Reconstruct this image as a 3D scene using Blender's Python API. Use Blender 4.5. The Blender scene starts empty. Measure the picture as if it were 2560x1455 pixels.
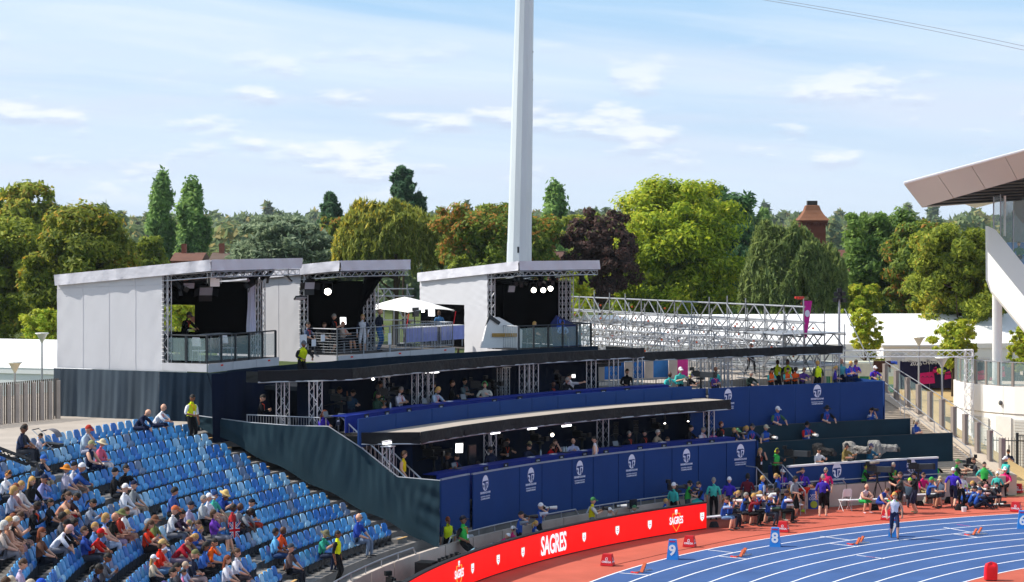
import bpy, math, random
import numpy as np
from mathutils import Vector, Matrix
SC = bpy.context.scene
COL = SC.collection
PI = math.pi
R_ = math.radians
random.seed(7)
rng = np.random.default_rng(7)
# ------------------------------------------------------------------ camera
F, H, YH = 5300.0, 11.8, 590.0          # focal length in photo pixels, eye height above the track, horizon row
cd = bpy.data.cameras.new('camera'); cam = bpy.data.objects.new('camera', cd); COL.objects.link(cam)
cam.location = (0, 0, H); cam.rotation_euler = (PI/2, 0, 0)
cd.sensor_width = 36; cd.lens = 36*F/2560; cd.shift_y = -(727.5-YH)/2560
cd.clip_start = 0.5; cd.clip_end = 12000
SC.camera = cam
# ------------------------------------------------------------------ sky and sun
SUN_AZ = R_(-84)      # direction to the sun, from +Y towards +X
SUN_EL = R_(46)
wd = bpy.data.worlds.new('World'); SC.world = wd; wd.use_nodes = True
def build_world():
    nt = wd.node_tree; N = nt.nodes; L = nt.links; N.clear()
    out = N.new('ShaderNodeOutputWorld'); bg = N.new('ShaderNodeBackground')
    sky = N.new('ShaderNodeTexSky'); sky.sky_type = 'NISHITA'; sky.sun_disc = False
    sky.sun_elevation = SUN_EL; sky.sun_rotation = SUN_AZ
    sky.altitude = 120; sky.air_density = 1.0; sky.dust_density = 1.6; sky.ozone_density = 1.6
    tc = N.new('ShaderNodeTexCoord')
    sep = N.new('ShaderNodeSeparateXYZ'); L.new(tc.outputs['Generated'], sep.inputs[0])
    def m(op, a, b=None, c=None):
        n = N.new('ShaderNodeMath'); n.operation = op
        for i, v in enumerate((a, b, c)):
            if v is None: continue
            if isinstance(v, (int, float)): n.inputs[i].default_value = v
            else: L.new(v, n.inputs[i])
        return n.outputs[0]
    zc = m('MAXIMUM', sep.outputs[2], 0.0)
    den = m('ADD', zc, 0.045)
    u = m('DIVIDE', sep.outputs[0], den); v = m('DIVIDE', sep.outputs[1], den)
    def noise(su, sv, ou, ov, scale, detail, rough, dist=0.0, rot=0.0):
        cb = N.new('ShaderNodeCombineXYZ')
        c, s = math.cos(rot), math.sin(rot)
        uu = m('ADD', m('MULTIPLY', u, c), m('MULTIPLY', v, -s)); vv = m('ADD', m('MULTIPLY', u, s), m('MULTIPLY', v, c))
        L.new(m('ADD', m('MULTIPLY', uu, su), ou), cb.inputs[0]); L.new(m('ADD', m('MULTIPLY', vv, sv), ov), cb.inputs[1])
        n = N.new('ShaderNodeTexNoise'); n.inputs['Scale'].default_value = scale; n.inputs['Detail'].default_value = detail
        n.inputs['Roughness'].default_value = rough; n.inputs['Distortion'].default_value = dist
        L.new(cb.outputs[0], n.inputs['Vector']); return n.outputs[0]
    def ramp(x, a, b):
        n = N.new('ShaderNodeMapRange'); n.interpolation_type = 'SMOOTHSTEP'
        n.inputs[1].default_value = a; n.inputs[2].default_value = b; n.inputs[3].default_value = 0; n.inputs[4].default_value = 1
        L.new(x, n.inputs[0]); return n.outputs[0]
    # high thin cloud in long drifting streaks, low small heaps nearer the horizon
    az = N.new('ShaderNodeMath'); az.operation = 'ARCTAN2'; L.new(sep.outputs[0], az.inputs[0]); L.new(sep.outputs[1], az.inputs[1])
    el = sep.outputs[2]
    def cloud(sa, se, oa, oe, lo, hi, detail=7, rough=0.5, tilt=0.0, dist=0.0, warp=None):
        cb = N.new('ShaderNodeCombineXYZ'); e2 = m('ADD', el, m('MULTIPLY', az.outputs[0], tilt)); x = m('ADD', m('MULTIPLY', az.outputs[0], sa), oa); y = m('ADD', m('MULTIPLY', e2, se), oe)
        if warp is not None: y = m('ADD', y, m('MULTIPLY', warp, 1.2)); x = m('ADD', x, m('MULTIPLY', warp, .6))
        L.new(x, cb.inputs[0]); L.new(y, cb.inputs[1])
        n = N.new('ShaderNodeTexNoise'); n.inputs['Scale'].default_value = 1.0; n.inputs['Detail'].default_value = detail; n.inputs['Roughness'].default_value = rough; n.inputs['Distortion'].default_value = dist
        L.new(cb.outputs[0], n.inputs['Vector']); return ramp(n.outputs[0], lo, hi) if lo is not None else n.outputs[0]
    wp = cloud(2.2, 9, 11.0, 3.0, None, 0, 3)
    band = cloud(1.6, 30, 0.4, 5.15, .36, .62, 6, .5, .10, .4, wp)
    wisp = cloud(5.5, 75, 3.7, 1.3, .42, .76, 7, .58, .10, .8, wp)
    thin = m('MINIMUM', m('ADD', m('MULTIPLY', band, .72), m('MULTIPLY', wisp, .30)), .94)
    low = m('MULTIPLY', ramp(el, .010, .030), m('SUBTRACT', 1.0, ramp(el, .060, .105)))
    def heap(oe): return m('MULTIPLY', cloud(17, 62, 4.6, 2.1+oe, .53, .66, 8, .55), low)
    cu = heap(0.0); cush = heap(.20)
    veil = m('MULTIPLY', cloud(6, 55, 5.3, 9.1, .40, .70, 6, .55), low)
    def mix(f, a, b):
        n = N.new('ShaderNodeMix'); n.data_type = 'RGBA'
        if isinstance(f, float): n.inputs[0].default_value = f
        else: L.new(f, n.inputs[0])
        for s_, x in ((6, a), (7, b)):
            if isinstance(x, tuple): n.inputs[s_].default_value = (*x, 1)
            else: L.new(x, n.inputs[s_])
        return n.outputs[2]
    base = mix(ramp(el, .0, .135), (5.5, 6.5, 7.7), (3.1, 5.2, 7.5))
    base = mix(ramp(el, .16, .60), base, sky.outputs[0])
    c = mix(thin, base, (6.0, 7.0, 8.1))
    c = mix(m('MULTIPLY', veil, .7), c, (5.7, 6.4, 7.7))
    c = mix(m('MULTIPLY', cu, .8), c, (7.7, 8.0, 8.6))
    shade = m('MULTIPLY', m('MAXIMUM', m('SUBTRACT', cush, cu), 0.0), .55)
    c = mix(shade, c, (4.9, 5.5, 7.0))
    L.new(c, bg.inputs[0]); bg.inputs[1].default_value = 0.1
    L.new(bg.outputs[0], out.inputs[0])
build_world()
sd = bpy.data.lights.new('sun', 'SUN'); sun = bpy.data.objects.new('sun', sd); COL.objects.link(sun)
sd.energy = 4.6; sd.angle = R_(0.53); sd.color = (1.0, 0.94, 0.84)
sv = Vector((math.sin(SUN_AZ)*math.cos(SUN_EL), math.cos(SUN_AZ)*math.cos(SUN_EL), math.sin(SUN_EL)))
sun.rotation_euler = sv.to_track_quat('Z', 'Y').to_euler(); sun.location = (-60, 40, 60)
SC.view_settings.view_transform = 'Standard'; SC.view_settings.look = 'None'
SC.view_settings.exposure = 0.38; SC.view_settings.gamma = 1.0; SC.view_settings.use_curve_mapping = False
try:
    SC.cycles.max_bounces = 6; SC.cycles.transparent_max_bounces = 12; SC.cycles.caustics_reflective = False; SC.cycles.caustics_refractive = False
    SC.cycles.use_denoising = True
except Exception: pass
# ------------------------------------------------------------------ geometry of the place
CX, CY = 34.2, 57.5                     # centre of the bend; the stand, decks and boards run round it
def pol(th, R, z=0.0):
    return Vector((CX+R*math.cos(R_(th)), CY+R*math.sin(R_(th)), z))
def radial(th): return Vector((math.cos(R_(th)), math.sin(R_(th)), 0))       # outwards
def tang(th): return Vector((math.sin(R_(th)), -math.cos(R_(th)), 0))        # along the stand, away from the viewer
def gp(px, py, z=0.0):                  # the point of the level z seen at a pixel
    Y = F*(H-z)/(py-YH); return Vector(((px-1280)*Y/F, Y, z))
def rp(px, R, py=None):                 # the point of the ring R seen at a pixel
    dx = (px-1280)/F; a = 1+dx*dx; b = -2*(dx*CX+CY); c = CX*CX+CY*CY-R*R
    D = max(b*b-4*a*c, 0); Y = (-b+math.sqrt(D))/(2*a)
    return Vector((dx*Y, Y, H-(py-YH)*Y/F if py is not None else 0))
def yp(px, py, Y): return Vector(((px-1280)*Y/F, Y, H-(py-YH)*Y/F))
def rth(px, th):                         # the point of the radial line th under a column of the photograph
    dx = (px-1280)/F; d = (math.cos(R_(th)), math.sin(R_(th))); den = dx*d[1]-d[0]; R = (CX-dx*CY)/den; return Vector((CX+R*d[0], CY+R*d[1], 0))
def th_of(p): return math.degrees(math.atan2(p.y-CY, p.x-CX))
def R_of(p): return math.hypot(p.x-CX, p.y-CY)
# ------------------------------------------------------------------ materials
def lin(h):
    h = h.lstrip('#'); v = [int(h[i:i+2], 16)/255 for i in (0, 2, 4)]
    return tuple(x/12.92 if x <= .04045 else ((x+.055)/1.055)**2.4 for x in v)
MATS = {}
def mat(name, col, rough=0.7, spec=0.3, metal=0.0, var=0.12, scale=3.0, bump=0.0, bscale=40.0, alpha=1.0, emit=None, estr=1.0, trans=0.0, island=0.0, sheen=0.0, stretch=None):
    if name in MATS: return MATS[name]
    if isinstance(col, str): col = lin(col)
    m = bpy.data.materials.new(name); m.use_nodes = True; nt = m.node_tree; N = nt.nodes; L = nt.links
    b = N['Principled BSDF']; b.inputs['Roughness'].default_value = rough; b.inputs['Metallic'].default_value = metal
    b.inputs['Specular IOR Level'].default_value = spec
    b.inputs['Base Color'].default_value = (*col, 1); m.diffuse_color = (*col, 1)
    tc = N.new('ShaderNodeTexCoord'); src = tc.outputs['Object']
    if stretch:
        mp = N.new('ShaderNodeMapping'); mp.inputs['Scale'].default_value = stretch; L.new(src, mp.inputs[0]); src = mp.outputs[0]
    if var:
        n = N.new('ShaderNodeTexNoise'); n.inputs['Scale'].default_value = scale; n.inputs['Detail'].default_value = 6; n.inputs['Roughness'].default_value = 0.6
        L.new(src, n.inputs['Vector'])
        mr = N.new('ShaderNodeMapRange'); mr.inputs[1].default_value = .3; mr.inputs[2].default_value = .7; mr.inputs[3].default_value = 1-var; mr.inputs[4].default_value = 1+var
        L.new(n.outputs[0], mr.inputs[0])
        fac = mr.outputs[0]
        if island:
            ge = N.new('ShaderNodeNewGeometry'); m2 = N.new('ShaderNodeMapRange'); m2.inputs[3].default_value = 1-island; m2.inputs[4].default_value = 1+island
            L.new(ge.outputs['Random Per Island'], m2.inputs[0]); mm = N.new('ShaderNodeMath'); mm.operation = 'MULTIPLY'
            L.new(fac, mm.inputs[0]); L.new(m2.outputs[0], mm.inputs[1]); fac = mm.outputs[0]
        vm = N.new('ShaderNodeVectorMath'); vm.operation = 'SCALE'; vm.inputs[0].default_value = col
        L.new(fac, vm.inputs['Scale']); L.new(vm.outputs[0], b.inputs['Base Color'])
    if bump:
        n = N.new('ShaderNodeTexNoise'); n.inputs['Scale'].default_value = bscale; n.inputs['Detail'].default_value = 5
        L.new(src, n.inputs['Vector']); bp = N.new('ShaderNodeBump'); bp.inputs['Strength'].default_value = bump; bp.inputs['Distance'].default_value = 0.05
        L.new(n.outputs[0], bp.inputs['Height']); L.new(bp.outputs[0], b.inputs['Normal'])
    if alpha < 1: b.inputs['Alpha'].default_value = alpha
    if trans: b.inputs['Transmission Weight'].default_value = trans
    if emit:
        e = lin(emit) if isinstance(emit, str) else emit
        b.inputs['Emission Color'].default_value = (*e, 1); b.inputs['Emission Strength'].default_value = estr
    MATS[name] = m; return m
def cmat(h, kind='cloth'):              # a cloth, skin, hair or plastic material of one colour
    if kind == 'cloth': return mat('cloth '+h, h, .85, .15, var=.14, scale=9, bump=.25, bscale=22)
    if kind == 'skin': return mat('skin '+h, h, .55, .35, var=.06, scale=12)
    if kind == 'hair': return mat('hair '+h, h, .6, .3, var=.3, scale=25, bump=.4, bscale=60)
    return mat('plastic '+h, h, .4, .45, var=.06, scale=4)
# ------------------------------------------------------------------ mesh builder
class MB:
    def __init__(s): s.v = []; s.f = []; s.m = []; s.cur = 0
    def add(s, vs, fs, m=None):
        o = len(s.v); s.v += [tuple(x) for x in vs]; s.f += [tuple(o+i for i in f) for f in fs]; s.m += [s.cur if m is None else m]*len(fs); return s
    def hexa(s, p, a, b, c):            # parallelepiped: corner and three edges
        p, a, b, c = Vector(p), Vector(a), Vector(b), Vector(c)
        if a.cross(b).dot(c) < 0: a, b = b, a
        vs = [p, p+a, p+a+b, p+b, p+c, p+a+c, p+a+b+c, p+b+c]
        return s.add(vs, [(3, 2, 1, 0), (4, 5, 6, 7), (0, 1, 5, 4), (1, 2, 6, 5), (2, 3, 7, 6), (3, 0, 4, 7)])
    def box(s, c, d, rz=0.0, rot=None):
        M = rot or Matrix.Rotation(rz, 3, 'Z'); c = Vector(c); a, b, e = (M @ Vector((d[0], 0, 0)), M @ Vector((0, d[1], 0)), M @ Vector((0, 0, d[2])))
        return s.hexa(c-(a+b+e)/2, a, b, e)
    def tube(s, a, b, r, r2=None, n=6, caps=True):
        a, b = Vector(a), Vector(b); d = (b-a)
        if d.length < 1e-6: return s
        d.normalize(); x = d.orthogonal().normalized(); y = d.cross(x); r2 = r if r2 is None else r2; vs = []
        for q, rr in ((a, r), (b, r2)):
            for i in range(n):
                t = 2*PI*(i+.5)/n; vs.append(q+(x*math.cos(t)+y*math.sin(t))*rr)
        fs = [(i, (i+1) % n, n+(i+1) % n, n+i) for i in range(n)]
        if caps: fs += [tuple(range(n-1, -1, -1)), tuple(range(n, 2*n))]
        return s.add(vs, fs)
    def path(s, pts, r, n=6):
        for a, b in zip(pts[:-1], pts[1:]): s.tube(a, b, r, n=n)
        return s
    def poly(s, pts): return s.add(pts, [tuple(range(len(pts)))])
    def prism(s, pts, w):
        w = Vector(w); n = len(pts); p = [Vector(q) for q in pts]
        nrm = Vector((0, 0, 0))
        for i in range(1, n-1): nrm += (p[i]-p[0]).cross(p[i+1]-p[0])
        if nrm.dot(w) < 0: p.reverse()
        return s.add(p+[q+w for q in p], [tuple(range(n-1, -1, -1)), tuple(range(n, 2*n))]+[(i, (i+1) % n, n+(i+1) % n, n+i) for i in range(n)])
    def grid(s, fn, nu, nv, thick=None):
        vs = [fn(i/nu, j/nv) for j in range(nv+1) for i in range(nu+1)]; w = nu+1
        fs = [(j*w+i, j*w+i+1, (j+1)*w+i+1, (j+1)*w+i) for j in range(nv) for i in range(nu)]
        return s.add(vs, fs)
    def lathe(s, base, prof, n=10, ax=None, squash=1.0):
        base = Vector(base); M = Vector(ax).to_track_quat('Z', 'Y').to_matrix() if ax is not None else Matrix.Identity(3); vs = []
        for (r, z) in prof:
            for i in range(n):
                t = 2*PI*i/n; vs.append(base+M @ Vector((r*math.cos(t), r*math.sin(t)*squash, z)))
        k = len(prof); fs = [(j*n+i, j*n+(i+1) % n, (j+1)*n+(i+1) % n, (j+1)*n+i) for j in range(k-1) for i in range(n)]
        fs += [tuple(range(n-1, -1, -1)), tuple((k-1)*n+i for i in range(n))]
        return s.add(vs, fs)
    def ball(s, c, r, nu=10, nv=7, M=None):
        r = r if isinstance(r, (tuple, list)) else (r, r, r); c = Vector(c); vs = []
        for j in range(nv+1):
            p = -PI/2+PI*j/nv
            for i in range(nu):
                t = 2*PI*i/nu; q = Vector((r[0]*math.cos(p)*math.cos(t), r[1]*math.cos(p)*math.sin(t), r[2]*math.sin(p)))
                vs.append(c+(M @ q if M else q))
        fs = [(j*nu+i, j*nu+(i+1) % nu, (j+1)*nu+(i+1) % nu, (j+1)*nu+i) for j in range(nv) for i in range(nu)]
        return s.add(vs, fs)
    def arc(s, R0, R1, th0, th1, z0, z1, n=None, C=None):      # a curved block round the bend (closed)
        cx, cy = C or (CX, CY)
        n = n or max(1, int(abs(th1-th0)/2.5)); z0b, z1b = (z0, z0) if not isinstance(z0, tuple) else z0, (z1, z1) if not isinstance(z1, tuple) else z1
        vs = []
        for i in range(n+1):
            t = R_(th0+(th1-th0)*i/n); c, q = math.cos(t), math.sin(t)
            vs += [(cx+R0*c, cy+R0*q, z0b[0]), (cx+R1*c, cy+R1*q, z0b[1]), (cx+R1*c, cy+R1*q, z1b[1]), (cx+R0*c, cy+R0*q, z1b[0])]
        fs = []
        fl = th1 > th0
        for i in range(n):
            a = 4*i; b = a+4
            for k in range(4):
                q = (a+k, a+(k+1) % 4, b+(k+1) % 4, b+k); fs.append(q if fl else q[::-1])
        fs += [(3, 2, 1, 0), (4*n, 4*n+1, 4*n+2, 4*n+3)] if fl else [(0, 1, 2, 3), (4*n+3, 4*n+2, 4*n+1, 4*n)]
        return s.add(vs, fs)
    def ring(s, R0, R1, th0, th1, z, n=60, C=None):            # a flat sheet
        cx, cy = C or (CX, CY); vs = []
        for i in range(n+1):
            t = R_(th0+(th1-th0)*i/n); vs += [(cx+R0*math.cos(t), cy+R0*math.sin(t), z), (cx+R1*math.cos(t), cy+R1*math.sin(t), z)]
        return s.add(vs, [(2*i, 2*i+1, 2*i+3, 2*i+2) if th1 > th0 else (2*i+2, 2*i+3, 2*i+1, 2*i) for i in range(n)])
    def mesh(s, name, mats, M=None, smooth=False):
        me = bpy.data.meshes.new(name); vs = s.v
        if M is not None: vs = [tuple(M @ Vector(v)) for v in vs]
        me.from_pydata(vs, [], s.f)
        for m in (mats if isinstance(mats, (list, tuple)) else [mats]): me.materials.append(m)
        if any(s.m): me.polygons.foreach_set('material_index', s.m)
        if smooth: me.polygons.foreach_set('use_smooth', [True]*len(s.f))
        me.update(); return me
def wmat(o):
    return (wmat(o.parent) @ o.matrix_basis) if o.parent else o.matrix_basis.copy()
def obj(name, data, parent=None, loc=(0, 0, 0), rot=(0, 0, 0), scale=(1, 1, 1), kind=None):
    o = bpy.data.objects.new(name, data); COL.objects.link(o); o.parent = parent
    o.location = loc; o.rotation_euler = rot; o.scale = scale
    if kind: o['kind'] = kind
    return o
def tag(o, label, cat, group=None):
    o['label'] = label; o['category'] = cat
    if group: o['group'] = group
    return o
def thing(name, label, cat, loc=(0, 0, 0), rz=0.0, group=None):
    o = obj(name, None, None, loc, (0, 0, rz)); o.empty_display_size = .2; return tag(o, label, cat, group)
def part(name, mb, m, parent, smooth=False, kind=None, world=True, label=None):   # a mesh given in world space, hung under its thing
    M = wmat(parent).inverted() if world else None
    o = obj(name, mb.mesh(name, m, M, smooth), parent, kind=kind)
    if label: o['label'] = label
    return o
def solo(name, mb, m, label, cat, group=None, smooth=False, origin=None):         # a thing that is one mesh
    c = Vector(origin) if origin is not None else Vector((sum(v[0] for v in mb.v)/len(mb.v), sum(v[1] for v in mb.v)/len(mb.v), min(v[2] for v in mb.v)))
    o = obj(name, mb.mesh(name, m, Matrix.Translation(-c), smooth), None, c); return tag(o, label, cat, group)
def struct(name, mb, m, smooth=False):
    return obj(name, mb.mesh(name, m, None, smooth), kind='structure')
def copy_tree(o, parent=None):
    c = o.copy(); COL.objects.link(c); c.parent = parent
    for ch in CH.get(o.name, None) or list(o.children): copy_tree(ch, c)
    return c
CH = {}
TXT = {}
def text_mesh(body, size, extr=0.004, bold=0.0, space=1.0, align='CENTER'):
    cu = bpy.data.curves.new('text', 'FONT'); cu.body = body; cu.size = size; cu.extrude = extr; cu.offset = bold; cu.space_character = space
    cu.align_x = align; cu.align_y = 'CENTER'; cu.resolution_u = 3
    o = bpy.data.objects.new('text', cu); COL.objects.link(o)
    me = bpy.data.meshes.new_from_object(o.evaluated_get(bpy.context.evaluated_depsgraph_get())); bpy.data.objects.remove(o); bpy.data.curves.remove(cu)
    return me
def place(name, me, m, parent, p, x, up=Vector((0, 0, 1)), label=None, sx=1.0, sy=1.0):   # a flat piece lying in a plane: x along, up upwards
    x = Vector(x).normalized(); n = x.cross(up).normalized(); up = n.cross(x)
    W = Matrix(((x.x*sx, up.x*sy, n.x, p[0]), (x.y*sx, up.y*sy, n.y, p[1]), (x.z*sx, up.z*sy, n.z, p[2]), (0, 0, 0, 1)))
    if not me.materials: me.materials.append(m)
    o = obj(name, me, parent); o.matrix_basis = (wmat(parent).inverted() if parent else Matrix.Identity(4)) @ W
    if label: o['label'] = label
    return o
def tile(pts, z0=0.0, t=0.004):         # a flat shape in local x/y as a thin plate
    mb = MB(); mb.prism([(x, y, z0) for x, y in pts], (0, 0, t)); return mb
def ell(rx, ry, n=20, cx=0, cy=0, a0=0, a1=2*PI):
    return [(cx+rx*math.cos(a0+(a1-a0)*i/(n if a1-a0 > 6.2 else n-1)), cy+ry*math.sin(a0+(a1-a0)*i/(n if a1-a0 > 6.2 else n-1))) for i in range(n)]
def truss(mb, a, b, w, r=0.025, rl=0.012, up=None, step=None):      # a square lattice girder from a to b
    a, b = Vector(a), Vector(b); d = (b-a); Ln = d.length; d.normalize()
    x = (d.cross(Vector(up)) if up else d.orthogonal()).normalized(); y = d.cross(x); h = w/2
    cs = [x*h*i+y*h*j for i, j in ((-1, -1), (1, -1), (1, 1), (-1, 1))]
    for c in cs: mb.tube(a+c, b+c, r, n=6)
    n = max(1, round(Ln/(step or w*1.2)))
    for i in range(n):
        p, q = a+d*(Ln*i/n), a+d*(Ln*(i+1)/n)
        for k in range(4):
            c0, c1 = cs[k], cs[(k+1) % 4]
            if i % 2: c0, c1 = c1, c0
            mb.tube(p+c0, q+c1, rl, n=4)
            if i == 0: mb.tube(p+c0, p+c1, rl, n=4)
            if i == n-1: mb.tube(q+c0, q+c1, rl, n=4)
    return mb
# ------------------------------------------------------------------ common materials
M_ALU = mat('aluminium', '#b9bcc4', .35, .5, .7, var=.08, scale=6)
M_STEEL = mat('galvanised steel', '#a7abb2', .45, .5, .55, var=.12, scale=4)
M_DKSTEEL = mat('painted dark steel', '#2c3238', .5, .4, .2, var=.1)
M_CONC = mat('pale concrete', '#b9ada4', .9, .2, var=.13, scale=1.4, bump=.15, bscale=25)
M_TREAD = mat('terrace concrete', '#7d7a78', .92, .15, var=.2, scale=1.1, bump=.2, bscale=30)
M_BLUE = mat('blue printed cloth', (0.004, 0.040, 0.180), .75, .25, var=.08, scale=.7, bump=.08, bscale=3)
M_DESK = mat('bright blue desk cloth', (0.006, 0.024, 0.24), .7, .25, var=.1, scale=1.2, bump=.1, bscale=5)
M_NAVY = mat('navy drape', (0.0035, 0.010, 0.032), .9, .1, var=.35, scale=.8, bump=.5, bscale=2.2, stretch=(1, 1, .25))
M_BLACK = mat('black drape', (0.0012, 0.0012, 0.0016), 1.0, .0, var=.3, scale=1)
M_BTARP = mat('black tarpaulin', (0.003, 0.006, 0.009), .5, .22, var=.3, scale=2, bump=.9, bscale=3.2)
M_BEIGE = mat('beige roof sheet', '#a89e94', .8, .2, var=.08, scale=.6)
M_WHITE = mat('white paint', '#e9e9ea', .6, .35, var=.05, scale=1.5)
M_DARK = mat('black plastic', '#121316', .45, .4, var=.2, scale=10)
M_GLASS = mat('balustrade glass', '#a9c4c6', .06, .5, alpha=.22, var=0)
M_DECK = mat('plywood deck', '#5d5a58', .85, .2, var=.2, scale=2)
M_WLINE = mat('white line paint', '#e8e8ee', .7, .2, var=.05, scale=3)
M_RED = mat('red track', (0.46, 0.108, 0.072), .92, .15, var=.15, scale=.5, bump=.25, bscale=90)
M_TRK = mat('blue track', (0.048, 0.104, 0.265), .92, .15, var=.15, scale=.45, bump=.25, bscale=90)
M_LITW = mat('white lettering', '#dfe3f2', .7, .2, var=0)
# ------------------------------------------------------------------ ground, track
def ground():
    rs = [(0, -.03), (20, -.03), (40, -.03), (44, -.03), (52, 3.2), (70, 3.2), (110, 3.0), (160, 2.6), (260, 2.8), (420, 4.0), (700, 7.0), (1100, 12.0), (1800, 18.0), (3000, 20.0), (7000, 20.0)]
    mb = MB(); n = 96; vs = []
    for r, z in rs:
        for i in range(n):
            t = 2*PI*i/n; vs.append((CX+r*math.cos(t), CY+r*math.sin(t), -.03 if r == 52 and 60 < math.degrees(t) < 103 else z))
    mb.add(vs, [(j*n+i, (j+1)*n+i, (j+1)*n+(i+1) % n, j*n+(i+1) % n) for j in range(len(rs)-1) for i in range(n)])
    m = mat('dry grass', (0.46, 0.33, 0.16), .95, .1, var=.2, scale=.35, bump=.5, bscale=6)
    struct('ground', mb, m, True)
    mb = MB(); [mb.ring(a[0], b[0], 0, 360, a[1]+.012, 96) for a, b in ()]; vs = []; rq = [(72, 3.2), (110, 3.0)]+rs[7:-2]
    for r, z in rq:
        for i in range(n): t = 2*PI*i/n; vs.append((CX+r*math.cos(t), CY+r*math.sin(t), z+.02))
    mb.add(vs, [(j*n+i, (j+1)*n+i, (j+1)*n+(i+1) % n, j*n+(i+1) % n) for j in range(len(rq)-1) for i in range(n)]); struct('parkland', mb, mat('green grass', (.075, .10, .03), .95, .1, var=.3, scale=.2), True)
ground()
TC, TR = (34.03, 57.95), 34.47
mb = MB().ring(0, 40.25, 0, 360, 0.0, 180); struct('track_apron', mb, M_RED)
mb = MB().ring(TR-9*1.22, TR, 60, 205, 0.004, 220, TC); trk = struct('running_track', mb, M_TRK)
for i in range(10):
    part('lane_line', MB().ring(TR-1.22*i-.035, TR-1.22*i+.035, 60, 205, 0.008, 220, TC), M_WLINE, trk)
for a, b in (((1549, 1432), (1627, 1438)), ((1770, 1374.5), (1833, 1381.4)), ((1798, 1390.5), (1872, 1397.6)), ((2050, 1340.4), (2125, 1350)), ((2076, 1358.7), (2144, 1366.5)),
             ((2359, 1318), (2425, 1330)), ((2384, 1334.7), (2444, 1342.8)), ((2142, 1388), (2212, 1396.5))):
    p, q = gp(*a, .012), gp(*b, .012); d = (q-p).normalized(); s = d.cross(Vector((0, 0, 1)))*.035
    part('start_line', MB().poly([p-s, q-s, q+s, p+s]), M_WLINE, trk)
for a, b, hx in (((2392, 1311), (2425, 1315), '#c0509a'), ((2165, 1391), (2188, 1393.5), '#b05078'), ((2217, 1314), (2252, 1318), '#8a56a0')):
    p, q = gp(*a, .013), gp(*b, .013); d = (q-p).normalized(); s = d.cross(Vector((0, 0, 1)))*.03
    part('lane_mark', MB().poly([p-s, q-s, q+s, p+s]), mat('mark '+hx, hx), trk)
for a in ((0, 1)):
    pass
# ------------------------------------------------------------------ front wall of the stand
RW = 40.3
fw = thing('front_wall', 'low curved concrete wall with a steel rail round the foot of the stand', 'wall', pol(150, RW, 0))
def wallseg(t0, t1): part('wall_panel', MB().arc(RW, RW+.14, t0, t1, 0, .93, 2), M_CONC, fw)
t = 188.0
while t > 107:
    wallseg(t, t-2.92); t -= 3.0
for t0, t1 in ((175, 158.2), (154.5, 141.5), (140.8, 131), (130.5, 119)):
    mb = MB(); n = 8
    pts = [pol(t0, RW+.08, .93)]+[pol(t0-.3+(t1-t0+.6)*i/n, RW+.08, 1.17) for i in range(n+1)]+[pol(t1, RW+.08, .93)]
    mb.path(pts, .026)
    for i in range(1, n): mb.tube(pol(t0+(t1-t0)*i/n, RW+.08, .9), pol(t0+(t1-t0)*i/n, RW+.08, 1.17), .018)
    part('rail', mb, M_STEEL, fw)
# ------------------------------------------------------------------ terrace
SEC_R, AISLE, STEP_T, RISE, Z0, R0 = 156.9, 170.0, .8, .317, 1.06, 41.2   # right end of the seats, aisle angle
NROW = 12
def row_z(k): return Z0+RISE*k
def row_R(k): return R0+STEP_T*k
ter = None
mb = MB()
mb.arc(RW+.16, R0, 107.2, 200, 0, .74, 40)
for k in range(NROW): mb.arc(row_R(k)+.002, row_R(k)+STEP_T, 111.55, 200, 0, row_z(k), 40)
ter = struct('terrace', mb, M_TREAD)
conc = struct('concourse', MB().arc(row_R(NROW)+.002, 66, 111.55, 215, 2.0, row_z(NROW)-.02, 50), mat('concourse paving', '#a89f96', .9, .2, var=.12, scale=.8))
M_STEPE = mat('tan step nosing', '#c9a46c', .8, .2, var=.1)
for k in range(NROW):
    for (ta, tb) in ((SEC_R-.15, SEC_R-1.15), (AISLE+.75, AISLE-.75)):
        part('step', MB().arc(row_R(k)+.36, row_R(k)+.79, ta, tb, row_z(k)-.01, row_z(k)+.155, 1), M_TREAD, ter)
        part('step_nosing', MB().arc(row_R(k)+.33, row_R(k)+.42, ta-.02, tb+.02, row_z(k)+.158, row_z(k)+.175, 1), M_STEPE, ter)
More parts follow.
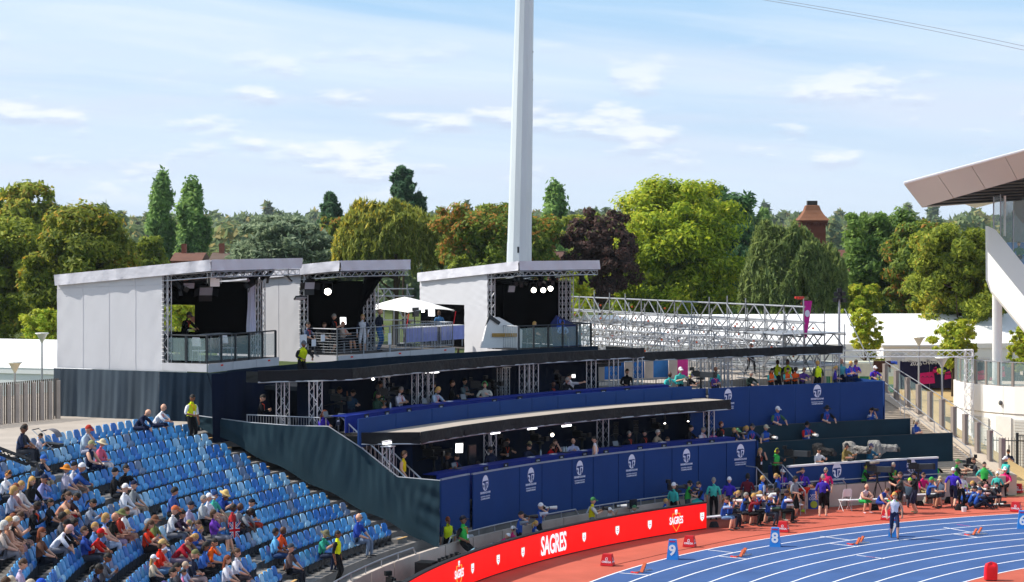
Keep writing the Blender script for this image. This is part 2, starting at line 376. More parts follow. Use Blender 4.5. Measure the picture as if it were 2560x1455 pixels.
# ------------------------------------------------------------------ seats
def seat_mesh(h, m):
    ms = []
    b = MB()                                        # back shell: curved sheet with rounded head
    def bk(u, v):
        x = (u-.5)*(.39 if v < .7 else .39-.12*((v-.7)/.3)**2); z = .40+.35*v; return (x, .12+.09*v-.9*x*x+.02, z)
    b.grid(bk, 6, 6); o = len(b.v)
    b.grid(lambda u, v: (bk(1-u, v)[0], bk(1-u, v)[1]+.03, bk(1-u, v)[2]), 6, 6)
    for i in range(6):
        b.add([bk(i/6, 1), bk((i+1)/6, 1), (bk((i+1)/6, 1)[0], bk((i+1)/6, 1)[1]+.03, .75), (bk(i/6, 1)[0], bk(i/6, 1)[1]+.03, .75)], [(0, 1, 2, 3)])
        for e, fl in ((0, 1), (1, 0)):
            p, q = bk(e, i/6), bk(e, (i+1)/6); f = [p, (p[0], p[1]+.03, p[2]), (q[0], q[1]+.03, q[2]), q]
            b.add(f if not fl else f[::-1], [(0, 1, 2, 3)])
    ms.append(('backrest', b))
    p = MB()                                        # tip-up pan, folded
    def pn(u, v):
        w = .36*math.sqrt(max(.2, 1-((v-.15)/.95)**4)); x = (u-.5)*w; return (x, .0+.02*v+.25*x*x-.03*math.sin(PI*v), .325+.20*v)
    p.grid(pn, 6, 5); p.grid(lambda u, v: (pn(1-u, v)[0], pn(1-u, v)[1]+.05, pn(1-u, v)[2]), 6, 5)
    for i in range(6): p.add([pn(i/6, 1), pn((i+1)/6, 1), (pn((i+1)/6, 1)[0], pn((i+1)/6, 1)[1]+.05, .525), (pn(i/6, 1)[0], pn(i/6, 1)[1]+.05, .525)], [(0, 1, 2, 3)])
    for i in range(5):
        for e, fl in ((0, 1), (1, 0)):
            a, q = pn(e, i/5), pn(e, (i+1)/5); f = [a, (a[0], a[1]+.05, a[2]), (q[0], q[1]+.05, q[2]), q]; p.add(f if not fl else f[::-1], [(0, 1, 2, 3)])
    ms.append(('seat_pan', p))
    g = MB(); g.box((-.15, .07, .24), (.03, .17, .26)); g.box((.15, .07, .24), (.03, .17, .26)); g.box((0, .12, .12), (.07, .07, .24)); g.box((0, .06, .03), (.13, .18, .05))
    ms.append(('bracket', g))
    return ms
M_SEATS = {n: mat('seat plastic '+n, c, .38, .45, var=.16, scale=2.2) for n, c in (('mid', (.055, .28, .62)), ('deep', (.030, .175, .54)), ('bright', (.095, .38, .74)), ('pale', (.32, .57, .78)), ('faded', (.16, .23, .37)))}
M_BRK = mat('grey seat bracket', '#3c4046', .6, .3, var=.1)
SEATM = {}
raw = seat_mesh(None, None)
for n, m in M_SEATS.items(): SEATM[n] = [(nm, b.mesh(nm, M_BRK if nm == 'bracket' else m, None, nm != 'bracket')) for nm, b in raw]
SEATLAB = {'mid': 'blue plastic tip-up stadium seat in the curved rows', 'deep': 'deep blue plastic tip-up stadium seat in the curved rows', 'bright': 'bright blue plastic tip-up stadium seat in the curved rows',
           'pale': 'pale faded blue plastic tip-up seat in the curved rows', 'faded': 'grey-blue weathered plastic tip-up seat in the curved rows'}
def seat_slots():
    out = []
    for k in range(NROW):
        R = row_R(k)+.52
        for (ta, tb) in ((SEC_R+.35, AISLE-.95), (AISLE+.95, 189.0)):
            n = int((tb-ta)*PI/180*R/.5)
            for i in range(n+1): out.append((k, ta+(tb-ta)*i/n, R))
    return out
SEATS = []
for k, th, R in seat_slots():
    p = pol(th, R, row_z(k)); px, py = 1280+F*p.x/p.y, YH+(H-p.z-.3)*F/p.y
    if -40 < px < 1100 and py < 1500: SEATS.append((k, th, R, p, px, py))
def build_seats():
    r2 = random.Random(5); vis = sorted(SEATS, key=lambda s: (0 if (-8 < s[4] < 1090 and s[5] < 1462) else 1, s[3].y))
    rest = MB(); mats = list(M_SEATS.values())+[M_BRK]
    wts = (('mid', 34), ('deep', 26), ('bright', 22), ('pale', 10), ('faded', 8))
    for i, (k, th, R, p, px, py) in enumerate(vis):
        n = r2.choices([w[0] for w in wts], [w[1] for w in wts])[0]
        rz = R_(th-90)+R_(r2.uniform(-1.5, 1.5))
        if i < 300:
            t = thing('stadium_seat', SEATLAB[n], 'seat', p, rz, 'seats of the stand: '+n)
            for nm, me in SEATM[n]: obj(nm, me, t)
        else:
            M = Matrix.Translation(p) @ Matrix.Rotation(rz, 4, 'Z')
            for nm, b in raw:
                rest.add([M @ Vector(v) for v in b.v], b.f, 5 if nm == 'bracket' else list(M_SEATS).index(n))
    if rest.v:
        o = obj('stadium_seat_rows', rest.mesh('stadium_seat_rows', mats, None, True), kind='stuff'); tag(o, 'further blue plastic seats of the same curved rows', 'seats')
build_seats()
# ------------------------------------------------------------------ logo of the championships
def logo_meshes(s):
    d = tile(ell(.21*s, .29*s, 28)).mesh('emblem', M_LITW)
    b = MB()
    z = .005
    for pts in ([(-.205, .02), (-.16, .075), (.14, .085), (.20, .04), (.12, .03), (.02, .035), (.015, -.26), (-.03, -.25), (-.075, -.12), (-.06, -.03), (-.10, .0)],
                [(.075, .0), (.13, -.02), (.15, -.10), (.10, -.13), (.12, -.22), (.075, -.25), (.05, -.12)], [(-.20, -.06), (-.15, -.05), (-.12, -.12), (-.15, -.18), (-.19, -.12)]):
        b.prism([(x*s, y*s, z) for x, y in pts], (0, 0, .003))
    hd = b.mesh('bull_head', M_BLUE)
    return d, hd, text_mesh('BIRMINGHAM', .115*s, bold=.002), text_mesh('EUROPEAN ATHLETICS', .062*s, bold=.001), text_mesh('CHAMPIONSHIPS', .082*s, bold=.0015)
LOGO = {s: logo_meshes(s) for s in (1.0, 1.15)}
def logo(parent, p, x, s=1.0):
    x = Vector(x).normalized(); n = x.cross(Vector((0, 0, 1)))
    ms = LOGO[s]; e = place('emblem', ms[0], M_LITW, parent, p+n*.006, x)
    for nm, me, dz in (('bull_head', ms[1], 0), ('lettering', ms[2], -.36), ('lettering', ms[3], -.50), ('lettering', ms[4], -.585)):
        W = Matrix.Translation((0, dz*s, .002)); o = obj(nm, me, e)
        if not me.materials: me.materials.append(M_LITW)
        o.matrix_basis = W
# ------------------------------------------------------------------ lower media deck
D1, D2 = 2.0, 4.2
T1a, T1b = 152.9, 125.2
RP1 = 41.15
w1 = thing('media_wall', 'blue panelled wall with white championship emblems along the lower media deck', 'wall', pol(140, RP1, .93))
ts = [152.9, 150.0]
edges = [rp(x, RP1) for x in (1299, 1355, 1430, 1483, 1546, 1610, 1680, 1746, 1816)]
ts += [th_of(p) for p in edges]+[T1b]
for i, (a, b) in enumerate(zip(ts[:-1], ts[1:])):
    off = .12 if i == 0 else 0.0
    part('panel', MB().arc(RP1+off, RP1+off+.05, a-.03, b+.03, .95, 3.0, 2), M_BLUE, w1)
part('top_strip', MB().arc(RP1-.015, RP1+.07, ts[1], T1b, 3.003, 3.06, 12), mat('pale capping strip', '#8d97a8', .6, .3), w1)
part('top_strip', MB().arc(RP1+.10, RP1+.19, ts[0], ts[1]+.05, 3.003, 3.06, 2), MATS['pale capping strip'], w1)
part('end_panel', MB().hexa(pol(T1a+.12, RP1+.1, .95), radial(T1a)*3.0, tang(T1a)*.06, Vector((0, 0, 2.05))), M_BLUE, w1)
part('end_panel', MB().hexa(pol(T1b-.12, RP1, .95), radial(T1b)*3.2, tang(T1b)*.06, Vector((0, 0, 2.05))), M_BLUE, w1)
for px in (1213, 1327, 1449, 1579, 1716, 1851):
    p = rp(px, RP1); logo(w1, Vector((p.x, p.y, 2.62)), tang(th_of(p)))
struct('media_deck_floor', MB().arc(RP1+.2, 44.6, T1a, T1b, D1-.12, D1, 14), M_DECK)
dk = thing('media_desk', 'long bright blue desk with country name plates behind the emblem wall', 'desk', pol(140, 41.8, D1))
t = T1a-.5
while t > T1b+1.2:
    t1 = max(t-3.0, T1b+1)
    part('desk_front', MB().arc(41.65, 41.69, t, t1+.03, D1, 3.12, 2), M_DESK, dk); part('desk_top', MB().arc(41.62, 42.25, t, t1+.02, 3.123, 3.15, 2), M_DESK, dk)
    t = t1
M_PLATE = mat('dark name plate', '#10182c', .5, .3)
for px, s in ((1215, 'CZE'), (1265, 'IRL'), (1345, 'ESPN'), (1404, 'FRA'), (1462, 'SWE'), (1515, 'SVK'), (1600, 'NOR'), (1660, 'SUI'), (1723, 'FIN'), (1780, 'ITA')):
    p = rp(px, 41.62); x = tang(th_of(p)); pl = place('name_plate', tile([(-.16, -.12), (.16, -.12), (.16, .12), (-.16, .12)]).mesh('name_plate', M_PLATE), M_PLATE, dk, Vector((p.x, p.y, 3.02)), x)
    o = obj('lettering', text_mesh(s, .09), pl, (0, .03, .006)); o.data.materials.append(M_LITW)
bw = thing('back_drape', 'dark navy cloth backdrop of the lower media deck', 'drape', pol(140, 44.6, D1))
part('drape', MB().arc(44.55, 44.62, 153.6, T1b, D1, 4.55, 14), M_NAVY, bw)
part('drape', MB().hexa(pol(153.6, 42.2, D1-.3), radial(153.6)*2.3, tang(153.6)*.04, Vector((0, 0, 2.85))), M_NAVY, bw)
# ------------------------------------------------------------------ canopies
def canopy(name, lab, Rf, Rb, tlist, ztop, zback, fas, mtop, post):
    fr = [q if isinstance(q, tuple) else (q, Rf) for q in tlist]; c = thing(name, lab, 'canopy', pol(fr[len(fr)//2][0], Rf, ztop))
    for i, ((a, Ra), (b, Rc)) in enumerate(zip(fr[:-1], fr[1:])):
        P = [pol(a, Ra), pol(b, Rc), pol(b, Rb), pol(a, max(Rb, Ra+.5))]; zs = (ztop, ztop, zback, zback)
        mb = MB().add([(p.x, p.y, z) for p, z in zip(P, zs)]+[(p.x, p.y, z-.10) for p, z in zip(P, zs)], [(0, 1, 2, 3), (7, 6, 5, 4), (0, 4, 5, 1), (1, 5, 6, 2), (2, 6, 7, 3), (3, 7, 4, 0)])
        part('roof_sheet', mb, mtop, c)
        x = (P[1]-P[0]); n = Vector((x.y, -x.x, 0)).normalized()
        if n.dot(radial((a+b)/2)) > 0: n = -n
        rr = random.Random(i+int(Rf)); ph = [rr.uniform(0, 6) for _ in range(6)]
        Ln = x.length
        def fa(u, v, o=0):
            wv = .012*math.sin(u*Ln*7+ph[0]+v*3)+.010*math.sin(u*Ln*13+ph[1]-v*5)+.008*math.sin(u*Ln*3+ph[2]); sag = .02*math.sin(u*Ln*4+ph[3])*v
            q = P[0]+x*u+n*(.03+wv*(.3+v)+o); return (q.x, q.y, ztop+.03-(fas+sag)*v)
        nu = int(Ln*5)
        mb = MB(); mb.grid(fa, nu, 5); mb.grid(lambda u, v: fa(1-u, v, -.012), nu, 5)
        mb.add([fa(0, 0), fa(1, 0), tuple(Vector(fa(1, 0))-n*.09), tuple(Vector(fa(0, 0))-n*.09)], [(0, 1, 2, 3)])
        part('valance', mb, M_BTARP, c, smooth=True)
        q0 = P[0]+n*.0; q1 = P[1]+n*.0
        part('edge_tube', MB().tube((q0.x, q0.y, ztop-fas+.015), (q1.x, q1.y, ztop-fas+.015), .03), M_ALU, c)
    for th, Re in (fr[0], fr[-1]):      # end cloths
        a, b = pol(th, Re), pol(th, max(Rb, Re+.5))
        part('end_valance', MB().hexa((a.x, a.y, ztop-fas), b-a, tang(th)*.02, Vector((0, 0, fas))), M_BTARP, c)
    return c
K1 = [(155.2, R_of(rth(903, 155.2))), th_of(rp(1050, 41.8)), th_of(rp(1160, 41.8)), th_of(rp(1282, 41.8)), th_of(rp(1420, 41.8)), th_of(rp(1555, 41.8)), th_of(rp(1690, 41.8)), 126.4]
canopy('lower_canopy', 'long low canopy with beige top and black cloth edge over the lower media deck', 41.8, 44.9, K1, 4.74, 4.69, .40, M_BEIGE, None)
K2 = [(156.3, R_of(rth(645, 156.3))), th_of(rp(880, 45.0))]+[th_of(rp(x, 45.0)) for x in (1010, 1130, 1250, 1370, 1490, 1610)]
M_BROOF = mat('black roof sheet', '#15191c', .6, .3, var=.2, scale=.7)
canopy('upper_canopy', 'long black-edged canopy over the upper media deck below the studios', 45.0, 47.5, K2, 6.90, 6.64, .40, M_BROOF, None)
K3 = [131.6, th_of(rp(1640, 46.4)), th_of(rp(1790, 46.4)), th_of(rp(1950, 46.4)), th_of(rp(2106, 46.4))]
canopy('far_canopy', 'black-edged canopy over the open upper deck by the scaffold', 46.4, 49.0, K3, 6.6, 6.46, .36, M_BROOF, None)
# lattice legs
def leg(px, R, z0, z1, w=.30, lab='', grp=None):
    p = rp(px, R); t = thing('truss_leg', lab, 'truss', (p.x, p.y, z0), R_(th_of(p)-90), grp)
    h = w/2
    for sx, sy in ((-h, -h), (h, -h), (h, h), (-h, h)):
        part('chord', MB().tube((sx, sy, 0), (sx, sy, z1-z0), .024, n=6), M_ALU, t, world=False)
    mb = MB(); n = max(2, round((z1-z0)/(w*1.1))); cs = [(-h, -h), (h, -h), (h, h), (-h, h)]
    for i in range(n):
        for k in range(4):
            a, b = cs[k], cs[(k+1) % 4]
            if i % 2: a, b = b, a
            mb.tube((*a, (z1-z0)*i/n), (*b, (z1-z0)*(i+1)/n), .012, n=4)
    part('lacing', mb, M_ALU, t, world=False)
    part('head_plate', MB().box((0, 0, z1-z0+.01), (w+.1, w+.1, .03)), M_ALU, t, world=False)
    part('base_plate', MB().box((0, 0, .012), (w+.12, w+.12, .024)), M_STEEL, t, world=False)
for px in (1225, 1507): leg(px, 43.2, D1, 4.30, .34, 'aluminium lattice leg holding up the lower canopy among the media desks', 'legs under the lower canopy')
leg(970, 42.6, D1, 4.30, .30, 'aluminium lattice leg behind the stair rail at the lower deck end', 'legs under the lower canopy')
leg(1772, 42.4, D1, 4.30, .32, 'aluminium lattice leg at the open end of the lower canopy')
for px in (707, 789): leg(px, R_of(rth(px, 155.0)), D2-.3, 6.54, .34, 'aluminium lattice leg beside the upper canopy end above the dark screen', 'legs under the upper canopy end')
for px in (1043, 1070, 1311, 1333): leg(px, 45.4, D2, 6.48, .30, 'aluminium lattice leg in a pair holding up the upper canopy', 'legs under the upper canopy')
for px in (960, 1255, 1262): leg(px, 47.0, D2, 6.25, .28, 'aluminium lattice leg at the back of the upper canopy', 'rear legs under the upper canopy')
for px in (1478, 1534, 1594): leg(px, 45.5, D2, 6.5, .28, 'aluminium lattice leg near the open end of the upper canopy', 'legs by the pale screens')
for px in (1752, 1782, 1802, 1820): leg(px, 46.9, D2, 6.2, .26, 'aluminium lattice leg holding up the far canopy', 'legs under the far canopy')
for px in (2042, 2090): leg(px, 46.9, D2, 6.2, .24, 'slim aluminium lattice leg at the end of the far canopy', 'end legs under the far canopy')
# ------------------------------------------------------------------ upper media deck
struct('upper_deck_floor', MB().arc(43.75, 49.8, 155.6, 113.2, D2-.12, D2, 20), M_DECK)
w2 = thing('upper_parapet', 'blue cloth parapet of the upper media deck above the lower canopy', 'wall', pol(140, 43.6, 4.3))
ts = [155.5]+[th_of(rp(x, 43.6)) for x in (990, 1080, 1170, 1250, 1330, 1395, 1465, 1540, 1610, 1680)]+[127.2]
for a, b in zip(ts[:-1], ts[1:]): part('panel', MB().arc(43.6, 43.65, a-.02, b+.02, 4.25, 5.27, 2), M_BLUE, w2)
w3 = thing('tall_blue_wall', 'tall blue wall with two white emblems beside the upper deck', 'wall', pol(120, 43.6, 3.2))
ts = [127.15]+[th_of(rp(x, 43.6)) for x in (1772, 1873, 1988, 2100)]+[113.1]
for i, (a, b) in enumerate(zip(ts[:-1], ts[1:])): part('panel', MB().arc(43.6+(.18 if i == 0 else 0), 43.65+(.18 if i == 0 else 0), a-.02, b+.02, 3.0, 5.12, 2), M_BLUE, w3)
part('end_panel', MB().hexa(pol(113.05, 43.6, 3.0), radial(113)*4.2, tang(113)*.05, Vector((0, 0, 2.12))), M_BLUE, w3)
for px in (1820, 2043):
    p = rp(px, 43.6); logo(w3, Vector((p.x, p.y, 4.78)), tang(th_of(p)))
d2 = thing('upper_desk', 'long bright blue desk of the upper media deck', 'desk', pol(140, 44.3, D2))
t = 155.2
while t > 128.2:
    t1 = max(t-3.0, 128)
    part('desk_front', MB().arc(44.25, 44.29, t, t1+.03, D2, 5.30, 2), M_DESK, d2); part('desk_top', MB().arc(44.22, 44.85, t, t1+.02, 5.303, 5.33, 2), M_DESK, d2); t = t1
for px, s in ((845, 'SWE'), (917, 'GBR'), (968, 'GER'), (1023, 'POL'), (1103, 'FRA'), (1236, 'ESP'), (1300, 'ITA'), (1446, 'NED'), (1509, 'POR'), (1568, 'BEL')):
    p = rp(px, 44.22); x = tang(th_of(p)); pl = place('name_plate', tile([(-.16, -.13), (.16, -.13), (.16, .13), (-.16, .13)]).mesh('name_plate', M_PLATE), M_PLATE, d2, Vector((p.x, p.y, 5.18)), x)
    o = obj('lettering', text_mesh(s, .09), pl, (0, .03, .006)); o.data.materials.append(M_LITW)
b2 = thing('upper_back_drape', 'dark navy cloth backdrop of the upper media deck under the studios', 'drape', pol(145, 48.1, D2))
def drape(mb, R, t0, t1, z0, z1, seed, amp=.07):
    rr = random.Random(seed); ph = [rr.uniform(0, 6) for _ in range(5)]; Ln = abs(t1-t0)*PI/180*R; nu = int(Ln*6)
    def f(u, v):
        th = t0+(t1-t0)*u; w = amp*(math.sin(u*Ln*2.1+ph[0]+.8*v)+.6*math.sin(u*Ln*4.7+ph[1]-v*1.3)+.4*math.sin(u*Ln*8.3+ph[2])); return tuple(pol(th, R+w*(.4+.6*(1-v)), z1+(z0-z1)*v))
    mb.grid(f, nu, 8); return mb
part('drape', drape(MB(), 47.5, 152.6, 129.8, D2, 6.56, 3), M_NAVY, b2, smooth=True)
# ------------------------------------------------------------------ dark mesh screen along the stair at the seat edge
M_SCRIM = mat('dark green mesh sheet', (0.016, 0.040, 0.056), .85, .12, var=.12, scale=.9, bump=.2, bscale=4, stretch=(1.4, 1.4, .4))
def scrim():
    s = thing('mesh_screen', 'dark green mesh sheet stretched along the stair beside the blue seats', 'screen', pol(155.5, 45, 2))
    top = [(40.3, 3.25), (41.95, 3.3), (43.4, 4.25), (44.76, 4.98), (46.2, 4.95), (48, 5.0), (50.0, 5.15), (50.7, 5.2)]
    def tz(R): return float(np.interp(R, [a for a, _ in top], [b for _, b in top]))
    def f(u, v):
        R = 40.3+10.2*u; zb = .95+RISE*(R-40.6)/STEP_T+.05+.10*math.sin(R*3)*(.5 if R > 41 else 0); z = tz(R)+(zb-tz(R))*v
        w = .022*math.sin(R*1.9+v*2)+.014*math.sin(R*4.1-v*3+1)+.013*math.sin(R*11+v*3+3*math.sin(R*.9+v*1.5))*(1.1-v)*(.6+.4*math.sin(R*2.3))+.006*math.sin(R*19-v*5+2*math.sin(R*1.3+v*3))*(1.1-v)+.008*math.sin(R*5.3+v*9+2*math.sin(R*1.1))+.03*math.exp(-((R-40.6)/.5)**2)*math.sin(v*22+R*3); w *= .3+math.sin(PI*min(1, v*.9+.1))
        p = pol(155.75-.0*u, R, z)+tang(155.75)*w; return tuple(p)
    part('sheet', MB().grid(f, 340, 40), M_SCRIM, s, smooth=True)
    part('head_rail', MB().path([tuple(pol(155.7, a, b)+tang(155.7)*.04) for a, b in top], .022), M_STEEL, s)
    for R in (40.4, 43.4, 45.6, 47.8, 50.2): part('post', MB().tube(tuple(pol(155.6, R, .9+.39*(R-40.6))+tang(155.6)*.06), tuple(pol(155.6, R, tz(R))+tang(155.6)*.06), .024), M_STEEL, s)
scrim()
def stair_rails():
    s = thing('deck_stair', 'galvanised stair with sloping barred rails down to the lower media deck', 'stair', pol(154.6, 43, D1))
    for th in (154.9, 153.75):
        a, b = pol(th, 44.6, D2+1.1), pol(th, 41.7, D1+1.05); a0, b0 = pol(th, 44.6, D2+.1), pol(th, 41.7, D1+.15)
        mb = MB().tube(a, b, .028).tube(a0, b0, .02).tube(pol(th, 45.2, D2+1.1), a, .028).tube(pol(th, 45.2, D2), pol(th, 45.2, D2+1.1), .028).tube(b, pol(th, 41.7, D1), .028)
        part('handrail', mb, M_ALU, s); mb = MB()
        for i in range(1, 16):
            u = i/16; mb.tube(a.lerp(b, u), a0.lerp(b0, u), .013, n=5)
        part('baluster_row', mb, M_ALU, s, kind='stuff')
    for i in range(8):
        R = 44.5-.36*i; part('tread', MB().arc(R-.3, R, 154.85, 153.8, D2-.27*(i+1), D2-.27*(i+1)+.04, 1), M_STEEL, s)
stair_rails()
# ------------------------------------------------------------------ rails
def bar_rail(t, pts, h=1.08, bars=True, cables=0, r=.022, m=None, gap=.11):
    m = m or M_STEEL
    for a, b in zip(pts[:-1], pts[1:]):
        a, b = Vector(a), Vector(b); L = (b-a).length; up = Vector((0, 0, 1)); mb = MB().tube(a+up*h, b+up*h, r)
        if bars: mb.tube(a+up*.1, b+up*.1, r*.8)
        part('rail', mb, m, t)
        n = max(1, round(L/2.0))
        for i in range(n+1):
            p = a.lerp(b, i/n); part('post', MB().tube(p, p+up*(h+.02), r*1.15), m, t)
        if bars:
            mb = MB(); k = int(L/gap)
            for i in range(1, k): p = a.lerp(b, i/k); mb.tube(p+up*.1, p+up*h, .009, n=4)
            part('baluster_row', mb, m, t, kind='stuff')
        for c in range(cables): part('cable', MB().tube(a+up*(.12+(h-.2)*c/cables), b+up*(.12+(h-.2)*c/cables), .007, n=4), m, t)
def glass_rail(t, pts, h=1.08, pane=.95, mp=None):
    mp = mp or M_DKSTEEL; up = Vector((0, 0, 1))
    for a, b in zip(pts[:-1], pts[1:]):
        a, b = Vector(a), Vector(b); d = b-a; L = d.length; d.normalize(); n = max(1, round(L/pane)); s = d.cross(up)
        part('rail', MB().tube(a+up*h, b+up*h, .03), mp, t)
        for i in range(n+1):
            p = a.lerp(b, i/n); part('post', MB().hexa(p-d*.035-s*.035, d*.07, s*.07, up*h), mp, t)
        for i in range(n):
            p, q = a.lerp(b, i/n)+d*.07, a.lerp(b, (i+1)/n)-d*.07; part('pane', MB().hexa(p+up*.10-s*.006, q-p, s*.012, up*(h-.2)), M_GLASS, t)
# ------------------------------------------------------------------ broadcast studios on the top deck
M_TARP = mat('white tarpaulin', '#c8c9cf', .55, .3, var=.04, scale=.6, bump=.18, bscale=2.2)
M_TARPV = mat('white tarpaulin valance', '#cfcfd8', .5, .35, var=.05, scale=.8, bump=.7, bscale=2.6)
M_FAS = mat('grey deck edge board', '#c3c3c8', .7, .3, var=.08, scale=2)
M_SCRIM_LIT = mat('sunlit navy mesh sheet', (0.052, 0.072, 0.095), .8, .15, var=.2, scale=.7, bump=.2, bscale=3, stretch=(1.2, 1.2, .4))  # lighter copy of the navy mesh, sunlight put into its colour
M_SCRIM3 = mat('navy mesh sheet', (0.006, 0.018, 0.036), .8, .12, var=.2, scale=.8, bump=.3, bscale=3)
M_REDTAG = mat('red tape', '#e0331f')
UP = Vector((0, 0, 1))
def wrinkle(p0, u, v, n, amp, seed, nu=40, nv=24, edge=.5):
    rr = random.Random(seed); ph = [rr.uniform(0, 6.3) for _ in range(10)]; Lu, Lv = u.length, v.length
    def f(a, b):
        w = .35*math.sin(a*Lu*1.3+ph[0]+b*2)+.3*math.sin(b*Lv*2.1+ph[1]+a*1.5)
        e = math.exp(-8*(1-a))+math.exp(-8*a)+.6*math.exp(-7*b)+.6*math.exp(-7*(1-b))
        w += e*edge*(math.sin(b*Lv*9+a*Lu*6+ph[2])+.7*math.sin(b*Lv*6-a*Lu*8+ph[3])+.5*math.sin(a*Lu*11+ph[4]))
        return tuple(p0+u*a+v*b+n*(amp*w))
    return MB().grid(f, nu, nv)
class Fr:
    def __init__(s, th, R, z): s.o = pol(th, R, z); s.u = tang(th); s.v = radial(th)
    def p(s, u, v, w=0): return s.o+s.u*u+s.v*v+UP*w
def studio(name, lab, th, R, zf, wroof, wdeck, depth, zrf, zrb, seed, opening=None, window=None, roof0=-.15, wallfront=2.0):
    f = Fr(th, R, zf); t = thing(name, lab, 'studio', f.p(0, 0)); B = lambda a, b, c, d, e, g: MB().hexa(f.p(a, c, e-zf), f.u*(b-a), f.v*(d-c), UP*(g-e))
    hf, hb = zrf-zf, zrb-zf; sl = (hb-hf)/depth
    top = lambda v: hf+sl*v
    # deck
    part('deck_floor', B(0, wdeck, 0, depth, zf-.06, zf), M_DECK, t)
    n = max(2, round(wdeck/1.6))
    for i in range(n):
        fb = part('deck_edge', B(wdeck*i/n+.015, wdeck*(i+1)/n-.015, -.05, -.004, zf-.32, zf+.0), M_FAS, t)
        if i % 2 == 0: part('tape', B(wdeck*(i+.5)/n, wdeck*(i+.5)/n+.16, -.056, -.05, zf-.12, zf-.06), M_REDTAG, fb)
    part('deck_edge', B(-.05, -.004, 0, wallfront, zf-.3, zf+.0), M_FAS, t)
    # side wall of tarpaulin
    v0, v1 = wallfront, depth
    def side(va, vb, za, zb_, nm='side_wall'):
        P = lambda a, b: f.p(0, vb+(va-vb)*a, za+((top(vb+(va-vb)*a)-.3 if zb_ is None else zb_)-za)*b)
        rr = random.Random(seed); ph = [rr.uniform(0, 6.3) for _ in range(8)]
        def g(a, b):
            e = math.exp(-9*(1-a))+.8*math.exp(-9*a)+.6*math.exp(-7*(1-b))+.35*math.exp(-7*b)
            Lu, Lv = abs(vb-va), 3.5; w = .25*math.sin(a*Lu*1.2+ph[0]+b*2)+e*(math.sin(b*Lv*8+a*Lu*7+ph[1])+.7*math.sin(b*Lv*5-a*Lu*9+ph[2])+.6*math.sin(a*Lu*10+ph[3]))
            return tuple(P(a, b)-f.u*(.02+.006*w))
        part(nm, MB().grid(g, 44, 30), M_TARP, t, smooth=True)
    if opening is None:
        side(v0, v1, -.32, None)
        for k in (1, 2, 3): vv = v0+(v1-v0)*k/4; part('seam', MB().tube(f.p(-.03, vv, -.3), f.p(-.03, vv, top(vv)-.42), .005, n=4), M_TARP, t)
        part('seam', MB().tube(f.p(-.03, v0, 2.95), f.p(-.03, v1, 2.75), .005, n=4), M_TARP, t)
        for k in range(22): q = f.p(-.03, v0+.03, -.2+3.3*k/21); part('lacing_hook', MB().tube(q, q-f.v*.10, .012, n=4), M_WHITE, t)
    else:
        va, zo = opening; side(v0, va, -.32, zo); side(v0, v1, zo, None)
        part('side_lining', B(.03, .05, va, v1, zf, zf+zo), M_BLACK, t)
    # roof slab and its valances
    r0, r1 = roof0, wroof; ov = .25
    vs = [f.p(r0, -ov, top(-ov)), f.p(r1, -ov, top(-ov)), f.p(r1, depth, top(depth)), f.p(r0, depth, top(depth))]
    part('roof_sheet', MB().add([tuple(q) for q in vs]+[tuple(q-UP*.06) for q in vs], [(0, 1, 2, 3), (7, 6, 5, 4), (0, 4, 5, 1), (1, 5, 6, 2), (2, 6, 7, 3), (3, 7, 4, 0)]), M_TARP, t)
    part('ceiling', MB().poly([tuple(q-UP*.34) for q in vs][::-1]), M_BLACK, t)
    hv = .42
    mb = wrinkle(f.p(r0, -ov-.03, top(-ov)+.02-hv), f.u*(r1-r0), UP*hv, f.v*-1, .018, seed+1, 50, 6, .8); part('front_valance', mb, M_TARPV, t, smooth=True)
    a, b = f.p(r0-.03, depth, top(depth)+.02-hv), f.p(r0-.03, -ov, top(-ov)+.02-hv)
    mb = wrinkle(a, b-a, UP*hv, f.u*-1, .018, seed+2, 60, 6, .8); part('side_valance', mb, M_TARPV, t, smooth=True)
    part('eave_truss', truss(MB(), f.p(r0+.1, -ov+.12, top(0)-.52), f.p(r1-.1, -ov+.12, top(0)-.52), .2, .02, .01, UP), M_ALU, t)
    part('eave_truss', truss(MB(), f.p(.12, -ov+.1, top(0)-.52), f.p(.12, v0, top(v0)-.5), .2, .02, .01, UP), M_ALU, t)
    for uu in (1.3, 2.6, 3.9): 
        if uu < wroof-.3: part('ceiling_truss', truss(MB(), f.p(uu, 0, top(0)-.55), f.p(uu, depth-.6, top(depth)-.5), .2, .018, .009, UP), M_DKSTEEL, t)
    # black lining
    if window:
        va, vb, za, zb = window; U = (wroof-.05, wroof-.01)
        part('inner_lining', B(*U, 1.6, va, zf, zf+top(depth)-.34), M_BLACK, t); part('inner_lining', B(*U, va, vb, zf, zf+za), M_BLACK, t); part('inner_lining', B(*U, va, vb, zf+zb, zf+top(depth)-.34), M_BLACK, t)
    else: part('inner_lining', B(wroof-.05, wroof-.01, 1.6, depth-.44, zf, zf+top(depth)-.34), M_BLACK, t)
    part('back_lining', B(.05, wroof-.06, depth-.5, depth-.46, zf, zf+top(depth)-.34), M_BLACK, t)
    part('inner_lining', B(.03, .06, v0+.1, depth-.5, zf if opening is None else zf+opening[1], zf+top(depth)-.34), M_BLACK, t)
    # lattice columns
    for u, v in ((.12, v0-.12), (wroof-.7, 1.5), (wroof-.2, 1.5)):
        part('column', truss(MB(), f.p(u, v, -.3), f.p(u, v, top(v)-.4), .22, .022, .011, f.u), M_ALU, t)
    return t, f, top
S1, F1, top1 = studio('studio_cabin', 'largest white tarpaulin studio with a glass balcony at the end of the seats', 154.6, 50.45, 7.02, 6.35, 5.0, 6.9, 10.88, 10.28, 11, window=(4.8, 6.35, .85, 1.95))
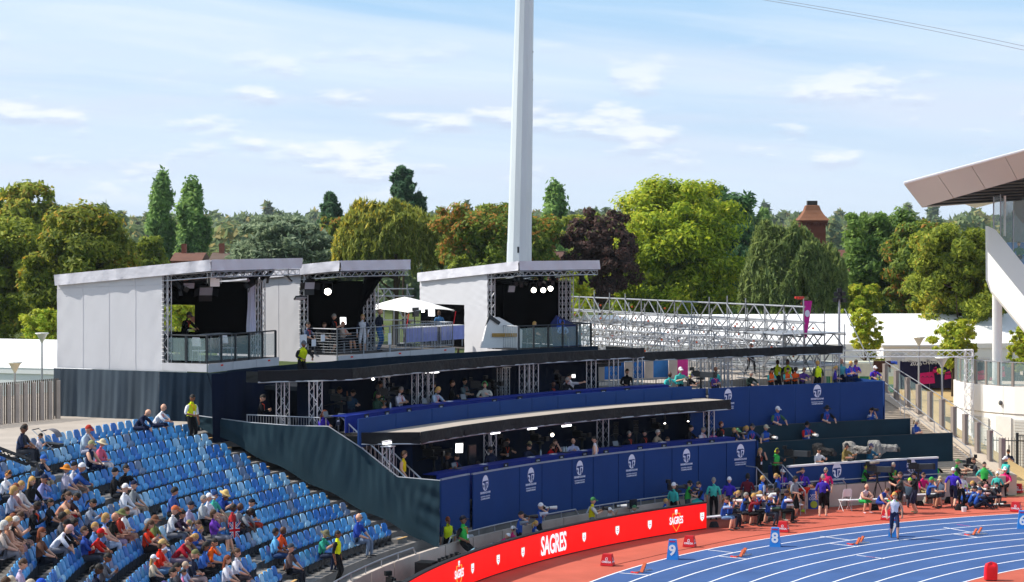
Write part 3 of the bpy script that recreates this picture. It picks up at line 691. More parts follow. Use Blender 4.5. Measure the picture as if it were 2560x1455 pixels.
glass_rail(S1, [F1.p(.06, 1.9), F1.p(.06, .06), F1.p(4.9, .06)], 1.05, 1.0); 
S2, F2, top2 = studio('studio_cabin', 'middle white-roofed studio open at the front with people on its railed deck', 145.0, 50.45, 6.92, 4.5, 8.0, 6.6, 10.76, 10.2, 21)
bar_rail(S2, [F2.p(.05, 1.9), F2.p(.05, .05), F2.p(3.5, .05)], 1.08, bars=False, cables=8); bar_rail(S2, [F2.p(3.55, .05), F2.p(7.95, .05), F2.p(7.95, 3.0)], 1.10)
bar_rail(S2, [F2.p(4.7, 4.6), F2.p(7.9, 4.6)], 1.05)
S3, F3, top3 = studio('studio_cabin', 'white-roofed studio beside the scaffold with lit lamps under its eave', 132.3, 50.45, 6.68, 4.9, 4.7, 6.8, 10.64, 10.05, 31, opening=(3.6, 1.95))
bar_rail(S3, [F3.p(.05, 1.9), F3.p(.05, .05)], 1.08); glass_rail(S3, [F3.p(.12, .05), F3.p(4.65, .05), F3.p(4.65, 1.5)], 1.08, .95)
# dark sheeting below the studios
def below():
    b = thing('mesh_skirt', 'dark mesh sheeting round the scaffold base below the largest studio', 'screen', F1.p(0, 0, -2.6))
    for (va, vb, m, sd) in ((2.1, 7.0, M_SCRIM_LIT, 1), (-1.0, 2.1, M_SCRIM3, 2)):  # side stretch coloured as sunlit, corner stretch as shaded navy
        rr = random.Random(sd); ph = [rr.uniform(0, 6) for _ in range(6)]
        def g(a, c):
            v = vb+(va-vb)*a; L = vb-va; w = (.4+.6*c)*(.045*math.sin(a*L*2.4+ph[0]+c*1.6)+.03*math.sin(a*L*5.3+ph[1]-c+math.sin(a*5))+.02*math.sin(a*L*11+ph[2]+2*c)+.012*math.sin(a*L*21+3*c)+.02*math.sin(c*7+ph[3])*math.sin(PI*a))
            return tuple(F1.p(-.1-w, v, -.33-2.5*c))
        part('sheet', MB().grid(g, 160, 18), m, b, smooth=True)
    def g2(a, c):
        w = .06*math.sin(a*11+c*2)+.05*math.sin(a*23-c*3); return tuple(F1.p(-.1+4.9*a, -1.0+.95*(1-c)-w, -.34-2.5*c))
    part('sheet', MB().grid(g2, 50, 12), M_SCRIM3, b, smooth=True)
    b2 = thing('mesh_skirt', 'dark mesh sheeting below the two smaller studios behind the upper canopy', 'screen', pol(138, 49.6, 6))
    part('sheet', drape(MB(), 50.2, 153.6, 127.0, 4.6, 6.74, 5, .035), M_SCRIM3, b2, smooth=True)
below()
# ------------------------------------------------------------------ lamps and things in the studios
M_LIT = mat('lit lamp face', '#ffffff', .5, emit='#fff6e6', estr=14)
M_LIT2 = mat('lit soft panel', '#ffffff', .5, emit='#ffffff', estr=3.2)
M_LENS = mat('dark lens glass', '#0b0d14', .08, .6, var=0)
M_PANELF = mat('grey diffuser panel', '#c9ccd6', .5, .3, var=.04)
M_SILVER = mat('bare metal', '#c6c8cc', .3, .6, .8, var=.08)
def spot(p, aim, lab, grp, lit=False, r=.13, flood=False, hang=.35):
    p = Vector(p); d = Vector(aim).normalized(); t = thing('studio_lamp', lab, 'lamp', p, 0, grp); q = d.to_track_quat('Z', 'Y').to_matrix(); x = q @ Vector((1, 0, 0)); y = q @ Vector((0, 1, 0))
    b = part('housing', MB().lathe(p-d*.22, [(r*.5, 0), (r*.9, .05), (r, .25), (r*1.1, .42)], 10, d), M_DARK, t)
    part('lens', MB().lathe(p+d*.20, [(r*.98, 0), (r*.9, .012)], 12, d), M_LIT if lit else M_LENS, t)
    for s, e in (() if lit else ((x, y), (y, x))):
        for sg in (-1, 1):
            part('barn_door', MB().hexa(p+d*.2+s*sg*r*1.05-e*r*.8, e*r*1.6, (d+s*sg*.8)*.14, s*.008), M_DARK, t)
    part('yoke', MB().path([p+x*r*1.25, p+x*r*1.25+UP*hang*.6, p-x*r*1.25+UP*hang*.6, p-x*r*1.25], .014).tube(p+UP*hang*.6, p+UP*(hang+.1), .018), M_DKSTEEL, t)
    return t
def lpanel(p, aim, w, h, lab, grp=None, lit=False, stand=None, flaps=False):
    p = Vector(p); d = Vector(aim).normalized(); x = d.cross(UP).normalized(); y = x.cross(d); t = thing('panel_lamp', lab, 'lamp', p, 0, grp)
    part('frame', MB().hexa(p-x*(w/2+.02)-y*(h/2+.02)-d*.06, x*(w+.04), y*(h+.04), d*.06), M_DARK, t)
    part('diffuser', MB().hexa(p-x*w/2-y*h/2+d*.003, x*w, y*h, d*.012), M_LIT2 if lit else M_PANELF, t)
    if flaps:
        for s, e, a in ((x, y, w), (y, x, h)):
            b = h if a == w else w
            for sg in (-1, 1): part('barn_door', MB().hexa(p+s*sg*(a/2+.02)-e*b/2, e*b, (d*.6+s*sg)*.2, d*.008), M_DARK, t)
    if stand is not None:
        z = stand-p.z; part('stand', MB().tube(p-d*.05, p-d*.05+UP*z, .014).tube(p-d*.05+UP*(z+.4), p+x*.35+UP*z, .012).tube(p-d*.05+UP*(z+.4), p-x*.3-d*.2+UP*z, .012).tube(p-d*.05+UP*(z+.4), p-x*.1+d*.35+UP*z, .012), M_DKSTEEL, t)
    else: part('hanger', MB().tube(p-d*.05, p-d*.05+UP*.4, .014), M_DKSTEEL, t)
    return t
def on(fr, px, py, v):                       # a point of a studio at depth v seen at a pixel
    dx = (px-1280)/F; dy = 1.0; A = np.array([[dx, -fr.u.x], [dy, -fr.u.y]]); b = np.array([fr.o.x+fr.v.x*v, fr.o.y+fr.v.y*v]); Y, u = np.linalg.solve(A, b)
    return Vector((dx*Y, Y, H-(py-YH)*Y/F))
IN = Vector((.4, -.6, -.45))
spot(on(F1, 447, 712, 1.6), (.5, -.3, -.5), 'black theatre lamp hanging at the open corner of the largest studio', 'lamps in the largest studio')
lpanel(on(F1, 472, 714, 2.2), (.3, -.8, -.5), .42, .24, 'small grey panel lamp hanging beside the corner lamp of the largest studio')
lpanel(on(F1, 515, 728, 2.2), (.2, -.8, -.7), .5, .4, 'grey panel lamp with open flaps hanging mid studio', flaps=True)
spot(on(F1, 632, 707, .6), (-.7, -.2, -.4), 'black lamp on the right lattice column of the largest studio', 'lamps in the largest studio', r=.12)
spot(on(F1, 646, 686, .3), (-.5, .3, -.5), 'black lamp under the front eave near the white curtain', 'lamps under the eave of the largest studio', r=.1)
spot(on(F1, 674, 684, .2), (-.5, .3, -.5), 'black lamp under the front eave near the white curtain', 'lamps under the eave of the largest studio', r=.1)
lpanel(on(F1, 719, 697, .2), (-.6, -.2, -.6), .4, .3, 'tilted panel lamp at the far end of the largest studio eave')
def silver_box():
    p = on(F1, 535, 705, .5); t = thing('silver_lamp', 'silver box lamp with a yoke hanging under the largest studio eave', 'lamp', p)
    part('housing', MB().box(p, (.38, .2, .34), .5), M_SILVER, t); part('rib', MB().box(p+UP*.2, (.44, .04, .03), .5), M_SILVER, t)
    part('yoke', MB().path([p+Vector((-.26, .05, -.05)), p+Vector((-.26, .05, .26)), p+Vector((.26, .05, .26)), p+Vector((.26, .05, -.05))], .014).tube(p+UP*.26, p+UP*.42, .016), M_SILVER, t)
silver_box()
lpanel(on(F2, 774, 714, 1.5), (.3, -.9, -.4), .4, .3, 'small lit panel lamp with open flaps in the middle studio', lit=False, flaps=True)
lpanel(on(F2, 751, 746, 1.0), (.3, -.5, -.9), .45, .2, 'flat grey panel lamp by the left column of the middle studio')
spot(on(F2, 820, 728, 1.2), (.05, -1, -.05), 'round lamp shining towards the track from the middle studio', None, True, .14, hang=.6)
lpanel(on(F2, 858, 802, 2.4), (-.3, -1, -.1), .26, .3, 'lit square soft lamp on a stand in the middle studio', lit=True, stand=F2.o.z)
lpanel(on(F2, 1079, 781, 1.6), (-.4, -1, -.1), .30, .32, 'lit square lamp on a stand under the white parasol', lit=True, stand=F2.o.z)
spot(on(F2, 1060, 776, 2.0), (-.2, -1, -.1), 'small lit lamp under the white parasol', None, True, .07, hang=.1)
for px, py, lit in ((1333, 724, 1), (1357, 724, 1), (1375, 720, 1)): spot(on(F3, px, py, 1.0), (.1, -1, -.12), 'round lit lamp hanging in a row in the studio beside the scaffold', 'lit lamps in the studio beside the scaffold', True, .115, hang=.5)
for px, py in ((1290, 693), (1303, 696), (1349, 692), (1381, 690)): spot(on(F3, px, py, .4), (.2, -.5, -.8), 'black lamp hanging under the eave above the lit lamps', 'dark lamps of the studio beside the scaffold', False, .1, hang=.3)
spot(on(F3, 1454, 690, .15), (.1, -.3, -.9), 'black moving-head lamp at the far corner of the studio eave', None, False, .13, hang=.35)
for px, py in ((1228, 720), (1279, 722)): lpanel(on(F3, px, py, 2.0), (.5, -.8, -.3), .34, .3, 'grey panel lamp hanging in the dark part of the studio', 'panel lamps in the studio beside the scaffold', flaps=False)
# white curtain, tables, chairs, parasol
def curtain():
    p = on(F1, 628, 690, 1.4); q = on(F1, 628, 832, 1.4)
    def g(a, b): w = .07*math.sin(a*16+b*2); return tuple(p.lerp(q, b)+F1.u*((a-.5)*.5*(1-.35*math.sin(PI*min(1, b*1.15))))+F1.v*w)
    solo('curtain', MB().grid(g, 40, 16), mat('white curtain', '#d8d8ea', .8, .1, var=.05), 'white gathered curtain hanging at the right of the largest studio', 'curtain', smooth=True)
curtain()
M_WTOP = mat('white laminate', '#dcdde2', .4, .4, var=.04)
def table(p, w, d, h, lab, m=None, rz=0.0, cloth=None):
    t = thing('table', lab, 'table', p, rz)
    part('table_top', MB().box((0, 0, h-.02), (w, d, .04)), m or M_WTOP, t, world=False)
    for sx in (-1, 1):
        for sy in (-1, 1): part('leg', MB().tube((sx*(w/2-.06), sy*(d/2-.06), 0), (sx*(w/2-.06), sy*(d/2-.06), h-.04), .02), M_STEEL, t, world=False)
    if cloth: part('cloth', MB().grid(lambda a, b: ((a-.5)*w, -d/2-.015-.02*math.sin(a*w*14)*b, h-.03-(h-.35)*b), 30, 3), cloth, t, world=False)
    return t
def chair(p, rz, lab, grp=None, m=None, fold=False):
    m = m or M_WTOP; t = thing('folding_chair' if fold else 'chair', lab, 'chair', p, rz, grp)
    part('seat', MB().box((0, 0, .45), (.42, .42, .03)), m, t, world=False)
    b = MB(); b.grid(lambda a, c: ((a-.5)*.42*(1-.25*(2*c-1)**4*(c > .5)), .2+.06*c-.12*(a-.5)**2, .62+.34*c), 8, 6); b.grid(lambda a, c: ((.5-a)*.42*(1-.25*(2*c-1)**4*(c > .5)), .22+.06*c-.12*(a-.5)**2, .62+.34*c), 8, 6)
    part('backrest', b, m, t, world=False)
    for sx in (-.2, .2):
        part('leg', MB().tube((sx, -.2, 0), (sx, .2 if fold else -.18, .62 if fold else .45), .014).tube((sx, .2, .6), (sx, .25, .9), .013), m if fold else M_STEEL, t, world=False); part('leg', MB().tube((sx, .24, 0), (sx, -.14 if fold else .19, .44), .014), m if fold else M_STEEL, t, world=False)
    return t
fz = lambda fr, px, v: (lambda q: Vector((q.x, q.y, fr.o.z)))(on(fr, px, 700, v))
rz1 = math.atan2(F1.u.y, F1.u.x)
t = thing('round_table', 'tall table under a black cloth in the largest studio', 'table', fz(F1, 472, 1.4))
part('cloth', MB().lathe(fz(F1, 472, 1.4), [(.28, 0), (.33, .3), (.42, .85), (.45, .98)], 14), M_BLACK, t)
part('table_top', MB().lathe(fz(F1, 472, 1.4)+UP*.985, [(.46, 0), (.46, .03)], 16), M_DARK, t)
table(fz(F1, 538, 1.9), 1.6, .7, .95, 'white counter table behind the studio balcony glass', rz=rz1)
chair(fz(F1, 500, .8), 2.6, 'white chair behind the balcony glass beside the black-clothed table', None)
chair(fz(F1, 574, .9), 1.2, 'white chair behind the balcony glass beside the counter table', None)
def parasol():
    c = fz(F2, 1012, 2.6); t = thing('parasol', 'square white parasol with red tie straps on the open deck', 'parasol', c); a = on(F2, 1012, 742, 2.6)
    h = a.z-c.z; r = 1.9; cs = [F2.u*r*.9+F2.v*r*.8, F2.u*-r*.9+F2.v*r*.8, F2.u*-r*.9-F2.v*r*.8, F2.u*r*.9-F2.v*r*.8]
    mb = MB()
    for i in range(4):
        p, q = cs[i], cs[(i+1) % 4]
        def g(x, y): e = p.lerp(q, x)*y; return tuple(c+UP*(h-.62*y**1.15-.10*math.sin(PI*x)*y*(-1))+e*(1-.08*math.sin(PI*x)*y))
        mb.grid(g, 10, 8)
    part('canopy', mb, mat('parasol cloth', '#f0efec', .8, .15, var=.03), t, smooth=True); part('pole', MB().tube(c, c+UP*(h-.02), .03), M_SILVER, t)
    for e in cs: part('rib', MB().tube(c+UP*(h-.08), c+UP*(h-.66)+e*.98, .012), M_SILVER, t)
    for e in cs[1:]: part('strap', MB().hexa(c+UP*(h-.66)+e-F2.v*.02, (UP*-1.2+F2.u*-.35), F2.u*.05, F2.v*.006), mat('red strap', '#d81f2b'), t)
    part('base', MB().box(c+UP*.05, (.7, .7, .1)), M_DARK, t)
parasol()
table(fz(F2, 1040, .55), 2.2, .6, .95, 'draped table with pale lilac cloth behind the deck rail', rz=math.atan2(F2.u.y, F2.u.x), cloth=mat('lilac cloth', '#9aa0dd', .8, .1))
table(fz(F2, 1118, .55), 1.7, .6, .95, 'second draped table with pale lilac cloth behind the deck rail end', rz=math.atan2(F2.u.y, F2.u.x), cloth=MATS['lilac cloth'])
def monitor(p, rz, w, h, lab, grp=None, stand=.9, scr='#1a2230'):
    t = thing('monitor', lab, 'monitor', p, rz, grp)
    part('screen', MB().box((0, 0, stand+h/2), (w, .06, h)), M_DARK, t, world=False); part('display', MB().box((0, -.034, stand+h/2), (w-.05, .006, h-.05)), mat('display '+scr, scr, .2, .5, var=.3, scale=4), t, world=False)
    part('stand', MB().tube((0, .05, 0), (0, .05, stand+.1), .025).box((0, 0, .012), (.4, .3, .024)), M_DKSTEEL, t, world=False)
monitor(fz(F2, 1039, 1.2), rz1, .5, .4, 'black monitor on a stand below the white parasol', stand=1.35)
# paper notices on the rail
M_PAPER = mat('white card', '#e6e8f0', .7, .2, var=.03)
for px, py, w, h in ((757, 852, .42, .5), (783, 857, .26, .28), (806, 845, .24, .28), (973, 847, .22, .48)):
    p = on(F2, px, py, .02 if px > 836 else .3); solo('notice_board', MB().hexa(p-F2.u*w/2-UP*h/2-F2.v*.03, F2.u*w, UP*h, F2.v*.01), M_PAPER, 'white card notice %s the middle studio rail' % ('tall and narrow at the end of' if px > 900 else 'large on' if w > .4 else 'small on' if w > .25 else 'small and upper on'), 'notice')
def black_sail():
    a, b, c = on(F2, 915, 684, 1.2), on(F2, 968, 680, 1.2), on(F2, 893, 790, 1.2)
    def g(x, y): p = a.lerp(b, x); q = c+F2.u*.1*x; w = p.lerp(q, y)-(b-c)*.0+F2.u*.45*x*math.sin(PI*y)*-.4; return tuple(w+F2.v*.05*math.sin(x*9+y*4))
    solo('black_cloth', MB().grid(g, 12, 14), M_BLACK, 'black cloth flap tied back at the open side of the middle studio', 'cloth', smooth=True)
black_sail()
# slanted display boards in the studio by the scaffold
def boards():
    a = fz(F3, 1250, 1.2); t = thing('display_wall', 'white sloping display board with gold lettering strip behind the studio rail', 'board', a)
    x, y = (F3.u*.6+F3.v*.25).normalized(), UP
    p = on(F3, 1205, 875, 1.0); P = [on(F3, *q, 1.0) for q in ((1203, 870), (1305, 870), (1306, 825), (1248, 793), (1222, 792))]
    part('board', MB().prism(P, F3.v*.08), M_WHITE, t); part('gable', MB().prism([on(F3, *q, .98) for q in ((1213, 815), (1222, 785), (1250, 805), (1246, 812), (1224, 797))], F3.v*-.04), M_DKSTEEL, t)
    part('strip', MB().prism([on(F3, *q, .97) for q in ((1230, 833), (1292, 833), (1292, 842), (1230, 842))], F3.v*-.03), mat('gold strip', '#b08a4a'), t)
    q = [on(F3, *z, .9) for z in ((1385, 868), (1455, 868), (1440, 812), (1392, 788), (1378, 808))]
    t = thing('blue_board', 'sloping dark blue display board with a ring mark beside the studio glass', 'board', q[0]); part('board', MB().prism(q, F3.v*.06), mat('deep blue print', '#10205e', .5), t)
    part('light_panel', MB().prism([on(F3, *z, .89) for z in ((1394, 793), (1412, 802), (1410, 830), (1391, 822))], F3.v*-.008), mat('mid blue print', '#2a55c0', .5), t)
    me = MB(); 
    for i in range(14): a0, a1 = 2*PI*i/18, 2*PI*(i+1)/18; me.prism([(.11*math.cos(a0), .11*math.sin(a0), 0), (.16*math.cos(a0), .16*math.sin(a0), 0), (.16*math.cos(a1), .16*math.sin(a1), 0), (.11*math.cos(a1), .11*math.sin(a1), 0)], (0, 0, .006))
    place('ring_mark', me.mesh('ring_mark', M_DARK), M_DARK, t, on(F3, 1401, 803, .86), F3.u)
boards()
# ------------------------------------------------------------------ striplights and soft lamps under the canopies
def strip(px, R, py, w, lab, grp):
    p = rp(px, R, py); x = tang(th_of(p)); t = thing('strip_light', lab, 'light', p, 0, grp)
    part('tube', MB().hexa(p-x*w/2-UP*.04, x*w, radial(th_of(p))*.06, UP*.06), M_LIT2, t); part('casing', MB().hexa(p-x*w/2+UP*.025, x*w, radial(th_of(p))*.1, UP*.05), M_WHITE, t)
for px, py in ((970, 1107), (1240, 1082), (1332, 1071), (1418, 1064)): strip(px, 42.6, py, .55, 'lit strip light under the lower canopy', 'strip lights under the lower canopy')
for px, py in ((1074, 930), (1090, 930)): strip(px, 45.6, py, .4, 'lit strip light under the upper canopy', 'strip lights under the upper canopy')
lpanel(rp(1148, 43.4, 1120), (.3, -1, -.1), .28, .36, 'lit square soft lamp among the cameras on the lower media deck', lit=True, stand=D1)
spot(rp(1377, 43.8, 1085), (.3, -1, -.1), 'small lit lamp high over the lower media deck', None, True, .07, hang=.1)
lpanel(rp(1434, 46.6, 940), (-.1, -1, -.1), .14, .14, 'small lit square lamp on the upper media deck', lit=True, stand=D2)
spot(rp(932, 45.8, 945), (.1, -1, -.1), 'small pale lamp by a lattice leg on the upper media deck', None, True, .05, hang=.1)
for px, py, z in ((1662, 1047, .04), (1720, 1042, .04)):
    spot(rp(px, 43, py), (0, -.4, -1), 'tiny lit downlight under the far half of the lower canopy', 'tiny downlights under the lower canopy', True, z, hang=.05)
# ------------------------------------------------------------------ floodlight mast
def mast():
    c = yp(1298, 640, 112); t = thing('floodlight_mast', 'tall pale grey many-sided steel mast rising behind the studios', 'mast', (c.x, c.y, 3.0))
    m = mat('mast steel', '#c6d0d8', .5, .4, .1, var=.10, scale=.9, stretch=(1, 1, .15)); s = 112/F; lean = Vector((14*s/14.3, 0, 1))
    z0 = 3.0; cuts = [3.0, 11.8-(607-590)*s, 11.8-(178-590)*s, 11.8+(590+190)*s, 36]
    def rad(z): return (59-(z-10.5)*(14/13.7)*1.0)*s/2
    for i, (a, b) in enumerate(zip(cuts[:-1], cuts[1:])):
        p, q = c+lean*(a-c.z), c+lean*(b-c.z); p.z, q.z = a, b
        part('mast_section', MB().tube(p, q, rad(a)+(.0 if i == 0 else .0)+.012*(3-i), rad(b)+.012*(3-i), n=12), m, t)
    for y in (300, 455, 595, 625, 560, 130, 200): 
        p = yp(1326+ (590-y)*.012, y, 112); part('bolt', MB().ball((p.x, p.y-.05, p.z), .05, 6, 4), M_DKSTEEL, t)
    p = yp(1295, 620, 112); part('hatch', MB().hexa((p.x-.04, p.y-.66, p.z-.25), (.1, 0, 0), (0, .03, 0), (0, 0, .32)), M_DKSTEEL, t)
    a = c+lean*(36-c.z); a.z = 36; part('lamp_frame', MB().box(a, (5, .4, 4)), M_STEEL, t)
mast()
# cable-camera wires
for i, (dy, lab) in enumerate(((0, 'upper thin cable-camera wire high over the stadium'), (7, 'lower thin cable-camera wire high over the stadium'))):
    pts = []
    for k in range(25):
        px = 1500+(3200-1500)*k/24; py = -62+dy*.4+(px-1500)*.118+((px-1500)/1100)**2*56+dy*((px-1500)/1000)
        pts.append(yp(px, py-0, 88))
    solo('overhead_wire', MB().path(pts, .009, 5), M_STEEL, lab, 'wire')
# ------------------------------------------------------------------ scaffold run
def scaffold():
    A, B = Vector((2.2, 122.5, 0)), Vector((14.2, 103.2, 0)); d = (B-A).normalized(); n = Vector((d.y, -d.x, 0))
    if n.y < 0: n = -n
    L = (B-A).length; t = thing('scaffold_run', 'long galvanised scaffold run behind the far canopy', 'scaffold', (A+B)/2+UP*3.2)
    m = mat('scaffold tube', '#9b9da1', .4, .5, .5, var=.15, scale=3); mo = mat('orange coupler', '#e0602a')
    rows = ((0.0, 8.4, (8.35, 7.55, 6.9, 6.2)), (1.3, 7.75, (7.55, 6.95, 6.2, 5.4)), (2.6, 7.2, (6.95, 6.3, 5.5)), (-1.3, 6.9, (6.7, 6.05, 5.4)))
    nb = 15; rr = random.Random(4)
    for off, zt, lv in rows:
        for i in range(nb+1):
            p = A+d*(L*i/nb)+n*off; part('standard', MB().tube(p+UP*3.3, p+UP*(zt+rr.choice((.0, .25, .35))), .03), m, t)
        for z in lv: part('ledger', MB().tube(A+n*(off+.05)+UP*z, B+n*(off+.05)+UP*z, .046), m, t)
        for i in range(nb):
            a, b = A+d*(L*i/nb)+n*(off-.05), A+d*(L*(i+1)/nb)+n*(off-.05)
            for za, zb in zip(lv[:-1], lv[1:]):
                part('brace', MB().tube(a+UP*(za if i % 2 else zb), a.lerp(b, .5)+UP*(zb if i % 2 else za), .034), m, t); part('brace', MB().tube(a.lerp(b, .5)+UP*(zb if i % 2 else za), b+UP*(za if i % 2 else zb), .034), m, t)
                if rr.random() < .35: q = a.lerp(b, .5)+UP*((za+zb)/2); part('coupler', MB().box(q-n*.03, (.09, .09, .09)), mo, t)
    for i in range(nb+1):
        p = A+d*(L*i/nb)
        for z in (7.0, 6.2, 5.4): part('transom', MB().tube(p-n*1.35+UP*(z+.03), p+n*2.65+UP*(z+.03), .026), m, t)
    for z in (6.25, 5.45, 7.0): part('walkway', MB().hexa(B-d*3.2-n*1.2+UP*z, d*3.2, n*3.7, UP*.05), M_STEEL, t)
    for k in (0, 1):
        q = B+n*(2.6-3.9*k); part('raker', MB().tube(q+UP*8.2, q+d*2.2+UP*5.2, .03), m, t)
    w = thing('barrier_run', 'pale barred barrier behind the far canopy below the scaffold', 'barrier', (A+B)/2+UP*4.4)
    bar_rail(w, [tuple(yp(1488, 905, 108.0)), tuple(yp(1850, 905, 106.0))], 1.3, gap=.14); 
scaffold()
def small_scaffold():
    t = thing('scaffold_bay', 'small galvanised scaffold bay behind the white parasol', 'scaffold', yp(975, 880, 101)); m = MATS['scaffold tube']
    P = lambda x, y: yp(x, y, 101)
    for a, b in (((935, 800), (935, 735)), ((960, 800), (960, 722)), ((1018, 870), (1018, 710)), ((985, 870), (985, 735))): part('standard', MB().tube(P(*a), P(*b), .028), m, t)
    for y in (722, 740, 760, 800): part('ledger', MB().tube(P(915+ (y < 730)*30, y), P(1035, y), .028), m, t)
    for a, b in (((905, 800), (972, 722)), ((972, 722), (1010, 800)), ((1018, 722), (1032, 760))): part('brace', MB().tube(P(*a), P(*b), .026), m, t)
small_scaffold()
# pale columns with blue screens on the concourse behind the open deck
def pale_screens():
    for i, px in enumerate((1500, 1572, 1622, 1682)):
        p = rp(px, 53.5); solo('pale_pier', MB().box((p.x, p.y, 5.25), (.42, .42, 1.7)), M_CONC, 'square pale concrete pier behind the open upper deck', 'pier', 'pale piers behind the open upper deck')
    for a, b, c, lab in ((1505, 1570, '#2c6db8', 'bright blue screen between pale piers nearest the dark drape'), (1577, 1618, '#2c6db8', 'narrow blue screen between the middle pale piers'), (1628, 1676, '#3a7cc0', 'blue screen left of the pink screen between pale piers'), (1690, 1720, '#d3378f', 'pink screen beside the last pale pier')):
        p, q = rp(a, 54), rp(b, 54); solo('screen_panel', MB().hexa((p.x, p.y, 4.4), (q-p), (0, .05, 0), (0, 0, 1.6)), mat('screen '+c, c, .7, .2, var=.2, scale=2), lab, 'screen')
    r = thing('deck_rail', 'steel railing with bars along the back of the open upper deck', 'railing', rp(1650, 48.3))
    pts = []
    for x in (1490, 1560, 1640, 1720): p = rp(x, 48.4); pts.append((p.x, p.y, D2))
    bar_rail(r, pts, 1.05, gap=.16)
    r = thing('deck_rail', 'steel barred railing behind the seated orange-vest crew', 'railing', rp(1950, 49))
    pts = []
    for x in (1780, 1860, 1950, 2040, 2130): p = rp(x, 49.2); pts.append((p.x, p.y, D2+.05))
    bar_rail(r, pts, 1.05, gap=.16)
    for px in (1838, 1905, 2040): 
        a = rp(px, 50.4); s = thing('steel_stair', 'white steel stair with barred sides on the concourse by pier', 'stair', (a.x, a.y, 4.8)) if px == 1838 else None
        if s:
            x = tang(th_of(a)); bar_rail(s, [tuple(Vector((a.x, a.y, 6.1))-x*1.2), tuple(Vector((a.x, a.y, 4.6))+x*1.4)], 1.0, gap=.14); bar_rail(s, [tuple(Vector((a.x, a.y, 6.1))-x*2.6), tuple(Vector((a.x, a.y, 6.1))-x*1.2)], 1.0, gap=.14)
            for i in range(7): q = Vector((a.x, a.y, 6.0-.22*i))+x*(-1.2+.37*i); part('tread', MB().hexa(q, x*.32, radial(th_of(a))*.9, UP*.04), M_STEEL, s)
pale_screens()
# ------------------------------------------------------------------ white marquees
M_PVC = mat('white marquee cloth', '#eeeeef', .55, .3, var=.03, scale=.3)
def marquee(lab, a, b, depth, ze, zr, zg, grp=None):
    a, b = Vector(a), Vector(b); d = (b-a).normalized(); L = (b-a).length; n = Vector((-d.y, d.x, 0)); n = n if n.y > 0 else -n; t = thing('marquee', lab, 'marquee', (a+b)/2+UP*zg); k = max(2, round(L/5))
    for i in range(k):
        p, q = a+d*(L*i/k+.02), a+d*(L*(i+1)/k-.02); w = q-p
        part('roof_panel', MB().add([tuple(p+UP*ze-n*.1), tuple(q+UP*ze-n*.1), tuple(q+n*depth/2+UP*zr), tuple(p+n*depth/2+UP*zr)], [(0, 1, 2, 3)]), M_PVC, t)
        part('roof_panel', MB().add([tuple(p+n*depth/2+UP*zr), tuple(q+n*depth/2+UP*zr), tuple(q+n*depth+UP*ze), tuple(p+n*depth+UP*ze)], [(0, 1, 2, 3)]), M_PVC, t)
        part('wall_panel', MB().hexa(p+UP*zg, w, n*.03, UP*(ze-zg-.02)), M_PVC, t)
        part('valance', MB().hexa(p+UP*(ze-.3)-n*.08, w, n*.02, UP*.3), M_PVC, t)
    for e in (a, b): part('gable', MB().prism([e+UP*zg, e+UP*ze, e+n*depth/2+UP*zr, e+n*depth+UP*ze, e+n*depth+UP*zg], d*.02), M_PVC, t)
marquee('long white marquee with a sloping roof behind the scaffold and young trees', yp(1330, 590, 128)-UP*11.8, yp(2620, 590, 132)-UP*11.8, 14, 5.15, 6.75, 3.0)
marquee('white marquee with a pale wall behind the slatted fence on the left', yp(-260, 590, 112)-UP*11.8, yp(230, 590, 108)-UP*11.8, 10, 5.0, 6.2, 3.2)
def slat_fence():
    t = thing('slatted_fence', 'tall fence of pale posts and dark slats on the concourse', 'fence', gp(70, 1075, 4.5)); a, b = gp(-130, 1095, 4.55), gp(146, 1066, 4.55); h = 1.75
    part('kerb', MB().hexa(a-UP*.12, b-a, (0, .3, 0), UP*.24), M_CONC, t)
    n = 13
    for i in range(n+1):
        p = a.lerp(b, i/n); part('post', MB().box((p.x, p.y, p.z+h/2), (.14, .10, h)), M_CONC, t)
    for i in range(n*4):
        p = a.lerp(b, (i+.5)/(n*4)); part('slat', MB().box((p.x, p.y+.08, p.z+h/2+.08), (.05, .02, h)), mat('bronze slat', '#6d6258', .6), t)
slat_fence()
# ------------------------------------------------------------------ lamp posts
def lamp_post(px, ptop, Y, zg, lab):
    p = yp(px, ptop, Y); t = thing('lamp_post', lab, 'lamp', (p.x, p.y, zg)); c = Vector((p.x, p.y, zg)); h = p.z-zg
    part('pole', MB().tube(c, c+UP*(h-.5), .055, .045, 8), M_STEEL, t); part('shade', MB().lathe(c+UP*(h-.5), [(.06, 0), (.10, .1), (.28, .42), (.36, .46), (.34, .5)], 12), mat('lamp shade', '#cfcfca', .4, .4), t)
lamp_post(2355, 893, 104, 3.2, 'grey lamp post with a funnel head beside the dry lawn stair')
lamp_post(2297, 842, 116, 3.1, 'grey lamp post with a funnel head in front of the long marquee')
lamp_post(105, 832, 108, 3.2, 'grey lamp post with a funnel head by the bush above the left marquee')
lamp_post(37, 905, 100, 4.3, 'grey lamp post with a funnel head in front of the left marquee wall')
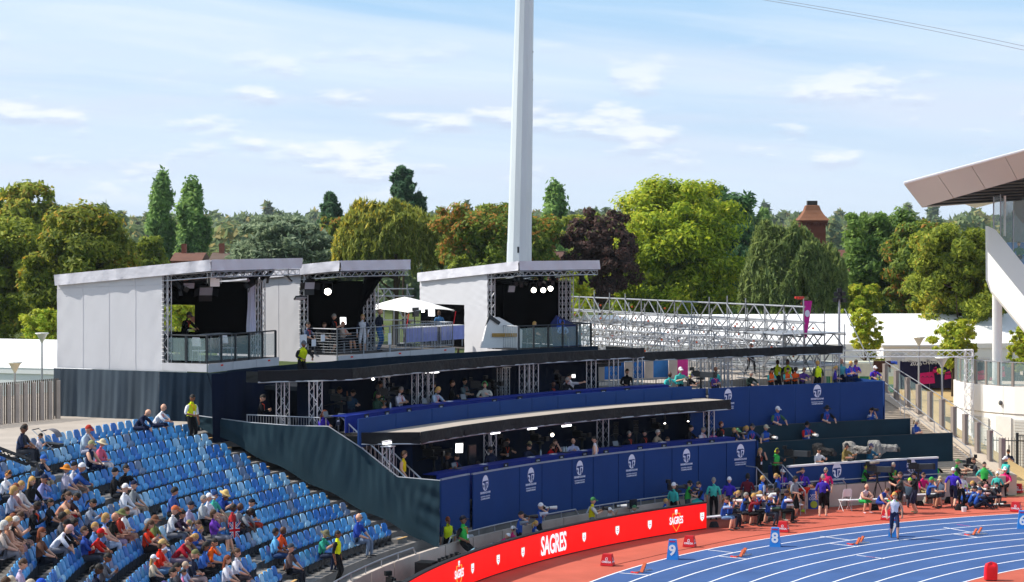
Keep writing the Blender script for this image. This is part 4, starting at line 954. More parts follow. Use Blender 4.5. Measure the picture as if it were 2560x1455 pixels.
# floodlight cluster post and pink flag
def cctv():
    p = yp(2098, 740, 108); c = Vector((p.x, p.y, 3.2)); t = thing('camera_post', 'slim post with a cluster of black lamps above the far canopy end', 'post', c)
    part('pole', MB().tube(c, c+UP*(p.z-3.2), .08, .06, 8), M_STEEL, t)
    for x, z in ((-.16, .1), (.16, .12), (0, .3), (-.2, -.2), (.2, -.22), (0, -.05)): part('lamp_head', MB().box((p.x+x, p.y-.1, p.z+z), (.22, .25, .2), x*2), M_DARK, t)
    q = yp(2018, 752, 104); c = Vector((q.x, q.y, 6.4)); t = thing('feather_flag', 'pink vertical banner with a white bull emblem at the scaffold end', 'flag', c)
    part('pole', MB().tube(c-Vector((.18, 0, 0)), Vector((q.x-.2, q.y, q.z)), .022), M_STEEL, t)
    zt = q.z; zb = yp(2018, 845, 104).z
    part('cloth', MB().grid(lambda a, b: (q.x-.17+a*(.42-.28*b), q.y+.03*math.sin(b*9), zt+(zb-zt)*b), 6, 16), mat('pink cloth', '#c92a93', .7, .2, var=.1), t, smooth=True)
    place('emblem', tile(ell(.12, .17, 16)).mesh('emblem', M_LITW), M_LITW, t, Vector((q.x+.0, q.y-.06, zt-.62)), Vector((1, 0, 0)))
    p = yp(2001, 745, 104); solo('red_camera', MB().box(p, (.32, .2, .14), .3).box(p-Vector((.2, 0, -.02)), (.12, .16, .1), .3), mat('red plastic', '#c23a30', .4), 'small red camera housing on top of the scaffold end', 'camera')
cctv()
# ------------------------------------------------------------------ stair with pillars at the end of the terrace
def right_stair():
    TH = 106.6; tt = lambda R: 106.4+(R-40.6)*.165
    def Rof(px):
        for _ in range(4): q = rth(px, tt(R_of(q)) if _ else TH); 
        return R_of(q), q.y
    t = thing('stair_balustrade', 'stepped row of grey-brown pillars with glass down the stair by the lawn', 'balustrade', pol(TH, 45, 2.4)); mp = mat('grey-brown pillar', '#8d837e', .6, .3, var=.06); prev = None
    for px, yt, yb in ((2212, 912, 985), (2240, 929, 1002), (2268, 947, 1020), (2296, 966, 1038), (2325, 984, 1057), (2355, 1003, 1075), (2384, 1021, 1095), (2413, 1040, 1115), (2444, 1060, 1135), (2475, 1080, 1155), (2505, 1098, 1178)):
        R, Y = Rof(px); z0 = .92+.318*(R-40.7); z1 = z0+1.42
        p = pol(tt(R), R); part('pillar', MB().box((p.x, p.y, (z0-.3+z1)/2), (.26, .2, z1-z0+.3), R_(TH)), mp, t)
        if prev:
            a, za, zb = prev; part('pane', MB().add([tuple(a+UP*(za+.18)), tuple(p+UP*(z0+.18)), tuple(p+UP*(z1-.06)), tuple(a+UP*(zb-.06))], [(0, 1, 2, 3)]), M_GLASS, t)
            part('handrail', MB().tube(a+UP*(zb+.1), p+UP*(z1+.1), .022), M_STEEL, t)
        prev = (p, z0, z1)
    f = MB(); P = []
    Ra, Rb = 51.6, 40.6; za, zb = .92+.318*10.9, .92
    f.add([tuple(pol(tt(r)+th, r, z)) for th in (.65, -.35) for r, z in ((Ra, za), (Rb, zb), (Rb, 0), (Ra, 2))], [(0, 1, 2, 3), (7, 6, 5, 4), (0, 4, 5, 1), (1, 5, 6, 2), (3, 7, 4, 0)])
    solo('stair_flank', f, mat('pale stair stone', '#c0b2a2', .9, .2, var=.1, scale=1.2), 'pale sloping concrete stair flank at the end of the terrace', 'wall')
    st = MB(); [st.arc(41.2+.2*i, 41.4+.2*i, 111.6, tt(41.3+.2*i)+.66, .3, 1.04+.0636*i, 2) for i in range(48)]; st.arc(50.8, 53, 111.54, 109.4, 2.5, 4.09, 2); struct('terrace_stair', st, MATS['pale stair stone'])
    for th, lab in ((108.9, 'steel handrail down the stair beside the dark green screens'),):
        pts = [pol(th, R, .95+.318*(R-40.6)+.95) for R in (50, 47.6)]+[pol(th, R, .95+.318*(R-40.6)+.95) for R in (47.2, 44.4, 41.2)]+[pol(th, 40.6, .95)]
        mb = MB().path(pts, .024)
        r = thing('handrail', lab, 'handrail', pol(th, 45, 2)); part('rail', mb, M_STEEL, r); part('rail', MB().path([p-UP*.45 for p in pts[:-1]], .016), M_STEEL, r)
        for p in pts[:-1]: part('post', MB().tube(p, p-UP*1.0, .02), M_STEEL, r)
right_stair()
# terraces of screens right of the lower deck
def screens():
    m = mat('dark teal screen cloth', (0.006, 0.030, 0.048), .8, .2, var=.2, scale=.9, bump=.15, bscale=4)
    def strip_(nm, lab, R, pxa, pxb, z0, z1):
        a, b = th_of(rp(pxa, R)), th_of(rp(pxb, R)); s = thing(nm, lab, 'screen', pol((a+b)/2, R, z0)); rr = random.Random(int(R*10)); Ln = (a-b)*PI/180*R
        def g(u, v): w = .02*math.sin(u*Ln*2+v*2)+.012*math.sin(u*Ln*6); return tuple(pol(a+(b-a)*u, R+w*v, z1+(z0-z1)*v+.01*math.sin(u*Ln*3)))
        part('sheet', MB().grid(g, 70, 6), m, s, smooth=True); part('top_tube', MB().path([pol(a+(b-a)*i/10, R+.02, z1) for i in range(11)], .022), M_DKSTEEL, s)
        for i in range(0, 11, 2): part('post', MB().tube(pol(a+(b-a)*i/10, R+.05, z0), pol(a+(b-a)*i/10, R+.05, z1), .024), M_DKSTEEL, s)
    strip_('cloth_screen', 'lower dark teal cloth screen behind the television cameras', 42.55, 1880, 2382, 1.0, 2.72)
    strip_('cloth_screen', 'upper dark teal cloth screen in front of the tall blue wall', 43.05, 1795, 2276, 2.2, 3.40)
    struct('camera_platform', MB().arc(RW+.2, 42.5, 125.0, 107.6, .7, .92, 8), M_DECK)
    w = thing('low_blue_wall', 'low blue wall with a white top edge in front of the television cameras', 'wall', pol(116, 40.6, .95)); a, b = th_of(rp(1970, 40.55)), th_of(rp(2345, 40.55))
    n = 4
    for i in range(n): part('panel', MB().arc(40.55, 40.6, a+(b-a)*i/n-.02, a+(b-a)*(i+1)/n+.02, .945, 1.82, 2), M_BLUE, w)
    part('top_edge', MB().arc(40.50, 40.66, a, b, 1.823, 1.90, 8), M_WHITE, w); part('end_panel', MB().hexa(pol(a+.06, 40.56, .945), radial(a)*1.2, tang(a)*-.05, UP*.875), M_BLUE, w)
    for px in (2092, 2278):
        p = rp(px, 40.55); logo(w, Vector((p.x, p.y, 1.56)), tang(th_of(p)), 1.15)
    part('rail', MB().path([pol(a+(b-a)*i/10, 40.35, 1.15) for i in range(11)], .022), M_STEEL, w)
    s = thing('platform_stair', 'small steel stair with pale handrails up to the camera platform', 'stair', pol(a+1.5, 40.2, 0))
    for th in (a+.5, a+2.6):
        bar = MB().path([pol(th, 41.3, 1.95), pol(th, 40.5, 1.95), pol(th-.2, 39.2, .95), pol(th-.2, 39.2, 0)], .026).path([pol(th, 40.5, .95), pol(th, 40.5, 1.95)], .022); part('handrail', bar, M_ALU, s)
    for i in range(4): part('tread', MB().arc(40.2-.28*i, 40.47-.28*i, a+.55, a+2.55, .72-.19*i, .76-.19*i, 1), M_DKSTEEL, s)
screens()
# ------------------------------------------------------------------ grandstand building on the right
def grandstand():
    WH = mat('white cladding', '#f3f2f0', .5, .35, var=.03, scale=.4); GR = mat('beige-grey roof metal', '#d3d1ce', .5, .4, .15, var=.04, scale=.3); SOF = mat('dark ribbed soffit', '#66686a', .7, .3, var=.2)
    g = thing('grandstand', 'white grandstand end with a beige overhanging roof and glass balustrades', 'building', (30, 108, 0)); cx, cy, r = 29.5, 112.0, 6.0
    # podium
    a0, a1 = 170, 300; n = 10
    for i in range(n):
        mb = MB().arc(r-.15, r, a0+(a1-a0)*i/n+.12, a0+(a1-a0)*(i+1)/n-.12, 0, 2.75, 2, (cx, cy)); part('cladding_panel', mb, WH, g)
        mb = MB().arc(r-.10, r+.05, a0+(a1-a0)*i/n+.1, a0+(a1-a0)*(i+1)/n-.1, 2.78, 4.15, 2, (cx, cy)); part('cladding_panel', mb, WH, g)
    part('podium_floor', MB().arc(0.2, r-.16, a0, a1, 3.95, 4.1, 16, (cx, cy)), M_CONC, g); part('podium_floor', MB().box((37, 116, 4.0), (16, 10, .2)), M_CONC, g)
    for i in range(16):
        t0, t1 = a0+(a1-a0)*i/16, a0+(a1-a0)*(i+1)/16
        part('balustrade_pane', MB().arc(r-.05, r-.03, t0+.7, t1-.7, 4.2, 5.35, 1, (cx, cy)), M_GLASS, g)
        p = Vector((cx+(r-.06)*math.cos(R_(t0)), cy+(r-.06)*math.sin(R_(t0)), 0)); part('balustrade_post', MB().box((p.x, p.y, 4.75), (.12, .12, 1.25), R_(t0)), mat('grey-brown pillar', '#8d837e'), g)
    part('balustrade_rail', MB().arc(r-.07, r-.01, a0, a1, 5.36, 5.41, 24, (cx, cy)), M_STEEL, g)
    def onpod(px): 
        dx = (px-1280)/F; A = 1+dx*dx; B = -2*(dx*cx+cy); Cc = cx*cx+cy*cy-(r+.04)**2; Y = (-B-math.sqrt(max(0, B*B-4*A*Cc)))/(2*A); return Vector((dx*Y, Y, 0))
    for pa, pb, z0, z1, nm, m in ((2432, 2470, .1, 2.5, 'louvre', '#c9c9c6'), (2489, 2527, 0, 2.62, 'door', '#dedddb'), (2535, 2575, .1, 2.5, 'louvre', '#c9c9c6')):
        p, q = onpod(pa), onpod(pb); d = part(nm, MB().hexa(p+UP*z0-Vector((0, .05, 0)), q-p, Vector((0, .06, 0)), UP*(z1-z0)), mat('panel '+m, m, .5, .3, var=.04), g)
        if nm == 'louvre':
            for k in range(16): z = z0+.08+k*.145; part('slat', MB().hexa(p+UP*z-Vector((0, .075, 0)), q-p, Vector((0, .03, 0)), UP*.09), mat('panel '+m, m), d)
        else: part('handle', MB().tube(p.lerp(q, .85)+UP*1.0-Vector((0, .09, 0)), p.lerp(q, .85)+UP*1.2-Vector((0, .09, 0)), .02), M_STEEL, d)
    p = onpod(2500); part('wall_lamp', MB().ball((p.x, p.y-.1, 3.3), (.10, .08, .13), 10, 6), SOF, g)
    # column and raker wall of the upper tier
    p = yp(2493, 740, 110); part('column', MB().tube((p.x, p.y, 4.1), (p.x, p.y, 9.6), .25, .25, 20), WH, g, smooth=False)
    P = lambda x, y, Y=109.0: yp(x, y, Y)
    Q = lambda x, y: yp(x, y, 109.0-(x-2470)*.03)
    pts = [Q(2470, 565), Q(2471, 700), Q(2482, 730), Q(2600, 872), Q(2900, 1150), Q(2900, 1000), Q(2600, 712), Q(2490, 575)]
    part('raker_wall', MB().prism(pts, (0, .6, 0)), WH, g); part('seam', MB().prism([Q(2521, 660)-Vector((0, .03, 0)), Q(2522, 660)-Vector((0, .03, 0)), Q(2522, 770)-Vector((0, .03, 0)), Q(2521, 770)-Vector((0, .03, 0))], (0, .01, 0)), M_CONC, g)
    part('tier_slab', MB().add([tuple(P(2570, 656)+UP*-.5), tuple(P(2900, 990)+UP*-.5), tuple(P(2900, 990)+Vector((0, 8, -.5))), tuple(P(2570, 656)+Vector((2, 8, -.5)))], [(0, 1, 2, 3)]), M_CONC, g)
    # glazing
    for i, (xa, xb) in enumerate(((2484, 2500), (2502, 2532), (2534, 2566), (2568, 2600), (2602, 2640))):
        ya, yb = 575+(xa-2490)*1.22, 575+(xb-2490)*1.22
        part('pane', MB().prism([P(xa, max(ya, 570), 108.9), P(xb, yb, 108.9), P(xb, yb-98, 108.9), P(xa, max(ya-98, 478), 108.9)], (0, .02, 0)), M_GLASS, g)
        part('mullion', MB().tube(P(xb+1, yb, 108.88), P(xb+1, yb-102, 108.88), .03), M_STEEL, g)
    part('mullion', MB().tube(P(2484, 575, 108.85), P(2484, 476, 108.85), .04), M_STEEL, g); part('mullion', MB().tube(P(2512, 470, 110), P(2512, 590, 110), .07), WH, g)
    part('glass_wall', MB().prism([P(2500, 470, 113), P(2700, 420, 113), P(2700, 760, 113), P(2500, 590, 113)], (0, .03, 0)), mat('tinted glass', '#5d7a80', .08, .6, alpha=.5, var=0), g)
    part('back_wall', MB().prism([P(2535, 500, 118), P(2800, 440, 118), P(2800, 900, 118), P(2535, 640, 118)], (0, .2, 0)), WH, g)
    for k in range(5): part('seat_row', MB().hexa(P(2545+18*k, 640+22*k, 110.5), (1.2, 0, 0), (0, 5, 0), (0, 0, .7)), M_SEATS['deep'], g)
    # roof
    T = [P(2260, 460, 104), P(2560, 378, 104), P(3100, 230, 104)]; Bt = [P(2305, 518, 105.2), P(2560, 447, 105.2), P(3100, 290, 105.2)]
    for i in range(10):
        u0, u1 = i/10, (i+1)/10; s = lambda A, u: A[0].lerp(A[2], u) if True else None
        a, b, c, d = s(T, u0), s(T, u1), s(Bt, u1), s(Bt, u0); e = (b-a).normalized()*.012
        part('fascia_panel', MB().prism([a+e, b-e, c-e, d+e], (0, .15, 0)), GR, g)
    part('roof_edge', MB().tube(T[0]+UP*.04, T[2]+UP*.04, .07), M_WHITE, g)
    back = Vector((6.0, 14, -.8))
    part('roof_top', MB().add([tuple(T[0]+UP*.02), tuple(T[2]+UP*.02), tuple(T[2]+back*1.2), tuple(T[0]+back*1.2)], [(0, 1, 2, 3)]), GR, g)
    so = Vector((7.5, 9.0, .55))
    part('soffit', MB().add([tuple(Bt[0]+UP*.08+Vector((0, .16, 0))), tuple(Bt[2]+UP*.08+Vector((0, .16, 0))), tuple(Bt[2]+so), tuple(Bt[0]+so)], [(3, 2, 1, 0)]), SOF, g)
    for i in range(22):
        q = Bt[0].lerp(Bt[2], .02+i/24); part('soffit_rib', MB().tube(q+UP*.02+Vector((0, .2, 0)), q+so*.98-UP*.05, .06, n=4), M_DKSTEEL, g)
    part('soffit_edge', MB().hexa(Bt[0]+Vector((0, .16, -.02)), so, Vector((0, -.12, 0)), UP*.2), GR, g)
    for k in range(3): part('ceiling_panel', MB().hexa(P(2500+40*k, 452-9*k, 107.5), (.9, 0, .25), (0, 4, 0), (0, 0, .05)), GR, g)
grandstand()
# gantry of lattice beam from the canopy to the podium
def gantry():
    a, b = yp(2095, 884, 104.3), yp(2432, 884, 104.3); t = thing('gantry', 'white lattice beam on a lattice leg in front of the podium', 'gantry', (b.x, b.y, .1))
    part('beam', truss(MB(), a, b, .32, .024, .014, UP, .45), M_WHITE, t); part('leg', truss(MB(), (b.x-.2, b.y, .1), (b.x-.2, b.y, b.z+.2), .36, .022, .012, (0, 1, 0), .4), M_WHITE, t)
gantry()
def banner_fence():
    Y = 122; a, b = yp(2250, 590, Y), yp(2620, 590, Y); t = thing('banner_fence', 'dark navy printed fence banner with white words and pink pattern behind the lawn', 'fence', (a.x, Y, 3.0)); m = mat('navy banner print', '#1b1c44', .7, .2, var=.1); n = 5
    for i in range(n):
        p = a.lerp(b, i/n); q = a.lerp(b, (i+1)/n); part('banner', MB().hexa((p.x+.02, Y, 3.05), (q.x-p.x-.04, 0, 0), (0, .04, 0), (0, 0, 1.55)), m, t); part('post', MB().tube((p.x, Y+.08, 3.0), (p.x, Y+.08, 4.7), .03), M_STEEL, t)
    for s, px, py, sz in (('BIRMINGHAM', 2290, 901, .26), ('2026', 2290, 909, .34), ('EUROPEAN', 2338, 900, .2), ('CHAMPIONSHIPS', 2350, 907, .26), ('EUROPEAN', 2452, 896, .2), ('CHAMPIONSHIPS', 2465, 902, .26)):
        p = yp(px, py, Y-.02); place('lettering', text_mesh(s, sz, .004, .004), M_LITW, t, p, Vector((1, 0, 0)))
    rr = random.Random(3); pk = mat('pink print', '#d01f78', .7, .2)
    for px, py, w, h in ((2318, 945, .9, .75), (2350, 930, .35, .3), (2338, 925, .3, .4), (2370, 938, .4, .5), (2452, 938, .5, .6), (2505, 930, .4, .7), (2480, 945, .3, .3)):
        p = yp(px, py, Y-.02); me = tile([(-w/2, -h/2), (w/2, -h/2+.08), (w/2-.08, h/2), (-w/2+.03, h/2-.1)]).mesh('pink_pattern', pk); place('pink_pattern', me, pk, t, p, Vector((1, 0, 0)))
        for i in range(3):
            o = place('leaf_mark', tile([(-.12, 0), (0, .10), (.12, 0), (0, .04)], .005, .003).mesh('leaf_mark', m), m, t, p+Vector(((i-1)*w*.28, -.001, .02)), Vector((1, 0, 0)))
banner_fence()
def white_hut():
    p = yp(2265, 890, 124); t = thing('site_cabin', 'small white flat-roofed cabin behind the banner fence', 'cabin', (p.x+.5, p.y, 3.0))
    part('body', MB().box((p.x+1.0, 125.6, 4.1), (4.5, 2.4, 2.4)), M_WHITE, t); part('roof', MB().box((p.x+1.0, 125.6, 5.36), (4.7, 2.6, .1)), M_PVC, t); part('door', MB().box((p.x-.4, 124.38, 3.95), (.8, .04, 1.9)), M_PANELF, t)
white_hut()
def ambulance():
    c = gp(2212, 1030, 3.2); Y = 109.5; x0 = (2168-1280)*Y/F; L = 5.6; t = thing('ambulance', 'white yellow and green ambulance with blue lights behind the stair pillars', 'ambulance', (x0, Y, 3.2)); zt = 11.8-(908-590)*Y/F
    x1 = (2246-1280)*Y/F; x0 = x1-L; yl = mat('ambulance yellow', '#c9c91e', .4, .4); gr = mat('ambulance green', '#1f7d4a', .4, .4)
    part('body', MB().prism([(x0+1.2, Y, 3.6), (x1, Y, 3.6), (x1, Y, zt-.12), (x1-.2, Y, zt), (x0+1.5, Y, zt), (x0+1.2, Y, zt-.3)], (0, 2.1, 0)), mat('ambulance white', '#dcdcc8', .35, .45), t)
    part('cab', MB().prism([(x0, Y+.1, 3.6), (x0+1.2, Y+.1, 3.6), (x0+1.2, Y+.1, zt-.4), (x0+.75, Y+.1, zt-.45), (x0+.3, Y+.1, 4.6), (x0, Y+.1, 4.4)], (0, 1.9, 0)), MATS['ambulance white'], t)
    for i in range(9):
        for j in range(2): part('check', MB().hexa((x1-.02-.5*(i+1)+.01, Y-.012, 3.72+.42*j), (.48, 0, 0), (0, .01, 0), (0, 0, .41)), yl if (i+j) % 2 else gr, t)
    part('window', MB().hexa((x1-1.3, Y-.015, 4.75), (.9, 0, 0), (0, .01, 0), (0, 0, .6)), M_LENS, t); part('light_bar', MB().box((x1-.25, Y+.3, zt+.02), (.4, .6, .16)), mat('blue lamp', '#1f5fd8', .2, .5), t)
    for wx in (x0+.9, x1-1.3): w = part('wheel', MB().lathe((wx, Y-.02, 3.55), [(.36, 0), (.36, .22)], 14, (0, 1, 0)), M_DARK, t); part('rim', MB().lathe((wx, Y-.035, 3.55), [(.2, 0), (.18, .02)], 12, (0, 1, 0)), M_SILVER, w)
ambulance()
def gate():
    a = gp(2543, 1188, 0); t = thing('metal_gate', 'dark barred steel gate at the stair foot by the podium', 'gate', a); b = a+Vector((3.2, -1.0, 0))
    part('post', MB().box((a.x, a.y, 1.05), (.12, .12, 2.1)), M_DKSTEEL, t); d = b-a
    for z in (.15, 1.95): part('rail', MB().tube(a+UP*z, b+UP*z, .03), M_DKSTEEL, t)
    for i in range(1, 24): part('bar', MB().tube(a+d*(i/24)+UP*.15, a+d*(i/24)+UP*1.95, .012, n=4), M_DKSTEEL, t)
    f = thing('barred_fence', 'dark barred fence behind the glass stair pillars', 'fence', gp(2440, 1150, 0)); p, q = Vector((23.2, 104, .2)), Vector((26.0, 103, .2))
    for z in (.15, 1.6): part('rail', MB().tube(p+UP*z, q+UP*z, .025), M_DKSTEEL, f)
    for i in range(22): part('bar', MB().tube(p.lerp(q, i/21), p.lerp(q, i/21)+UP*1.75, .012, n=4), M_DKSTEEL, f)
gate()
# ------------------------------------------------------------------ trees
LEAFK = 3.1
def leafmat(name, a, b, c=None, cshare=0.0, rough=.65, lowf=.18):
    a, b, c = (tuple(min(.6, q*LEAFK*k) for q, k in zip(x, (.97, 1, .85))) if x else None for x in (a, b, c))
    m = bpy.data.materials.new('leaves '+name); m.use_nodes = True; N = m.node_tree.nodes; L = m.node_tree.links; P = N['Principled BSDF']
    ge = N.new('ShaderNodeNewGeometry'); rp_ = N.new('ShaderNodeValToRGB'); e = rp_.color_ramp.elements
    e[0].color = (*a, 1); e[1].color = (*b, 1); e[0].position = 0.05; e[1].position = 1-cshare-.02 if c else 1.0
    if c: x = e.new(1-cshare); x.color = (*c, 1)
    tc = N.new('ShaderNodeTexCoord'); n = N.new('ShaderNodeTexNoise'); n.inputs['Scale'].default_value = lowf; n.inputs['Detail'].default_value = 3; L.new(tc.outputs['Object'], n.inputs[0])
    mr = N.new('ShaderNodeMapRange'); mr.inputs[1].default_value = .35; mr.inputs[2].default_value = .65; mr.inputs[3].default_value = -.28; mr.inputs[4].default_value = .28; L.new(n.outputs[0], mr.inputs[0])
    ad = N.new('ShaderNodeMath'); ad.operation = 'ADD'; ad.use_clamp = True; L.new(ge.outputs['Random Per Island'], ad.inputs[0]); L.new(mr.outputs[0], ad.inputs[1])
    L.new(ad.outputs[0], rp_.inputs[0]); L.new(rp_.outputs[0], P.inputs['Base Color']); P.inputs['Roughness'].default_value = rough; P.inputs['Specular IOR Level'].default_value = .25
    tr = N.new('ShaderNodeBsdfTranslucent'); hs = N.new('ShaderNodeHueSaturation'); hs.inputs['Value'].default_value = 1.25; hs.inputs['Hue'].default_value = .485; L.new(rp_.outputs[0], hs.inputs['Color']); L.new(hs.outputs[0], tr.inputs[0])
    mx = N.new('ShaderNodeMixShader'); mx.inputs[0].default_value = .44; L.new(P.outputs[0], mx.inputs[1]); L.new(tr.outputs[0], mx.inputs[2]); L.new(mx.outputs[0], N['Material Output'].inputs[0])
    return m
LM = {'olive': leafmat('olive', (.035, .052, .006), (.135, .148, .020), (.18, .13, .02), .04),
      'chestnut': leafmat('chestnut', (.030, .045, .006), (.118, .124, .016), (.17, .105, .015), .05),
      'mid': leafmat('mid', (.022, .046, .012), (.078, .118, .028)),
      'dark': leafmat('dark', (.010, .030, .014), (.040, .080, .032)),
      'yellow': leafmat('yellow', (.040, .070, .005), (.165, .190, .015), (.26, .23, .02), .08),
      'willow': leafmat('willow', (.040, .055, .010), (.130, .135, .030), (.22, .16, .02), .05),
      'birch': leafmat('birch', (.030, .048, .016), (.095, .115, .040)),
      'rust': leafmat('rust', (.028, .050, .008), (.090, .108, .018), (.17, .080, .018), .16),
      'purple': leafmat('purple', (.014, .009, .009), (.052, .026, .026), (.05, .06, .02), .10),
      'poplar': leafmat('poplar', (.030, .062, .022), (.098, .150, .050)),
      'conifer': leafmat('conifer', (.014, .036, .024), (.048, .086, .048)),
      'cedar': leafmat('cedar', (.040, .058, .042), (.130, .155, .115)),
      'gold': leafmat('gold', (.080, .075, .006), (.26, .20, .02)),
      'lime': leafmat('lime', (.070, .110, .008), (.24, .26, .022), (.30, .17, .02), .05),
      'far': leafmat('far', (.030, .048, .030), (.085, .105, .050), (.13, .11, .05), .10, lowf=.03)}
M_BARK = mat('bark', '#4a3d31', .9, .1, var=.25, scale=2, bump=.5, bscale=12)
def leaf_cloud(pts, nrm, size, asp, r, hang=None, jit=.6):
    n = len(pts); a = r.normal(size=(n, 3)); nn = nrm+jit*a; nn /= np.linalg.norm(nn, axis=1)[:, None]+1e-9
    if hang is None:
        x = np.cross(nn, r.normal(size=(n, 3)))
    else: x = np.tile(np.array(hang), (n, 1))+.25*r.normal(size=(n, 3)); x = x-nn*(x*nn).sum(1)[:, None]
    x /= np.linalg.norm(x, axis=1)[:, None]+1e-9; y = np.cross(nn, x); s = size*(.6+.8*r.random(n))[:, None]
    x = x*s*asp; y = y*s; v = np.empty((n, 4, 3)); bend = nn*s*.25
    v[:, 0] = pts-x; v[:, 1] = pts-y*.5-bend; v[:, 2] = pts+x; v[:, 3] = pts+y*.5-bend*0
    return v.reshape(-1, 3)
def quads_mesh(name, v, m):
    n = len(v)//4; me = bpy.data.meshes.new(name); me.vertices.add(4*n); me.vertices.foreach_set('co', v.astype(np.float32).ravel()); me.loops.add(4*n); me.polygons.add(n)
    me.loops.foreach_set('vertex_index', np.arange(4*n, dtype=np.int32)); me.polygons.foreach_set('loop_start', np.arange(0, 4*n, 4, dtype=np.int32)); me.polygons.foreach_set('loop_total', np.full(n, 4, dtype=np.int32))
    me.update(calc_edges=True); me.materials.append(m); return me
def crown_pts(kind, W, D, Hc, n, r):
    """leaf positions and outward directions of a crown W wide, D deep, Hc high, base at z=0"""
    P, Nn = [], []
    def clump(c, rad, k, flat=1.0, out=None):
        d = r.normal(size=(k, 3)); d /= np.linalg.norm(d, axis=1)[:, None]; rr = rad*(.25+.75*np.minimum(np.abs(r.normal(size=k)), 1.55)*.95)[:, None]; q = d*rr; q[:, 2] *= flat
        P.append(c+q); o = d+np.array([0, 0, .35]); Nn.append(o if out is None else o+out)
    if kind in ('broad', 'loose'):
        nc = 84 if kind == 'broad' else 64
        lob = [(r.normal(size=3)*np.array([.28*W, .28*D, .16*Hc])+np.array([0, 0, .52*Hc]), r.uniform(.24, .40)) for _ in range(7)]
        lob.append((np.array([0, 0, .5*Hc]), .42)); lob.append((np.array([0, 0, .75*Hc]), .30))
        cs = []
        while len(cs) < nc*2.2:
            c, s = lob[r.integers(len(lob))]; d = r.normal(size=3); d /= np.linalg.norm(d); q = c+d*np.array([s*W, s*D, s*Hc])*(.80+.22*r.random()+(.22 if r.random() < .14 else 0))
            if (q[0]/(W*.5))**2+(q[1]/(D*.5))**2 < 1.0 and .02*Hc < q[2] < Hc*.985: cs.append((q, d))
        tot = sum(1 for _ in cs)
        for q, d in cs: rad = min(W, Hc)*r.uniform(.05, .11)*(1.0 if kind == 'broad' else .85); clump(q, rad, int(n/tot*r.uniform(.6, 1.4)), .75, d*.8)
    elif kind == 'willow':
        ns = int(n/26); 
        for _ in range(ns):
            t = r.random()*2*PI; s = r.random()**.5; x, y = s*W/2*math.cos(t), s*D/2*math.sin(t); ztop = Hc*(1-.34*s**3-.05*r.random())*(.92+.08*math.sin(5*t+9*s)); ln = Hc*r.uniform(.12, .34)
            lobes = .5+.5*math.sin(t*6+s*9); ztop -= .10*Hc*lobes; lb = math.sin(x/W*17+2*math.sin(y/W*9))*math.sin(y/W*15+1); ztop += .09*Hc*lb
            k = 26; u = r.random(k); q = np.c_[x+.12*W*.06*r.normal(size=k), y+.12*W*.06*r.normal(size=k), ztop-ln*u]; P.append(q); Nn.append(np.tile([x, y, .4*W], (k, 1))/(abs(x)+abs(y)+.4*W)+.3*r.normal(size=(k, 3)))
    elif kind == 'poplar':
        for _ in range(70):
            z = Hc*r.random()**.85; rad = W*.5*(math.sin(PI*min(1, (.12+z/Hc*.86)))**.7)*r.random()**.4*(.65+.65*r.random()); t = r.random()*2*PI; c = np.array([rad*math.cos(t), rad*math.sin(t), z*.97]); 
            k = int(n/70); d = r.normal(size=(k, 3))*np.array([.09*W, .09*W, .05*Hc]); P.append(c+d); Nn.append(np.tile([math.cos(t), math.sin(t), .5], (k, 1)))
    elif kind == 'conifer':
        nb = 62
        for i in range(nb):
            z = Hc*(i/nb)**.9; Lb = W*.55*(1-z/Hc)**.75*r.uniform(.55, 1.1)+.25; t = r.random()*2*PI; k = int(n/nb); u = r.random(k)**.7
            q = np.c_[Lb*u*math.cos(t), Lb*u*math.sin(t), z+.55*Lb*u*u*1.3+0*u]+r.normal(size=(k, 3))*(.06+.09*Lb*(1-u))[:, None]*np.array([1, 1, .8]); P.append(q); Nn.append(np.tile([math.cos(t)*.6, math.sin(t)*.6, .8], (k, 1)))
    elif kind == 'cedar':
        nb = 90
        for i in range(nb):
            z = Hc*r.random()**.8; Lb = W*.52*(1-(z/Hc)**2*.55)*r.uniform(.5, 1.05); t = r.random()*2*PI; k = int(n/nb); u = .25+.75*r.random(k); wd = Lb*.22*np.sin(PI*np.clip(u, 0, .97))
            s = r.normal(size=k)*wd; q = np.c_[Lb*u*math.cos(t)-s*math.sin(t), Lb*u*math.sin(t)+s*math.cos(t), z+.10*Lb*u-.10*Lb*u*u+.05*Lb*r.normal(size=k)]; P.append(q); Nn.append(np.tile([.1, .1, 1], (k, 1)))
    return np.concatenate(P), np.concatenate(Nn)
